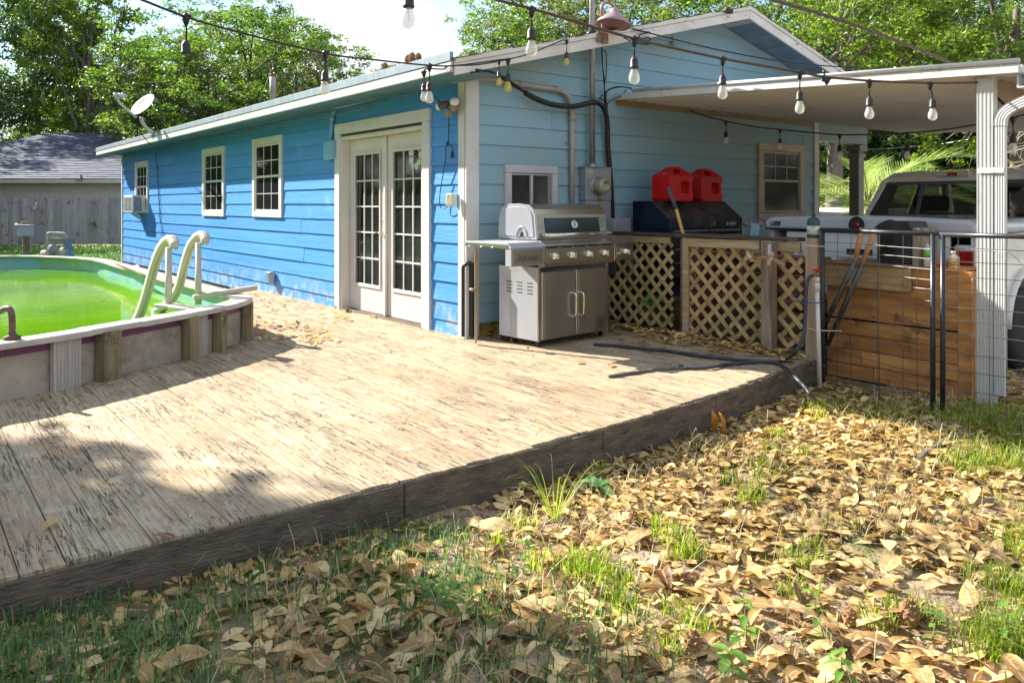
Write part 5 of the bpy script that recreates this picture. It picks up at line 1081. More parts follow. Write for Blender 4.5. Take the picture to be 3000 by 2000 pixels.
# spray can, gourd, bottle
def onbin(px): p = onX(px, 787, BX+.08); return Vector((BX+.08, p.y, zbt+.013))
def lab(n, l, cat, p): return thing(n, l, cat, p)
p = onbin(2717); o = lab('spray_can', 'green and white aerosol can on the wooden bin', 'spray can', p)
MB().lathe([(.026,0),(.029,.004),(.029,.135),(.022,.15),(.012,.155)], p, 20).build('can', M('can label', (.60,.62,.60), .35, col2=(.5,.52,.5), bump=0), o, True); MB().lathe([(.0295,.07),(.0295,.132)], p, 20).build('green_band', M('green label', (.20,.50,.08), .4, bump=0), o, True); MB().lathe([(.014,.155),(.012,.175),(.004,.18)], p, 14).build('nozzle', M('white cap', (.7,.7,.7), .4), o, True)
p = onbin(2760); o = lab('orange_gourd', 'small orange gourd behind the black gate posts', 'gourd', p); MB().lathe([(.01,0),(.04,.012),(.052,.035),(.04,.055),(.015,.062)], p, 18).build('body', M('orange skin', (.60,.17,.02), .4), o, True); MB().lathe([(.008,.06),(.006,.08)], p, 8).build('stem', barkM, o)
p = onbin(2793); o = lab('plastic_bottle', 'cream plastic bottle with a yellow label on the wooden bin', 'bottle', p)
MB().lathe([(.038,0),(.041,.005),(.041,.085),(.034,.098),(.017,.103),(.017,.125),(.015,.128)], p, 22).build('bottle', M('cream plastic', (.66,.58,.44), .4, bump=0), o, True); MB().lathe([(.0415,.02),(.0415,.075)], p, 22).build('label', M('yellow label', (.55,.38,.12), .5, col2=(.28,.15,.05), vs=45, pos=(.44,.5), bump=0), o, True); MB().lathe([(.0185,.110),(.0185,.130),(.016,.132)], p, 16).build('cap', M('ivory cap', (.62,.58,.5), .4, bump=0), o, True)
# loppers
lo = thing('loppers', 'long-handled loppers with wooden grips leaning against the bin', 'loppers', onX(2440, 1000, 1.95))
for (x0, y0), (x1, y1), (x2, y2), d in (((2526,668),(2505,765),(2420,945),0), ((2560,682),(2528,770),(2425,1010),.04)):
    a, b, c3 = onX(x0, y0, 1.86+d), onX(x1, y1, 1.84+d), onX(x2, y2, 1.74+d); MB().tube([a, a.lerp(b, .5), b], [.021,.022,.018], 12).build('grip', M('orange wood grip', (.55,.27,.10), .5, col2=(.42,.2,.07), vs=12) if d == 0 else bpy.data.materials['orange wood grip'], lo, True); MB().tube([b, b.lerp(c3, .3), c3], [.019,.022,.018], 10).build('arm', M('grey steel tube', (.12,.12,.13), .4, metal=.6) if d == 0 else bpy.data.materials['grey steel tube'], lo, True)
# ================================================================== WIRE GATES
def gate(A, B, zA, zB, gA, gB, lab, grid_v, grid_h, leftpost=True):
    o = thing('wire_gate', lab, 'gate', ((A.x+B.x)/2, (A.y+B.y)/2, -.2)); r = .0170
    A0, B0 = Vector((A.x, A.y, gA)), Vector((B.x, B.y, gB)); A1, B1 = Vector((A.x, A.y, zA)), Vector((B.x, B.y, zB))
    MB().tube([A0, A1], r, 10).build('post', gateM, o, True); MB().tube([B0, B1], r, 10).build('post', gateM, o, True); MB().tube([A1+(A1-B1).normalized()*.02, B1+(B1-A1).normalized()*.02], r, 10).build('top_rail', gateM, o, True)
    random.seed(int(abs(A.y)*100))
    for u in grid_v:
        a, b = A0.lerp(B0, u), A1.lerp(B1, u); a.x += .0+random.uniform(-.004, .004); MB().tube([a+Vector((0,0,.02)), a.lerp(b, .5)+Vector((random.uniform(-.006,.006), random.uniform(-.006,.006), 0)), b], .0028, 5).build('wire', wireM, o)
    for v in grid_h:
        a, b = A0.lerp(A1, v), B0.lerp(B1, v); P = [a.lerp(b, t)+Vector((-.006, 0, random.uniform(-.004, .004))) for t in (0, .35, .7, 1)]
        MB().tube(P, .0028, 5).build('wire', wireM, o)
    return o
gA = W(2410, 1126, 6.36); gB = W(2733, 1222, 5.44); gC = W(2762, 1222, 5.40)
gD = Vector((gC.x+.10, gC.y-.95, -.23))
gate(gA, gB, W(2410, 673, 6.36).z, W(2738, 685, 5.44).z, gA.z, -.25, 'black-framed wire gate panel between the standpipe and the middle posts', [.155,.29,.54,.555,.76,.88], [.06,.12,.18,.24,.30,.36,.42,.475,.53,.585,.64,.70,.755,.81,.865,.92])
gate(gC, gD, W(2758, 687, 5.40).z, W(2758, 687, 5.40).z, -.25, -.25, 'black-framed wire gate panel in front of the white patio post, running out of view', [.10,.20,.30,.40,.51,.57,.62,.66,.74,.83,.93], [.09,.19,.29,.38,.48,.55,.62,.70,.78,.86,.93])
MB_ = None
wt = thing('tie_wire', 'thin pale wire tied from the white post to the gate', 'wire', W(2850, 730, 5.5))
MB().tube(smoothpath([W(2828, 728, 5.55), W(2870, 733, 5.5), W(2920, 735, 5.45), W(2955, 740, 5.4), W(2985, 765, 5.4), W(3005, 800, 5.4)], 4), .004, 5).build('wire', pvcwM, wt, True)
# ================================================================== PATIO ROOF
pr = thing('patio_roof', 'flat white aluminium patio roof sloping down from the gable wall over the truck', 'patio roof', (5, -2, 2.3))
RX0, RX1, RY = 1.92, 8.3, -3.9
zb_ = lambda y: 2.37+.055*y
x = RX0+.03; random.seed(3)
while x < RX1-.02:
    w = .152; q0 = .0015*random.random()
    MB().prism([(x, 0), (x+.010, -.012), (x+.016, -.012), (x+.022, 0), (x+w-.0006, 0), (x+w-.0006, .05), (x, .05)], lambda a, b: (a, -.03, zb_(-.03)+b+q0), lambda a, b: (a, RY, zb_(RY)+b+q0)).build('roof_panel', soffM, pr)
    x += w
def rb(x0, x1, lo, hi, n, m, ya=-.002, yb=RY, bv=.003): MB().prism([(ya, zb_(ya)+lo), (yb, zb_(yb)+lo), (yb, zb_(yb)+hi), (ya, zb_(ya)+hi)], lambda y, z: (x0, y, z), lambda y, z: (x1, y, z)).build(n, m, pr, bevel=bv)
rb(RX0-.02, RX0+.02, -.012, .052, 'edge_fascia', palM); 
MB().tube([(RX0-.022, -.3, zb_(-.3)+.072), (RX0-.022, RY-.005, zb_(RY)+.072)], .017, 10).build('edge_roll', palM, pr, True)
rb(RX1, RX1+.03, -.015, .08, 'edge_fascia', palM)
MB().box((RX0+.025, -.028, 2.30), (5.8, -.0225, 2.37)).build('ledger', M('yellow foam strip', (.30,.23,.13), .8), pr)
bY = -3.60
MB().box((RX0+.12, bY-.035, zb_(bY)-.155), (RX1-.1, bY+.035, zb_(bY)-.004)).build('beam', M('aged beam', (.42,.34,.24), .6, col2=(.36,.28,.2)), pr, bevel=.004)
MB().prism([(0,0),(-.10,0),(-.10,-.01),(-.012,-.01),(-.012,-.095),(-.085,-.095),(-.12,-.02),(-.13,-.02),(-.095,-.105),(0,-.105)], lambda a, b: (RX0+.03, RY+a+.03, zb_(RY)-.004+b), lambda a, b: (RX1, RY+a+.03, zb_(RY)-.004+b)).build('gutter', palM, pr)
pst = thing('patio_post', 'white fluted aluminium patio roof post with green grime', 'post', (2.0, -3.6, -.2))
cx_ = 1.975; cy_ = onX(2908, 800, cx_).y; w, d = .085, .105
y0_, y1_ = cy_, cy_+d; poly = [(cx_, y0_), (cx_+w, y0_), (cx_+w, y1_), (cx_, y1_)]
n = 4
for i in range(n): 
    yy = y1_-(i+.5)*d/n; poly += [(cx_, yy+.009), (cx_+.006, yy+.005), (cx_+.006, yy-.005), (cx_, yy-.009)]
MB().prism(poly, lambda a, b: (a, b, -.2), lambda a, b: (a, b, 2.155)).build('post', palM, pst)
dsp = thing('downspout', 'white corrugated downspout curving from the gutter down beside the patio post', 'downspout', (2.0, -3.7, 0))
def ribbed(P, w, d, name):
    vs = []; prof = []
    for i in range(9): prof.append((-w/2+w*i/8, d/2-(.006 if i % 2 else 0)))
    prof += [(w/2, -d/2), (-w/2, -d/2)]; k = len(prof); m = MB()
    for i, p in enumerate(P):
        tg = (P[min(i+1, len(P)-1)]-P[max(i-1, 0)]).normalized(); ex = Vector((0,1,0)); nn = ex.cross(tg); 
        if nn.length < .2: ex = Vector((1,0,0)); nn = ex.cross(tg)
        ex = Vector((-.0,.0,0))
        sd_ = Vector((1,0,0)); a = tg.cross(sd_).normalized(); b = sd_   # ribs face -X
        for u, v in prof: vs.append(p+a*u*1-b*v)
    fs = [(i*k+j, i*k+(j+1) % k, (i+1)*k+(j+1) % k, (i+1)*k+j) for i in range(len(P)-1) for j in range(k)]+[tuple(range(k))[::-1], tuple((len(P)-1)*k+j for j in range(k))]
    return m.add(vs, fs).build(name, palM, dsp)
yd = cy_-.040
ribbed([Vector((2.005, yd, -.12)), Vector((2.005, yd, 1.79))], .066, .055, 'pipe')
e = smoothpath([Vector((2.005, yd, 1.795)), Vector((2.005, yd-.006, 1.85)), Vector((2.005, yd-.04, 1.90)), Vector((2.005, yd-.11, 1.94)), Vector((2.005, yd-.20, 1.975)), Vector((2.005, yd-.245, 2.01)), Vector((2.005, yd-.255, 2.06))], 4)
e2 = []
for i, p in enumerate(e): e2.append(p)
ribbed(e2, .072, .062, 'elbow')
MB().box((1.966, yd-.036, 1.46), (1.973, y1_-.01, 1.50)).build('strap', palM, dsp, bevel=.001)
vn = thing('gutter_vine', 'small green vine and dead stems hanging from the gutter end', 'vine', (1.97, -3.99, 2.1)); random.seed(5); m = MB(); m2 = MB()
for k in range(6):
    p = Vector((1.96, RY-.05-random.random()*.08, zb_(RY)-.03)); P = [p]
    for i in range(5): p = p+Vector((random.uniform(-.02,.01), random.uniform(-.03,.03), -random.uniform(.02,.05))); P.append(p)
    m.tube(P, .003, 4)
    for q_ in P[1:]:
        e_ = Vector((random.uniform(-1,1), random.uniform(-1,1), random.uniform(-.5,.5))).normalized()*.018; f_ = e_.cross(Vector((1,0,.3))).normalized()*.012; m2.add([q_, q_+e_+f_, q_+e_*2, q_+e_-f_], [(0,1,2,3)])
m.build('stems', rustM, vn); tag(m2.build('leaves', leafmat('vine leaf', (.10,.22,.02), (.2,.3,.04)), vn), kind='stuff')
# ================================================================== PICKUP TRUCK (local axes: x forward, y left, origin rear bumper on ground)
tk = thing('pickup_truck', 'white pickup truck with a tonneau lid parked tail-first under the patio roof', 'pickup truck', (2.62, -2.40, -.22), 0, local=True)
TW = .95
def tp(mb, n, m, p=tk, **k): return mb.build(n, m, p, **k)
def side_prof(poly, y0, y1, n, m, p=tk, **k): return tp(MB().prism(poly, lambda a, z: (a, y0, z), lambda a, z: (a, y1, z)), n, m, p, **k)
def archpts(cx, r, z0, a0=0, a1=180, n=9): return [(cx+r*math.cos(R_(a0+(a1-a0)*i/n)), z0+r*math.sin(R_(a0+(a1-a0)*i/n))) for i in range(n+1)]
wz = .36; wx, wf = 1.05, 4.75
for s in (-1, 1):
    poly = [(.03,.50),(wx-.46,.50)]+[(x, z) for x, z in archpts(wx, .45, wz+.05, 180, 0)]+[(wx+.46,.46),(1.58,.44),(1.58,1.21),(.0,1.21)]
    side_prof(poly, s*TW, s*(TW-.05), 'bed_side', truckM, bevel=.02, seg=2)
    arc = [(x, z) for x, z in archpts(wx, .475, wz+.05, 0, 180, 12)]
    tp(MB().tube([(x, s*(TW+.01), z) for x, z in arc], .035, 8), 'wheel_arch_flare', truckM, smooth=True)
tg_ = tp(MB().box((-.03, -TW+.20, .60), (.03, TW-.20, 1.20)), 'tailgate', truckM, bevel=.02, seg=2)
tp(MB().box((-.045, -.22, .98), (-.031, .22, 1.10)), 'handle_recess', truckM, tg_, bevel=.005); tp(MB().box((-.055, -.12, 1.01), (-.046, .12, 1.06)), 'handle', blackM, tg_, bevel=.004)
for s in (-1, 1):
    tl = tp(MB().box((-.035, s*TW-(.165 if s > 0 else -.0)-.0, .72), (.10, s*TW+(.004 if s > 0 else .165), 1.13)), 'tail_light', lensM, bevel=.02, seg=2)
    tp(MB().box((-.045, (s*(TW-.155) if s > 0 else -TW+.01), .76), (-.036, (s*(TW-.01) if s > 0 else -TW+.155), 1.08)), 'red_lens', tailM, tl, bevel=.004)
tp(MB().box((-.16, -TW+.02, .42), (.02, TW-.02, .57)), 'rear_bumper', M('dark bumper', (.04,.045,.05), .4), bevel=.03, seg=2)
tp(MB().box((-.17, -.40, .575), (-.02, .40, .60)), 'bumper_step', galvM)
# tonneau lid
prof = [(-TW-.02,1.215),(-TW-.025,1.30),(-TW+.05,1.335),(-.3,1.355),(.3,1.355),(TW-.05,1.335),(TW+.025,1.30),(TW+.02,1.215)]
tn = tp(MB().prism(prof, lambda y, z: (-.06, y, z), lambda y, z: (1.57, y, z)), 'tonneau_lid', tonM, bevel=.035, seg=3)
tp(MB().tube([(-.062, -TW, 1.222), (-.062, TW, 1.222)], .008, 6), 'seal', blackM, tn)
tp(MB().lathe([(.075,0),(.07,.008)], (-.062, .02, 1.275), 24, (-1,0,0)), 'latch_plate', blackM, tn); tp(MB().lathe([(.03,.008),(.02,.022)], (-.062, .02, 1.275), 12, (-1,0,0)), 'latch_knob', tailM, tn)
text('LEER', .055, 'lettering', blackM, tn, (-.063, .90, 1.255), (0,-1,0), (0,0,1), .001, .25, .002)
# cab: lower body, roof, pillars and see-through glass
Wd = lambda z: TW-.0 if z < 1.23 else TW-.04-(z-1.23)*.36
def shell(pr, n, **k):
    m = MB(); q = len(pr); L_ = [(x, Wd(z), z) for x, z in pr]; R__ = [(x, -Wd(z), z) for x, z in pr]
    m.add(L_+R__, [tuple(range(q)), tuple(range(2*q-1, q-1, -1))]+[(i, q+i, q+(i+1) % q, (i+1) % q) for i in range(q)]); return tp(m, n, truckM, **k)
cb_ = shell([(1.96,.44),(1.96,1.22),(2.01,1.285),(4.22,1.285),(4.30,1.22),(4.30,.44)], 'cab', bevel=.02, seg=2)
shell([(2.16,1.685),(2.20,1.75),(2.32,1.805),(2.9,1.845),(3.5,1.825),(3.70,1.75),(3.66,1.72),(2.9,1.74)], 'cab_roof', bevel=.03, seg=2)
for s in (-1, 1):
    def pill(x0, x1, u0, u1): # (x at z 1.28 from,to) (x at z 1.72 from,to)
        z0, z1 = 1.27, 1.735; P = [(x0, z0), (x1, z0), (u1, z1), (u0, z1)]
        MB_2 = MB().add([(x, s*Wd(z), z) for x, z in P]+[(x, s*(Wd(z)-.07), z) for x, z in P], [(0,1,2,3), (7,6,5,4), (0,4,5,1), (1,5,6,2), (2,6,7,3), (3,7,4,0)]); tp(MB_2, 'pillar', truckM, bevel=.01)
    pill(1.99, 2.38, 2.15, 2.44); pill(3.02, 3.10, 3.02, 3.10); pill(4.02, 4.22, 3.58, 3.70)
def alphaglass(n, a): return glassmat(n, (.012,.014,.015), .04, a)
tint = alphaglass('tinted glass', .5)
def quadglass(pts, n, m_=tint, p=cb_, t=.004, nrm=(-1,0,0)):
    nv = Vector(nrm)*t; P = [Vector(q) for q in pts]; k = len(P); return tp(MB().add(P+[q+nv for q in P], [tuple(range(k))[::-1], tuple(range(k, 2*k))]+[(i, (i+1) % k, k+(i+1) % k, k+i) for i in range(k)]), n, m_, p)
bx_ = lambda z: 2.02+(z-1.30)*(.16/.42)-.012
W2 = lambda z: Wd(z)-.03
sealM = M('grey window frame', (.09,.11,.13), .35, bump=0)
wins = ((.31, .83, .30, .68), (-.27, .27, -.265, .265), (-.83, -.31, -.68, -.30))
for a, b, ta, tb in wins: quadglass([(bx_(1.32)-.006, a, 1.32), (bx_(1.32)-.006, b, 1.32), (bx_(1.67)-.006, tb, 1.67), (bx_(1.67)-.006, ta, 1.67)], 'rear_window', t=.003)
for y0, y1, u0, u1 in ((.27, .31, .265, .30), (-.31, -.27, -.30, -.265)): quadglass([(bx_(1.30), y0, 1.30), (bx_(1.30), y1, 1.30), (bx_(1.70), u1, 1.70), (bx_(1.70), u0, 1.70)], 'window_seal', sealM, t=.02)
quadglass([(bx_(1.275), -.93, 1.275), (bx_(1.275), .93, 1.275), (bx_(1.325), .90, 1.325), (bx_(1.325), -.90, 1.325)], 'window_seal', sealM, t=.015)
quadglass([(bx_(1.665), -.76, 1.665), (bx_(1.665), .76, 1.665), (bx_(1.70), .74, 1.70), (bx_(1.70), -.74, 1.70)], 'window_seal', sealM, t=.015)
quadglass([(4.16, -.80, 1.30), (4.16, .80, 1.30), (3.68, .68, 1.71), (3.68, -.68, 1.71)], 'windscreen', glassmat('clear windscreen', (.05,.06,.06), .03, .25), nrm=(1,0,0))
for y in (-.55, .42, .60):
    tp(MB().box((2.75, y-.20, .9), (2.9, y+.20, 1.36)).box((2.78, y-.11, 1.38), (2.88, y+.11, 1.56)), 'seat', blackM, bevel=.05, seg=2)
for y in (-.05,): tp(MB().box((3.1, y-.13, 1.2), (3.2, y+.13, 1.40)), 'console', blackM, bevel=.04)
tp(MB().box((3.62, -.12, 1.60), (3.66, .12, 1.66)), 'mirror_inside', blackM, bevel=.01)
tp(MB().box((2.155, -.17, 1.742), (2.24, .17, 1.795)), 'brake_light', lensM, cb_, bevel=.012); tp(MB().box((2.148, -.05, 1.752), (2.158, .05, 1.785)), 'brake_lens', tailM, cb_, bevel=.003)
for s in (-1, 1):
    z0, z1 = 1.27, 1.70; P = [(2.40, z0), (2.46, z1), (3.02, z1+.02), (3.02, z0)]; Q = [(3.10, z0), (3.10, z1+.02), (3.55, z1), (3.95, z0)]
    for p4 in (P, Q): quadglass([(x, s*(Wd(z)+.002), z) for x, z in p4], 'side_window', nrm=(0, s, .3))
    tp(MB().box((3.05, s*(TW+.001)-.002, .46), (3.058, s*(TW+.001)+.002, 1.24)).box((2.30, s*(TW+.001)-.002, .46), (2.308, s*(TW+.001)+.002, 1.24)), 'door_gap', blackM)
    tp(MB().box((2.85, s*TW-.01*s-.01, 1.08), (3.0, s*TW+.02*s+.01, 1.12)), 'door_handle', truckM, bevel=.006)
    tp(MB().box((3.85, s*(TW+.05)-.03, 1.20), (3.95, s*(TW+.2), 1.40)), 'mirror', blackM, bevel=.02)
hood = [(4.32,.5),(wf-.46,.5)]+archpts(wf, .45, wz+.05, 180, 0)+[(5.45,.5),(5.50,.95),(5.40,1.15),(4.32,1.24)]
for s in (-1, 1): side_prof(hood, s*TW, s*(TW-.06), 'fender', truckM, bevel=.02)
side_prof([(4.31,.6),(5.46,.6),(5.46,1.0),(5.38,1.17),(4.31,1.26)], -TW+.06, TW-.06, 'hood', truckM, bevel=.03)
tp(MB().box((5.5, -TW, .42), (5.62, TW, .62)), 'front_bumper', galvM, bevel=.03)
tp(MB().box((.06, -.8, .45), (4.9, .8, .60)), 'underbody', blackM)
tp(MB().box((.04, -TW+.051, .60), (1.57, TW-.051, .9)), 'bed_floor', blackM)
for x in (wx, wf):
    for s in (-1, 1):
        c = Vector((x, s*(TW-.14), wz)); wv = tp(MB().lathe([(.22,-.12),(.34,-.12),(.365,-.09),(.365,.09),(.34,.12),(.22,.12)], c, 32, (0,s,0)), 'wheel', tireM, smooth=True)
        m = MB().lathe([(.225,.02),(.235,.118),(.215,.120),(.20,.06)], c, 28, (0,s,0)).lathe([(.07,.05),(.06,.10),(.04,.105)], c, 16, (0,s,0))
        for k in range(5):
            g = 2*math.pi*k/5; e = Vector((math.cos(g), 0, math.sin(g))); m.bar(c+e*.04+Vector((0,s*.08,0)), c+e*.215+Vector((0,s*.10,0)), .075, .03, up=(0,1,0))
        tp(m, 'rim', rimM, wv)
for q in [o for c in tk.children for o in (c, *c.children)]:          # short bed: the cab sits right behind it
    if q.type == 'MESH' and min(v.co.x for v in q.data.vertices) > 1.9: q.data.transform(Matrix.Translation((-.35, 0, 0)))
# white car beyond, and dark-roofed house far away
pc2 = thing('parked_white_car', 'white car parked beyond the porch column in front of the palm', 'car', W(2440, 650, 17), R_(70), local=True)
body = [(-2.1,.3),(-2.15,.8),(-1.6,.95),(-1.0,1.38),(.4,1.42),(1.25,.98),(2.1,.85),(2.2,.35)]
# placed so its windscreen shows left of the column
pc2.location = W(2520, 690, 17.5); pc2.location.z = -.25
b_ = MB().prism(body, lambda x, z: (x, -.85, z), lambda x, z: (x, .85, z)).build('body', truckM, pc2, bevel=.06, seg=2)
for s in (-1, 1): MB().prism([(-1.35,.95),(-.92,1.30),(.36,1.33),(1.05,.98)], lambda x, z: (x, s*.852, z), lambda x, z: (x, s*.86, z)).build('side_window', tint, pc2)
MB().add([(.42,-.72,1.405),(.42,.72,1.405),(1.22,.78,1.0),(1.22,-.78,1.0)], [(0,1,2,3)]).build('windscreen', M('glass with painted glint', (.3,.36,.4), .1, bump=0), pc2)  # pale windscreen colour carries the glint
for x in (-1.35, 1.4):
    for s in (-1, 1): MB().lathe([(.2,-.1),(.33,-.1),(.33,.1),(.2,.1)], (x, s*.8, .33), 20, (0,1,0)).build('wheel', tireM, pc2, True)
dc = thing('distant_dark_car', 'dark blue car with red tail lights seen in the gap by the far corner trim', 'car', W(2405, 650, 30), R_(50), local=True); dc.location.z = -.25
MB().prism(body, lambda x, z: (x, -.85, z), lambda x, z: (x, .85, z)).build('body', M('dark blue car paint', (.04,.06,.10), .2, coat=.5), dc, bevel=.06)
for s in (-1, 1): MB().box((-2.17, s*.65-.14, .62), (-2.12, s*.65+.14, .76)).build('tail_light', tailM, dc)
for x in (-1.35, 1.4):
    for s in (-1, 1): MB().lathe([(.2,-.1),(.33,-.1),(.33,.1),(.2,.1)], (x, s*.8, .33), 20, (0,1,0)).build('wheel', tireM, dc, True)
fh = thing('distant_red_roof_house', 'low distant house with a dark red roof behind the truck at the right edge', 'house', W(3050, 620, 30))
MB().bar(W(2938, 600, 30), W(3300, 600, 30), 7, 2.4, up=(0,0,1)).build('wall', fieldM, fh)
a, b = W(2925, 546, 26), W(3340, 546, 26); MB().prism([(-.2,1.9),(4,3.1),(8.2,1.9),(8.2,1.8),(-.2,1.8)], lambda u, z: a.to_2d().to_3d()+Vector((s_,c_,0))*u+Vector((0,0,z)), lambda u, z: b.to_2d().to_3d()+Vector((s_,c_,0))*u+Vector((0,0,z))).build('roof', M('dark red roof', (.10,.035,.035), .7), fh)
p = W(2983, 530, 27); MB().lathe([(.10,-.1),(.10,.02),(.19,.03),(.19,.08),(.14,.10),(.19,.12),(.19,.16),(.05,.20)], (p.x, p.y, 1.95), 14).build('roof_vent', whiteM, fh, True)
# ================================================================== LAMPS AND STRING LIGHTS
bl = thing('barn_lamp', 'rusty red gooseneck barn lamp mounted on the sloping rake board', 'lamp', onY(1768, 110, -.5)); Yl = -.53
zk = onY(1768, 108, -.49)
MB().box((zk.x-.085, -.498, zk.z-.06), (zk.x-.012, -.485, zk.z+.045)).build('wood_block', postM, bl, bevel=.002); MB().box((zk.x-.010, -.505, zk.z-.065), (zk.x+.055, -.485, zk.z+.04)).build('base_plate', M('rust brown', (.16,.06,.035), .8, vs=30, col2=(.3,.2,.12)), bl, bevel=.003)
MB().tube(smoothpath([onY(x, y, Yl) for x, y in ((1765,98),(1765,60),(1763,35),(1764,20),(1772,10),(1784,10),(1793,16),(1798,30))], 5), .014, 10).build('gooseneck', rustM, bl, True)
c = onY(1801, 40, Yl-.02); MB().lathe([(.018,.06),(.045,.035),(.05,0),(.065,-.012),(.11,-.045),(.12,-.065),(.15,-.075),(.175,-.115),(.172,-.12),(.14,-.08),(.05,-.01)][::-1], c, 32, (.18,0,1)).build('shade', pinkM, bl, True)
fc = M('floodlight grey', (.22,.2,.19), .5)
er = thing('corroded_lamp_base', 'corroded black lamp holder stub near the peak of the rake board', 'lamp base', onY(2125, 32, -.5)); p = onY(2128, 32, -.50)
MB().lathe([(.035,0),(.032,.05),(.02,.07)], p, 14, (-.6,-1,.2)).lathe([(.03,0),(.028,.04)], p+Vector((.05,0,.0)), 12, (1,-.6,0)).build('holder', M('corroded metal', (.09,.06,.055), .7, bump=.3), er, True)
sh = thing('small_wall_hook', 'small metal hook fixed to the upper gable siding', 'hook', onY(1968, 125, -.03)); p = onY(1968, 122, -.03)
MB().tube([p+Vector((0,0,.05)), p+Vector((0,-.02,.03)), p+Vector((0,-.03,-.02)), p+Vector((.02,-.03,-.05))], .008, 6).bar(p+Vector((-.01,0,-.0)), p+Vector((.02,0,-.05)), .02, .01).build('hook', galvM, sh, True)
gcl = thing('gable_cable', 'thin black cable stretched across the gable in front of the siding', 'cable', onY(2100, 120, -.5))
a, b = onY(1850, 84, -.50), W(2600, 203, 9.6); P = [a.lerp(b, t)-Vector((0,0,.10*math.sin(math.pi*t))) for t in [i/10 for i in range(11)]]
MB().tube(P, .007, 6).tube(smoothpath([onY(x, y, -.5) for x, y in ((1852,84),(1862,88),(1875,92),(1890,94),(1905,96),(1880,100),(1872,108),(1880,114),(1900,110),(1906,117),(1892,120),(1870,116),(1866,124),(1888,131),(1903,130),(1880,128),(1850,122),(1828,111))], 3), .007, 5).build('cable', cableM, gcl, True)
pwl = thing('overhead_service_line', 'twisted brown overhead cable descending to the patio roof', 'cable', W(2500, 90, 9)); P = []
for i in range(40):
    t = i/39; x = 2180+620*t; y = -22+212*t+ -14*math.sin(math.pi*t); D = 7.5+3*t; g = i*1.3; q_ = W(x, y, D); P.append((q_, g))
for k in (0, 2.1, 4.2): MB().tube([q_+Vector((0, .014*math.cos(g+k), .014*math.sin(g+k))) for q_, g in P], .011, 5).build('strand', brownCM, pwl, True)
wf_ = thing('distant_wire', 'thin pale utility wire crossing the trees behind the patio', 'wire', W(2700, 430, 22)); MB().tube([W(2400, 446, 24), W(2600, 436, 24), W(2760, 422, 23), W(2870, 404, 22)], .012, 5).build('wire', galvM, wf_)
def bulb_drop(parent, p, drop, yel=0, no_bulb=False, lean=(0,0,0), s=1.0):
    p = Vector(p); ln = Vector(lean); b = p-Vector((0,0,drop))+ln
    MB().lathe([(.004,.020*s),(.010*s,.016*s),(.017*s,0),(.012*s,-.02*s),(.006*s,-.034*s)], p-Vector((0,0,.004)), 8).bar(p+Vector((-.02*s*c_,.02*s*s_,.004)), p+Vector((.02*s*c_,-.02*s*s_,.004)), .014*s, .010*s).tube([p-Vector((0,0,.02*s)), p.lerp(b, .6)+Vector((.002,0,0)), b], .0040*s, 5).build('drop_wire', cableM, parent, True)
    sk = MB().lathe([(.006*s,0),(.014*s,-.012*s),(.0185*s,-.022*s),(.0190*s,-.048*s),(.0205*s,-.050*s),(.0205*s,-.055*s),(.0180*s,-.060*s)], b, 14).build('socket', sockM, parent, True)
    if not no_bulb:
        MB().lathe([(.0140*s,-.058*s),(.0155*s,-.068*s),(.0225*s,-.086*s),(.0258*s,-.102*s),(.0245*s,-.116*s),(.018*s,-.127*s),(.008*s,-.132*s),(.001,-.133*s)], b, 18).build('bulb', bulbyM if yel else bulbM, sk, True)
        MB().tube([b-Vector((0,0,.058*s)), b-Vector((.003*s,0,.075*s)), b-Vector((-.004*s,0,.090*s)), b-Vector((.003*s,0,.103*s))], .0014*s, 4).build('filament', galvM, sk)
def string(lab, pts, drops, r=.0065, s=1.0):
    o = thing('string_lights', lab, 'string lights', W(*pts[len(pts)//2]), group='string lights hung around the patio')
    P = smoothpath([W(*p) for p in pts], 5); MB().tube(P, r, 7).build('cable', cableM if r < .008 else brownCM, o, True)
    for d in drops:
        x, y, D, dr = d[:4]; kw = d[4] if len(d) > 4 else {}; bulb_drop(o, W(x, y, D), dr, s=kw.pop('s', s), **kw)
    return o
S1 = 1.25
string('string lights crossing the sky on the left down to the roof corner', [(300,-42,3.4),(415,0,3.7),(545,50,4.05),(700,95,4.5),(952,157,5.1),(1100,176,5.5),(1258,192,5.9),(1340,192,6.1),(1462,176,6.6),(1498,172,6.75)],
       [(545,50,4.05,.118,{'no_bulb':True}), (952,157,5.1,.105), (1258,193,5.9,.115), (1242,212,5.95,.08,{'s':1.05}), (1462,178,6.6,.085,{'yel':True,'s':.95}), (1488,177,6.7,.105,{'yel':True})], .0065, S1)
string('string lights swooping from the eave corner up the rake board', [(1235,215,5.95),(1252,202,6.0),(1300,203,6.1),(1320,193,6.2),(1332,200,6.2)][:4]+[(1400,190,6.5),(1498,172,6.75),(1560,155,6.9),(1650,118,7.3),(1662,120,7.3)], [(1660,120,7.3,.10,{'yel':True,'s':1.0})], .006, 1)
string('single string light bulb hanging into the top of the view in front of the clouds', [(1040,-60,4.0),(1200,-25,4.0),(1360,-10,4.1),(1455,-4,4.2),(1557,24,4.25),(1700,70,4.45)][:3], [(1197,-26,4.0,.0,{})], .007, 1.45)
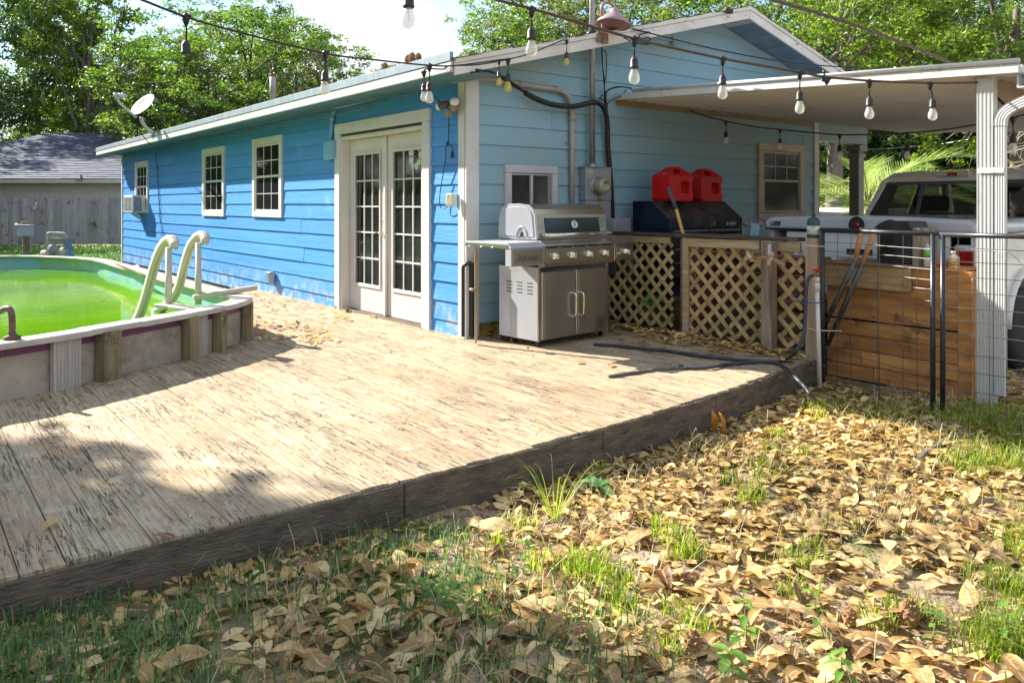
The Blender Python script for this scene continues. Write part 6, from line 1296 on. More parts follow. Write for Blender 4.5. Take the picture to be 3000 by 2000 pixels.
string('front string lights from above down to the white patio post', [(1380,-38,4.1),(1450,-2,4.15),(1557,26,4.25),(1700,68,4.45),(1858,114,4.7),(1990,145,4.9),(2117,172,5.05),(2230,192,5.2),(2343,212,5.35),(2420,226,5.45),(2547,237,5.55),(2640,241,5.6),(2725,243,5.65),(2800,243,5.68),(2864,242,5.70)],
       [(1557,28,4.25,.092), (1858,115,4.7,.100,{'s':1.28}), (2117,173,5.05,.095), (2343,214,5.35,.115), (2547,240,5.55,.10), (2725,246,5.65,.10,{'lean':(.012,-.012,0)})], .0085, 1.22)
string('string lights under the patio roof in front of the gable window', [(1985,352,9.3),(1988,335,9.3),(1998,325,9.3),(2016,324,9.3),(2060,338,9.0),(2125,355,8.9),(2200,370,8.8),(2285,380,8.7),(2380,389,8.5),(2460,395,8.4),(2560,394,8.0),(2655,390,7.6),(2750,382,6.9),(2862,366,6.3)],
       [(1999,328,9.3,.10), (2127,358,8.9,.10), (2285,382,8.7,.085,{'s':.95}), (2460,397,8.4,.10), (2658,392,7.6,.10)], .008, 1.15)
string('string lights beyond the downspout at the right edge', [(2925,358,5.8),(2960,347,5.8),(3010,334,5.8)], [(2968,348,5.8,.11)], .007, 1.15)
pk = thing('plug_end', 'black plug end of the patio string lights hanging on the gable wall', 'plug', W(1985, 350, 9.3)); MB().lathe([(.02,0),(.035,-.03),(.03,-.08),(.01,-.09)], W(1983, 338, 9.3), 10).lathe([(.01,0),(.03,-.02),(.028,-.05)], W(1988, 358, 9.3), 10).build('plug', cableM, pk, True)
kn = thing('cable_knot', 'knotted bundle of black tape on the front string light cable', 'cable knot', W(2420, 228, 5.45)); c = W(2420, 232, 5.45); m = MB(); random.seed(1)
for k in range(8):
    g = random.random()*6.28; e = Vector((math.cos(g), math.sin(g)*.4, math.sin(g))); m.tube(smoothpath([c+e*.025, c+Vector((random.uniform(-.03,.03), random.uniform(-.02,.02), random.uniform(-.03,.03))), c-e*.03, c-e*.04+Vector((0,0,.02))], 3), .008, 5)
m.build('tape', M('black tape', (.02,.025,.04), .3, bump=0), kn, True)
hk2 = thing('fascia_hook', 'bare metal screw hook on the fascia near the roof corner', 'hook', onX(1310, 200, -.47)); MB().tube(smoothpath([onX(x, y, -.50) for x, y in ((1330,192),(1318,194),(1306,194),(1304,200),(1308,206),(1316,200))], 4), .007, 6).build('hook', galvM, hk2, True)
pdb = thing('patio_drop_cable', 'short black cable running from the patio post to the downspout elbow', 'cable', W(2935, 280, 5.9)); MB().tube([W(2908, 272, 5.8), W(2925, 290, 5.8), W(2947, 312, 5.75)], .009, 6).build('cable', cableM, pdb, True)
# ================================================================== TREES
rng = np.random.RandomState(77)
def cards(C, A, size, bend=.25, asp=.42):
    """leaf-shaped quads at centres C with axes; returns v,f arrays (4 verts each)"""
    n = len(C); a = rng.normal(size=(n, 3)); a[:, 2] = a[:, 2]*.7-.25; a /= np.linalg.norm(a, axis=1)[:, None]
    b = rng.normal(size=(n, 3)); b -= a*(a*b).sum(1)[:, None]; b /= np.linalg.norm(b, axis=1)[:, None]; nn = np.cross(a, b)
    s = (size*rng.uniform(.65, 1.35, n))[:, None]
    v = np.stack([C-a*s*.5, C+b*s*asp*.5+nn*s*bend*.2, C+a*s*.5, C-b*s*asp*.5+nn*s*bend*.2], 1).reshape(-1, 3)
    f = np.arange(4*n).reshape(n, 4); return v, f
def tree_mesh(h, R, nlobe, nleaf, leaf, seed, cz=.62, vr=.55, clump=.16, low=.18):
    r = np.random.RandomState(seed); lobes = []
    for i in range(nlobe):
        while True:
            p = r.uniform(-1, 1, 3)
            if .25 < np.linalg.norm(p) < 1: break
        if r.rand() < .6: p /= np.linalg.norm(p)**.7
        lobes.append((np.array([p[0]*R*.78, p[1]*R*.78, h*cz+p[2]*h*(1-cz)*vr*1.5]), R*r.uniform(.24, .42)))
    C = []
    for c, lr in lobes:
        k = nleaf//nlobe; m = max(8, k//45)
        u = r.normal(size=(m, 3)); u /= np.linalg.norm(u, axis=1)[:, None]; cl = c+u*lr*(r.uniform(.45, 1.0, m)**.6)[:, None]*np.array([1, 1, .75])
        idx = r.randint(0, m, k); C.append(cl[idx]+r.normal(size=(k, 3))*clump*np.array([1, 1, .6])*R/4.5)
    C = np.concatenate(C); C = C[C[:, 2] > h*low]
    global rng; rng = r
    v, f = cards(C, None, leaf); crown = npmesh('crown', v, f)
    m = MB(); lean = r.uniform(-.6, .6, 2)
    top = Vector((lean[0], lean[1], h*cz)); P = smoothpath([(0,0,-.3), (lean[0]*.1, lean[1]*.2, h*.2), (lean[0]*.6, lean[1]*.4, h*.42), top], 4)
    tr = .022*h; m.tube(P, [tr*(1-.65*i/(len(P)-1)) for i in range(len(P))], 9)
    for c, lr in lobes[:14]:
        i = r.randint(len(P)//3, len(P)-1); a = P[i]; b = Vector(c); md = a.lerp(b, .5)+Vector(r.uniform(-.3, .3, 3)); q = smoothpath([a, md, b], 4)
        m.tube(q, [tr*.42*(1-.8*j/(len(q)-1)) for j in range(len(q))], 6)
        for _ in range(2):
            e = b+Vector(r.uniform(-1, 1, 3))*lr; m.tube([md.lerp(b, .3), md.lerp(e, .75), e], [tr*.15, tr*.1, tr*.04], 5)
    tm = bpy.data.meshes.new('trunk'); tm.from_pydata([tuple(x) for x in m.v], [], m.f); tm.update(); tm.materials.append(barkM)
    tm.polygons.foreach_set('use_smooth', [True]*len(tm.polygons)); return crown, tm
mats = {'mid': leafmat('green leaves', (.05,.11,.016), (.19,.28,.05), (.105,.185,.03), .5),
        'dark': leafmat('dark green leaves', (.03,.075,.024), (.11,.17,.05), (.055,.11,.03), .4),
        'lime': leafmat('sunny green leaves', (.07,.13,.014), (.21,.28,.045), (.13,.20,.03), .5),
        'olive': leafmat('olive leaves', (.07,.10,.03), (.24,.26,.09), (.14,.18,.055), .45),
        'magn': leafmat('magnolia leaves', (.02,.045,.012), (.20,.13,.06), (.045,.08,.02), .25, .3)}
protos = {}
def proto(k, *a, **kw): protos[k] = tree_mesh(*a, **kw)
proto('a', 12, 4.5, 30, 46000, .15, 1, vr=.62, low=.12); proto('b', 12, 4.2, 26, 42000, .14, 2, cz=.56, vr=.66, low=.1); proto('c', 12, 4.8, 34, 52000, .15, 3, cz=.56, vr=.68, low=.06)
proto('d', 12, 4.4, 22, 36000, .125, 4, cz=.6, vr=.62, clump=.12); proto('t', 12, 3.6, 24, 15000, .21, 6, cz=.62, vr=.62, clump=.22, low=.25)
tree_i = 0
def tree(px, D, h, w, kind, mk, label, rz=0, zoff=-.25, cat='tree', grp='trees around the yard'):
    global tree_i
    key = (kind, mk); cm, tm = protos[kind]
    if key not in protos: c2 = cm.copy(); c2.name = 'crown'; c2.materials.append(mats[mk]); protos[key] = c2
    p = W(px, 598, D); o = bpy.data.objects.new('tree', None); S.collection.objects.link(o); o.location = (p.x, p.y, zoff); o.rotation_euler = (0, 0, rz); o.scale = (w/4.5, w/4.5, h/12)
    tag(o, label, cat, grp); 
    for nme, me in (('crown', protos[key]), ('trunk', tm)):
        q = bpy.data.objects.new(nme, me); S.collection.objects.link(q); q.parent = o
    return o
T_ = [ # px, D, h, halfwidth, proto, material, label
 (-90, 47, 17.0, 6.5, 'a', 'dark', 'tall blue-green tree at the left edge above the neighbouring roof'),
 (110, 52, 18.0, 5.4, 't', 'mid', 'tall airy tree above the left part of the blue roof'),
 (262, 46, 15.6, 4.8, 't', 'lime', 'tall thin yellow-green tree rising above the hip of the blue roof'),
 (400, 50, 12.8, 4.4, 'd', 'olive', 'loose olive tree behind the satellite dish'),
 (520, 43, 11.2, 4.4, 'b', 'olive', 'small-leaved olive tree right of the satellite dish'),
 (700, 40, 11.6, 6.4, 'c', 'mid', 'broad dense green tree in the middle behind the roof pipe'),
 (850, 46, 13.0, 4.6, 'a', 'mid', 'tree with its top against the sky left of the clouds'),
 (600, 52, 14.2, 5.4, 'a', 'olive', 'tall tree behind the broad green one, top at the edge of the picture'),
 (985, 33, 8.3, 2.6, 'd', 'magn', 'dark magnolia with brownish leaves left of the sky gap'),
 (1110, 36, 7.9, 2.8, 'b', 'lime', 'low yellow-green tree below the clouds'),
 (1260, 40, 7.6, 3.2, 'b', 'olive', 'low olive tree just above the roof corner'),
 (1430, 30, 9.6, 4.6, 'd', 'olive', 'grey-green oak right of the sky gap'),
 (1640, 31, 11.6, 5.2, 'd', 'mid', 'oak behind the galvanised mast'),
 (1880, 33, 13.0, 6.0, 'b', 'olive', 'broad tree behind the barn lamp and gable'),
 (2180, 34, 14.0, 6.0, 'c', 'mid', 'tree behind the peak of the gable'),
 (2440, 20, 11.0, 4.4, 'd', 'lime', 'bright leafy tree right of the gable peak, nearest behind the house'),
 (2640, 30, 11.0, 4.8, 'c', 'dark', 'dark green tree behind the middle of the patio roof'),
 (2560, 44, 16.5, 5.8, 'a', 'mid', 'tall tree far behind the right slope of the gable'),
 (2840, 38, 12.0, 4.8, 'b', 'olive', 'olive tree behind the right end of the patio roof'),
 (2980, 21, 10.8, 4.0, 'd', 'lime', 'bright yellow-green tree at the right edge above the patio roof'),
 (3200, 40, 14.0, 6.5, 'a', 'mid', 'tall tree outside the right edge, its left side in view'),
 (2460, 36, 7.0, 4.4, 'c', 'dark', 'low dark tree seen beside the porch column'),
 (2700, 33, 6.8, 5.0, 'c', 'dark', 'low dark tree under the patio roof above the truck cab'),
 (2860, 29, 6.4, 4.2, 'a', 'mid', 'low sunlit tree left of the patio post'),
 (3020, 34, 7.0, 4.6, 'c', 'dark', 'low dark tree right of the downspout'),
 (20, 60, 11, 6.5, 'c', 'lime', 'low bright tree showing between trunks at the far left'),
 (330, 60, 10, 6.5, 'c', 'lime', 'low bright tree showing behind the hip of the blue roof'),
 (2250, 50, 11, 6.5, 'c', 'mid', 'green tree far behind the gable')]
for i, t in enumerate(T_): tree(t[0], t[1], t[2]+.2, t[3], t[4], t[5], t[6], rz=i*1.3)
# tree outside the frame whose shade falls over the left of the deck
proto('s', 12, 4.5, 30, 24000, .40, 8, cz=.62, vr=.17, clump=.3)
so_ = tree(0, 20, 12.0, 2.5, 's', 'mid', 'leafy tree beyond the pool, outside the left edge, shading the near deck', rz=2); so_.location = (-9.2, 6.1, -.2)
# the yard is ringed by trees outside the frame too (they fill the reflections)
RT = ['leafy tree of the yard boundary left of the view', 'leafy tree of the yard boundary behind the viewer']
for i in range(9):
    g = R_(-49-i*12.4); D_ = 30+3*(i % 3); a_ = tree(0, 20, 9.0+1.5*(i % 2), 5.6, 'acb'[i % 3], ('mid', 'dark', 'olive')[i % 3], RT[0], rz=i); a_['group'] = 'boundary trees outside the picture'
    a_.location = (CX+math.cos(g+math.pi/2)*0+D_*math.sin(g+TH+0), CY+D_*math.cos(g+TH), -.2)
for i, (dg_, D_) in enumerate(((-42.5, 40), (-45, 47), (-47, 36))):
    a_ = tree(0, 20, 10+i, 5.2, 'cab'[i], ('mid', 'olive', 'dark')[i], RT[0], rz=i*2); a_['group'] = 'boundary trees outside the picture'; g = R_(dg_); a_.location = (CX+D_*math.sin(g+TH), CY+D_*math.cos(g+TH), -.2)
for i in range(17):
    a_ = tree(0, 20, 9+i % 3, 6.5, 'cab'[i % 3], ('mid', 'olive', 'dark')[i % 3], 'leafy tree far behind the viewer, outside the picture', rz=i*2); a_['group'] = 'boundary trees outside the picture'; g = R_(74+i*10); a_.location = (CX+52*math.sin(g+TH), CY+52*math.cos(g+TH), -.2)
r = np.random.RandomState(19); n = 14000; g = np.radians(r.uniform(-150, -37.5, n))+TH; D = r.uniform(34, 38, n)
C = np.stack([CX+D*np.sin(g), CY+D*np.cos(g), r.uniform(0, 1, n)**.8*(3.2+np.sin(g*23)+.7*np.sin(g*51))-.2], 1); rng = r; v, f = cards(C, None, .75, asp=.6)
o = link('horizon_hedge', npmesh('horizon_hedge', v, f), mats['mid']); tag(o, 'tall green hedge added outside the picture to close off the horizon', 'hedge', kind='stuff')  # unseen hedge, added to screen the bright horizon from window reflections
# far woods as one mass behind everything
r = np.random.RandomState(9); n = 60000; px = r.uniform(-300, 3300, n); D = r.uniform(62, 75, n); keep = (px < 950) | (px > 1350); px, D = px[keep], D[keep]
zz = r.uniform(0, 1, len(px))**.8*(5.5+1.5*np.sin(px/90.)+1.2*np.sin(px/37.)); lat = (px-1500)/F*D
C = np.stack([CX+c_*lat+s_*D, CY-s_*lat+c_*D, zz-.2], 1); rng = r; v, f = cards(C, None, .6, asp=.6)
o = link('far_woods', npmesh('far_woods', v, f), mats['dark']); tag(o, 'dark band of distant woodland behind the trees', 'woods', kind='stuff')
# shrubs/undergrowth under the patio gap and behind picket fence
r = np.random.RandomState(10); n = 26000; px = np.concatenate([r.uniform(2370, 3200, n)]); D = r.uniform(22, 27, len(px)); zz = r.uniform(0, 1, len(px))*(1.9+.6*np.sin(px/30.)+.5*np.sin(px/71.+1))
lat = (px-1500)/F*D; C = np.stack([CX+c_*lat+s_*D, CY-s_*lat+c_*D, zz-.2], 1); rng = r; v, f = cards(C, None, .17, asp=.5)
o = link('hedge', npmesh('hedge', v, f), mats['mid']); tag(o, 'mixed green shrubs across the road behind the truck', 'shrubs', kind='stuff')
# bare dead branches beside the downspout
db = thing('dead_branches', 'bare pale branches right of the downspout under the patio roof', 'branches', W(3000, 450, 14)); random.seed(14); m = MB()
def br(p, d, l, r0, k):
    P = [p]; 
    for i in range(4): d = (d+Vector((random.uniform(-.25,.25), random.uniform(-.25,.25), random.uniform(-.25,.25)))).normalized(); P.append(P[-1]+d*l/4)
    m.tube(P, [r0*(1-.15*i) for i in range(5)], 5)
    if k > 0:
        for j in (1, 2, 3, 4): br(P[j], (d+Vector((random.uniform(-.9,.9), random.uniform(-.9,.9), random.uniform(-.7,.7)))).normalized(), l*.6, r0*.55, k-1)
for q0, e in (((3060,430,14),(-1,.1)), ((3070,390,14),(-1,-.1)), ((3060,470,14),(-1,.25))): br(W(*q0), (Vector((c_,-s_,0))*e[0]+Vector((0,0,e[1]*-1))).normalized(), .8, .02, 2)
m.build('branches', M('dead wood', (.50,.42,.30), .8), db)
# ---- palm behind the column
pm = thing('pindo_palm', 'pale green feather palm with arching fronds behind the porch column', 'palm', W(2545, 650, 15.5)); base = W(2545, 600, 15.5); base.z = 1.2; random.seed(12)
pmM = leafmat('palm leaflets', (.20,.31,.07), (.46,.55,.20), (.32,.42,.12), .35, .4)
m0 = MB().tube([(base.x, base.y, -.25), (base.x, base.y, .6), (base.x, base.y, 1.0)], [.28,.24,.18], 10).build('trunk', barkM, pm, True)
for k in range(26):
    g = 2*math.pi*k/26+random.uniform(-.15,.15); el = random.uniform(.25, 1.25); Lf = random.uniform(1.6, 2.2); m = MB(); P = []; st = MB()
    hd = Vector((math.cos(g), math.sin(g), 0))
    for i in range(15):
        t = i/14; a = el-t*1.15*(1.1 if el > .7 else .8); p = (P[-1] if P else base)+ (hd*math.cos(a)+Vector((0,0,math.sin(a))))*Lf/14; P.append(p)
    st.tube(P, [.018*(1-.8*i/14) for i in range(15)], 5)
    sdv = hd.cross(Vector((0,0,1)))
    for i in range(2, 14):
        for h2 in (0, .5):
            c = P[i].lerp(P[min(i+1,14)], h2); tg = (P[min(i+1,14)]-P[i]).normalized() if i < 14 else tg
            ln = .52*math.sin(math.pi*(i/14)**.8)+.16
            for s in (-1, 1):
                e = (sdv*s*.75+tg*.75+Vector((0,0,.22+random.uniform(-.1,.1)))).normalized(); w = tg*.016; tip = c+e*ln; md = c+e*ln*.5+Vector((0,0,.02))
                m.add([c-w, c+w, md+w, tip, md-w], [(0,1,2,4), (4,2,3)])
    fr = st.build('frond', M('palm stem', (.30,.33,.12), .5, bump=0) if k == 0 else bpy.data.materials['palm stem'], pm, True); m.build('leaflets', pmM, fr)
# ================================================================== FALLEN LEAVES
def addrib(me, k):
    n = len(me.vertices); a = me.attributes.new('rib', 'FLOAT', 'POINT'); v = np.zeros(n, dtype=np.float32); v[:(n//k)*k] = np.tile(np.array([1. if (i < 21 and i % 3 == 1) else 0. for i in range(k)], dtype=np.float32), n//k); a.data.foreach_set('value', v)
def ribmat(m):
    t = m.node_tree; l = t.links.new; p = t.nodes['Principled BSDF']; src = p.inputs['Base Color'].links[0].from_socket; at = t.nodes.new('ShaderNodeAttribute'); at.attribute_name = 'rib'; mr = t.nodes.new('ShaderNodeMapRange'); mr.inputs[1].default_value = .86; mr.inputs[2].default_value = .95; mr.inputs[4].default_value = .55; l(at.outputs['Fac'], mr.inputs[0]); mx = t.nodes.new('ShaderNodeMixRGB'); mx.inputs[2].default_value = (.75,.62,.42,1); l(mr.outputs[0], mx.inputs[0]); l(src, mx.inputs[1])
    n = N(t, 'ShaderNodeTexNoise', Scale=45.0, Detail=6.0); tcn = t.nodes.new('ShaderNodeTexCoord'); l(tcn.outputs['Object'], n.inputs['Vector']); m2 = t.nodes.new('ShaderNodeMapRange'); m2.inputs[1].default_value = .56; m2.inputs[2].default_value = .66; m2.inputs[4].default_value = .5; l(n.outputs[0], m2.inputs[0]); m3 = t.nodes.new('ShaderNodeMixRGB'); m3.inputs[2].default_value = (.12,.07,.04,1); l(m2.outputs[0], m3.inputs[0]); l(mx.outputs[0], m3.inputs[1]); l(m3.outputs[0], p.inputs['Base Color']); return m
def leafmesh(seed, L=.15, Wd=.065):
    r = random.Random(seed); n = 7; vs = []; cx, cl, tw = r.uniform(-.6, .8), r.uniform(-.25, .55), r.uniform(-.4, .4); sk = r.uniform(-.25, .25)
    for i in range(n):
        t = i/(n-1); w = Wd*.5*(math.sin(math.pi*t**.85)**.75 if 0 < t < 1 else 0)+.001; x = (t-.5)*L; z0 = cl*L*.35*math.sin(math.pi*t)**1.2
        for s in (-1, 0, 1):
            y = s*w; zz = cx*abs(s)*w*.75+tw*s*w*(t-.5)*1.6; vs.append((x, y*math.cos(cx*.5)+sk*x*t, z0+zz+(0 if s else -.002)+r.uniform(-.002,.002)))
    fs = [(3*i+j, 3*i+j+1, 3*(i+1)+j+1, 3*(i+1)+j) for i in range(n-1) for j in (0, 1)]; z0 = min(v[2] for v in vs); vs = [(x, y, z-z0) for x, y, z in vs]
    vs += [(-L*.5, .0015, vs[1][2]), (-L*.62, .0, vs[1][2]+.004), (-L*.5, -.0015, vs[1][2])]; k = len(vs); fs.append((k-3, k-2, k-1)); return vs, fs
dryM = leafmat('dry brown leaves', (.20,.10,.035), (.68,.52,.27), (.52,.33,.13), .28, .5, obj=True, spec=.35)
dryI = leafmat('dry leaf litter', (.13,.075,.035), (.80,.64,.32), (.56,.37,.12), .28, .55, spec=.35)
ribmat(dryM); ribmat(dryI); lv = []
for s in range(14):
    vs, fs = leafmesh(s); me = bpy.data.meshes.new('fallen_leaf'); me.from_pydata(vs, [], fs); me.update(); addrib(me, 24); me.materials.append(dryM); me.polygons.foreach_set('use_smooth', [True]*len(me.polygons)); lv.append(me)
R3 = random.Random(31)
def inview(p):
    x, y, D = PX(p); return 0 < x < 3000 and 0 < y < 2000 and D > .5
def place_leaf(p, s, label, grp, tilt=.17):
    o = bpy.data.objects.new('fallen_leaf', R3.choice(lv)); S.collection.objects.link(o); o.location = p; o.scale = (s, s, s*R3.uniform(.8, 1.2)); o.rotation_euler = (R3.gauss(0, tilt), R3.gauss(0, tilt), R3.uniform(0, 6.28)); tag(o, label, 'leaf', grp); return o
cnt = 0
while cnt < 212:                                    # the largest ones, near the camera
    px = R3.uniform(380, 3000); py = R3.uniform(1330, 2040)
    if py < 1560 and R3.random() < .35: continue
    if px < 1050 and R3.random() < .55: continue
    p = onZ(px, py, -.17); p.z = gz(p.x, p.y)+R3.uniform(.004, .03)
    if p.y > yf(p.x)-.05: continue
    place_leaf(p, (R3.uniform(.45, 1.0) if R3.random() < .8 else R3.uniform(1.0, 1.3)), 'dry curled brown leaf lying on the bare ground in front of the deck', 'dry leaves on the ground'); cnt += 1
cnt = 0
while cnt < 62:
    px = R3.uniform(1790, 2350); py = R3.uniform(965, 1045); p = onZ(px, py, .012)
    if p.x > LX-.03 or p.y < -2.85: continue
    lim = 960+ (px-1795)*.145
    if py > lim+48: continue
    p.z += R3.uniform(0, .035); place_leaf(p, R3.uniform(.55, .95), 'dry brown leaf in the drift on the deck against the lattice', 'dry leaves drifted against the lattice'); cnt += 1
for (px, py, t_) in ((150,1535,'dark curled leaf alone on the shaded deck boards at the left edge'),(1545,1022,'leaf on the deck in front of the grill'),(1700,1062,'leaf on the sunlit deck below the grill doors'),(1790,1070,'leaf on the deck at the left end of the fallen branch'),(480,1572,'small leaf at the front edge of the shaded deck'),(760,960,'leaf at the foot of the last pool post'),(770,1000,'leaf in the tip of the pool shadow on the deck')): place_leaf(onZ(px, py, .012), R3.uniform(.45, .7), t_, 'dry leaves on the open deck')
p = onZ(2100, 1250, -.2); 
for (px, py, s, t_) in ((2085,1232,.9,'left'),(2108,1240,.95,'right')):
    o = place_leaf(onZ(px, py, -.14), s, t_+' one of two upright orange leaves standing by the deck skirt board', 'upright orange leaves by the deck edge'); o.rotation_euler = (R_(10), R_(-80), R3.uniform(1, 2)); o.data = o.data.copy(); o.data.materials[0] = leafmat('orange leaf', (.55,.22,.03), (.6,.28,.04), None, .4, .4, obj=True) if 'orange leaf' not in bpy.data.materials else bpy.data.materials['orange leaf']
# the countless rest
def litter(name, label, gen, n, s0, s1, seed, mat=dryI):
    r = np.random.RandomState(seed); V = []; Fq = []; b = 0; base = [leafmesh(100+i) for i in range(10)]
    BV = [np.array(v[:21]) for v, f in base]; BF = np.array([f for f in base[0][1][:12]])
    P = gen(r, n); k = len(P); idx = r.randint(0, 10, k); ang = r.uniform(0, 6.28, k); tx, ty = r.normal(0, .22, k), r.normal(0, .22, k); s = r.uniform(s0, s1, k)
    for i in range(k):
        v = BV[idx[i]]*s[i]; ca, sa = math.cos(ang[i]), math.sin(ang[i])
        z = v[:, 2]+v[:, 0]*tx[i]+v[:, 1]*ty[i]; V.append(np.stack([v[:, 0]*ca-v[:, 1]*sa, v[:, 0]*sa+v[:, 1]*ca, z-z.min()*.6], 1)+P[i]); Fq.append(BF+b); b += 21
    me = npmesh(name, np.concatenate(V), np.concatenate(Fq)); addrib(me, 21); o = link(name, me, mat, None, True); tag(o, label, 'leaf litter', kind='stuff'); return o
def gen_yard(r, n):
    out = []
    while len(out) < n:
        x, y = r.uniform(-4.4, 4.2), r.uniform(-5.8, -2.5)
        den = .45 if x < -1.8-.5*(y+3) else 1
        if x > 1.8: y = r.uniform(-6.5, -3.2)
        if y > (yf(x)-.03 if x < 1.78 else 9): continue
        if x > -1.2 and y < -4.15-.2*(x+1.2) and math.sin(x*4+1)*math.sin(y*5) > -.1: den *= .3
        den *= .45+.55*(math.sin(x*2.3+y*1.7)*math.sin(y*3.1-x) > -.3)
        if r.rand() < den: out.append((x, y, gz(x, y)+r.uniform(0, .018)))
    return np.array(out)
litter('leaf_litter', 'dry brown leaf litter covering the yard in front of the deck', gen_yard, 19000, .18, .72, 1)
def gen_small(r, n):
    x = r.uniform(-4.4, 4, n); y = r.uniform(-5.8, -2.97, n); return np.stack([x, y, [gz(a, b)+.002 for a, b in zip(x, y)]], 1)
litter('leaf_crumbs', 'small broken leaf fragments scattered over the soil', gen_small, 20000, .06, .24, 2)
def gen_deck(r, n):
    out = []
    while len(out) < n:
        u = r.rand()
        if u < .62: x = LX-.05-abs(r.normal(0, .16)); y = r.uniform(-2.5, -.1)
        elif u < .8: x = r.uniform(.1, 1.6); y = -.05-abs(r.normal(0, .25))
        elif u < .9: x = -.05-abs(r.normal(0, .35)); y = r.uniform(1.5, 5.5)
        else: x = r.normal(-1.25, .22); y = r.normal(1.3, .5)
        out.append((x, y, .004+r.uniform(0, .02)))
    return np.array(out)
litter('deck_leaf_drift', 'drift of dry leaves along the lattice and the house wall on the deck', gen_deck, 1100, .2, .7, 3)
def gen_deck2(r, n):
    x = r.uniform(-3.4, 1.6, n); y = r.uniform(-2.8, 4, n); k = (x > -1.4) | (y < -.4+(-1.6-x)*.0); k &= ~((x < -1.4) & (y > -.5)); x, y = x[k], y[k]; return np.stack([x, y, np.full(len(x), .003)], 1)
litter('deck_debris', 'tiny crumbs of bark and leaf on the deck boards', gen_deck2, 4200, .03, .14, 4)
# ================================================================== GRASS
def blades(name, label, P, hts, seed, mat, w=.0025, lean=.85):
    r = np.random.RandomState(seed); n = len(P); a = r.uniform(0, 6.28, n); d = np.stack([np.cos(a), np.sin(a), 0*a], 1); q = np.stack([-d[:, 1], d[:, 0], 0*a], 1)*w*r.uniform(.6, 1.4, n)[:, None]; le = r.uniform(.1, 1, n)[:, None]*lean*hts[:, None]; h = hts[:, None]*np.array([0, 0, 1.])
    p0, p1, p2, p3 = P, P+h*.45+d*le*.18, P+h*.82+d*le*.55, P+h*(1-.25*lean)+d*le*1.15
    V = np.stack([p0-q, p0+q, p1-q*.9, p1+q*.9, p2-q*.6, p2+q*.6, p3-q*.1, p3+q*.1], 1).reshape(-1, 3); b = (np.arange(n)*8)[:, None, None]; Fq = (np.array([[0,1,3,2],[2,3,5,4],[4,5,7,6]])[None]+b).reshape(-1, 4)
    o = link(name, npmesh(name, V, Fq), mat); tag(o, label, 'grass', kind='stuff'); return o
gG = leafmat('shade-toned grass', (.05,.12,.03), (.20,.32,.10), (.10,.20,.05), .4, .5); gY = leafmat('sun-toned grass', (.13,.20,.02), (.38,.44,.07), (.24,.33,.04), .5, .5); gD = leafmat('straw', (.34,.27,.13), (.58,.50,.30), None, .3, .6)  # grass in two copies, sun and shade tone put into the colour
r = np.random.RandomState(41)
def tufts(centres, per, spread):
    C = np.repeat(np.array(centres), per, 0); C = C+r.normal(0, spread, C.shape)*np.array([1, 1, 0]); C[:, 2] = [gz(a, b) for a, b in C[:, :2]]; C = C[(C[:, 1] < -2.95) | ((C[:, 0] > -1) & (C[:, 1] < -2.80))  | ((C[:, 0] > .6) & (C[:, 1] < -2.66))]; return C
cs = []
for _ in range(300):
    x, y = r.uniform(-4.6, -1.6), r.uniform(-5.2, -2.96)
    if ((x+4.6)/2.6)**2+max(0, x+2.5)*1.5 < r.rand()*1.6: cs.append((x, y, 0))
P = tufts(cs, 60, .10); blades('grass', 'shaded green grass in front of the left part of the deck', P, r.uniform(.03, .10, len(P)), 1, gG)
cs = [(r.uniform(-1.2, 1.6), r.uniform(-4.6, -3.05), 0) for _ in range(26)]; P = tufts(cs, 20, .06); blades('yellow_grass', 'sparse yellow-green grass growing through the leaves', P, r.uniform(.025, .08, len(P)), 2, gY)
cs = []
for (px, py, n_) in ((1720,1650,14),(1950,1560,10),(1800,1760,8),(1500,1560,5),(2150,1440,8),(2250,1330,8),(1650,1360,4),(2650,1790,6),(2350,1680,8),(2020,1900,8)):
    for _ in range(max(2, n_//2)): p = onZ(px+r.normal(0, 70), py+r.normal(0, 45), -.2); cs.append((p.x, p.y, 0))
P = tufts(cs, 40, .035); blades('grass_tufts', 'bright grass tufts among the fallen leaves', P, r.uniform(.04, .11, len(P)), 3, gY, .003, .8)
cs = [(onZ(px, py, -.2).x, onZ(px, py, -.2).y, 0) for px, py in zip(r.uniform(2380, 3050, 150), r.uniform(1190, 1400, 150)) if px > 2790-(py-1190)*.0 or py < 1235]; P = tufts(cs, 24, .06); blades('fence_grass', 'yellow-green grass along the wire gates', P, r.uniform(.04, .14, len(P)), 4, gY)
cs = [(onZ(px, py, -.2).x, onZ(px, py, -.2).y, 0) for px, py in zip(r.uniform(2900, 3060, 34), r.uniform(1560, 1950, 34))]; P = tufts(cs, 40, .05); blades('edge_grass', 'grass clump at the right edge of the yard', P, r.uniform(.04, .12, len(P)), 5, gY)
P = tufts([(r.uniform(-3.5, 3), r.uniform(-5, -3), 0) for _ in range(160)], 12, .10); blades('straw', 'dead straw stalks lying among the leaves', P, r.uniform(.05, .16, len(P)), 6, gD, .002, 1.6)
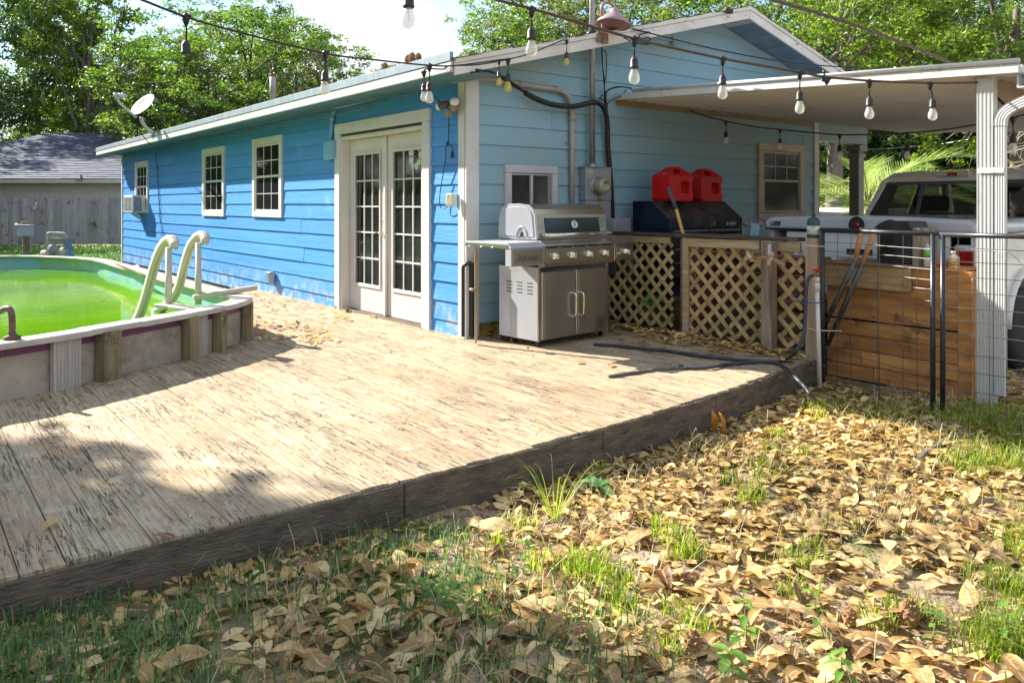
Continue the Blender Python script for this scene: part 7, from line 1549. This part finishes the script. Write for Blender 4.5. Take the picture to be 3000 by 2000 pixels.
# the arching tuft beside the deck skirt
c = onZ(1625, 1500, -.17); tt = thing('arching_grass_clump', 'clump of long arching grass blades beside the deck skirt', 'grass clump', (c.x, c.y, gz(c.x, c.y))); random.seed(3)
for k in range(26):
    g = random.uniform(0, 6.28); l_ = random.uniform(.10, .30); h = random.uniform(.10, .26); d = Vector((math.cos(g), math.sin(g), 0)); p = c+d*.015; p.z = gz(c.x, c.y)
    P = [p+d*l_*t+Vector((0,0,h*math.sin(min(1, t*.62)*math.pi)*1.0)) for t in [i/8 for i in range(9)]]; m = MB(); q = Vector((-d.y, d.x, 0)); vs = []
    for i, a in enumerate(P): w = .0032*(1-.85*i/8); vs += [a-q*w, a+q*w]
    m.add(vs, [(2*i, 2*i+1, 2*i+3, 2*i+2) for i in range(8)]); m.build('blade', gY, tt)
# back lawn
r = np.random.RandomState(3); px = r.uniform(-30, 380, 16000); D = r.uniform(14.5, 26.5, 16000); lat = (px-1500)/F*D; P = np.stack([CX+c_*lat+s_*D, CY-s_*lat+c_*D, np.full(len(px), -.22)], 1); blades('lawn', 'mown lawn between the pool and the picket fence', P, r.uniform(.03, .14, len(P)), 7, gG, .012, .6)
# ================================================================== SEEDLINGS, CONES, STICKS
sdM = leafmat('seedling leaves', (.09,.20,.03), (.20,.36,.06), None, .35, .4, obj=True); sd2 = leafmat('broad seedling leaves', (.07,.19,.05), (.13,.28,.09), None, .25, .3, obj=True)
def seedling(px, py, h, n, L, label, seed, mat=sdM, wide=.45, fan=False):
    c = onZ(px, py, -.17); c.z = gz(c.x, c.y); o = thing('seedling', label, 'seedling', c, group='green seedlings among the dead leaves'); r = random.Random(seed)
    lean = Vector((r.uniform(-.3,.3), r.uniform(-.3,.3), 1)); P = [c, c+lean*h*.5, c+lean*h]; MB().tube(P, [.0028,.0022,.0012], 5).build('stem', bpy.data.materials['palm stem'], o)
    for k in range(n):
        t = (k+1)/n if not fan else .9; b = c+lean*h*t; g = k*2.4+r.uniform(-.3,.3); d = Vector((math.cos(g), math.sin(g), r.uniform(-.1,.35) if not fan else r.uniform(.0,.8))).normalized(); q = d.cross(Vector((0,0,1))).normalized(); l_ = L*r.uniform(.7, 1.15)
        vs = []
        for i in range(6):
            u = i/5; w = l_*wide*.5*math.sin(math.pi*min(1, u*.93+.04))**.8; a = b+d*l_*u-Vector((0,0,l_*.30*u*u)); up_ = Vector((0,0,w*.35)); vs += [a-q*w+up_, a, a+q*w+up_]
        m = MB().add(vs, [(3*i+j, 3*i+j+1, 3*i+j+4, 3*i+j+3) for i in range(5) for j in (0, 1)]); m.build('leaf', mat, o, True)
seedling(1765, 1425, .05, 7, .115, 'glossy broad-leaved magnolia seedling beside the deck skirt', 1, sd2, .42, True)
for i, a in enumerate([(1530,1680,.16,9,.05,'tall leafy seedling in the sunlit leaves left of centre'),(1400,1800,.13,10,.05,'seedling at the edge of the shade, bottom centre'),(1290,1790,.12,8,.06,'seedling deep in the shade left of its neighbours'),(1450,1850,.09,9,.045,'low bushy seedling by the shade edge'),
    (2190,1860,.15,9,.06,'seedling among large leaves right of the seed cone'),(2420,1860,.17,10,.05,'tallest seedling at bottom right of centre'),(2120,1960,.10,9,.07,'low pale seedling at the bottom edge'),(2470,1980,.10,10,.05,'seedling cut by the bottom edge'),(2730,1850,.15,9,.045,'drooping seedling right of the big cone'),(2935,1880,.18,10,.05,'seedling near the right edge of the yard'),(1100,1480,.10,9,.05,'small seedling by the shaded deck skirt'),(1240,1740,.09,8,.07,'pale seedling in the shade, bottom left of centre')]): seedling(*a, i+20)
for px, py, r_, lab in ((1530,1505,.030,'orange-brown cone beside a curled leaf near the deck'),(1672,1480,.028,'cone under the arching grass'),(1855,1510,.034,'cone in full sun right of the magnolia seedling'),(1750,1745,.030,'orange cone under the bright grass tuft'),(1445,1765,.034,'brown cone among shaded seedlings'),(1455,1925,.038,'dark cone near the bottom centre'),(2030,1895,.042,'dark round cone with a flat cap at the bottom'),(2490,1800,.034,'dark cone under a curled leaf'),(2665,1795,.048,'large pale cone right of centre'),(1675,1362,.026,'small orange cone against the deck skirt'),(2190,1020,.020,'cone in the leaf drift by the lattice post')):
    p = onZ(px, py, -.17 if py > 1100 else .03); p.z = (gz(p.x, p.y) if py > 1100 else .01)+r_*.8; cone(p, r_, lab, 'seed cones among the fallen leaves')
p = onX(1018, 905, -.09); cone(Vector((-.09, p.y, .03)), .035, 'brown cone at the foot of the left door trim')
random.seed(17)
for (a, b, r_, lab) in (((1400,1560),(2000,1440),.005,'long thin twig lying across the sunlit leaves'),((1440,1850),(1800,1890),.004,'thin dark twig near the bottom centre'),((2690,1325),(2830,1240),.022,'short weathered stick of wood by the gate corner'),((2300,1620),(2750,1800),.004,'thin dry stem across the right of the yard')):
    A, B = onZ(*a, -.16), onZ(*b, -.16); o = thing('twig', lab, 'twig', A); P = [A.lerp(B, t/6)+Vector((random.uniform(-.01,.01), random.uniform(-.01,.01), 0)) for t in range(7)]
    for q in P: q.z = gz(q.x, q.y)+.02
    MB().tube(P, [r_*(1-.08*i) for i in range(7)], 6).build('wood', barkM, o)
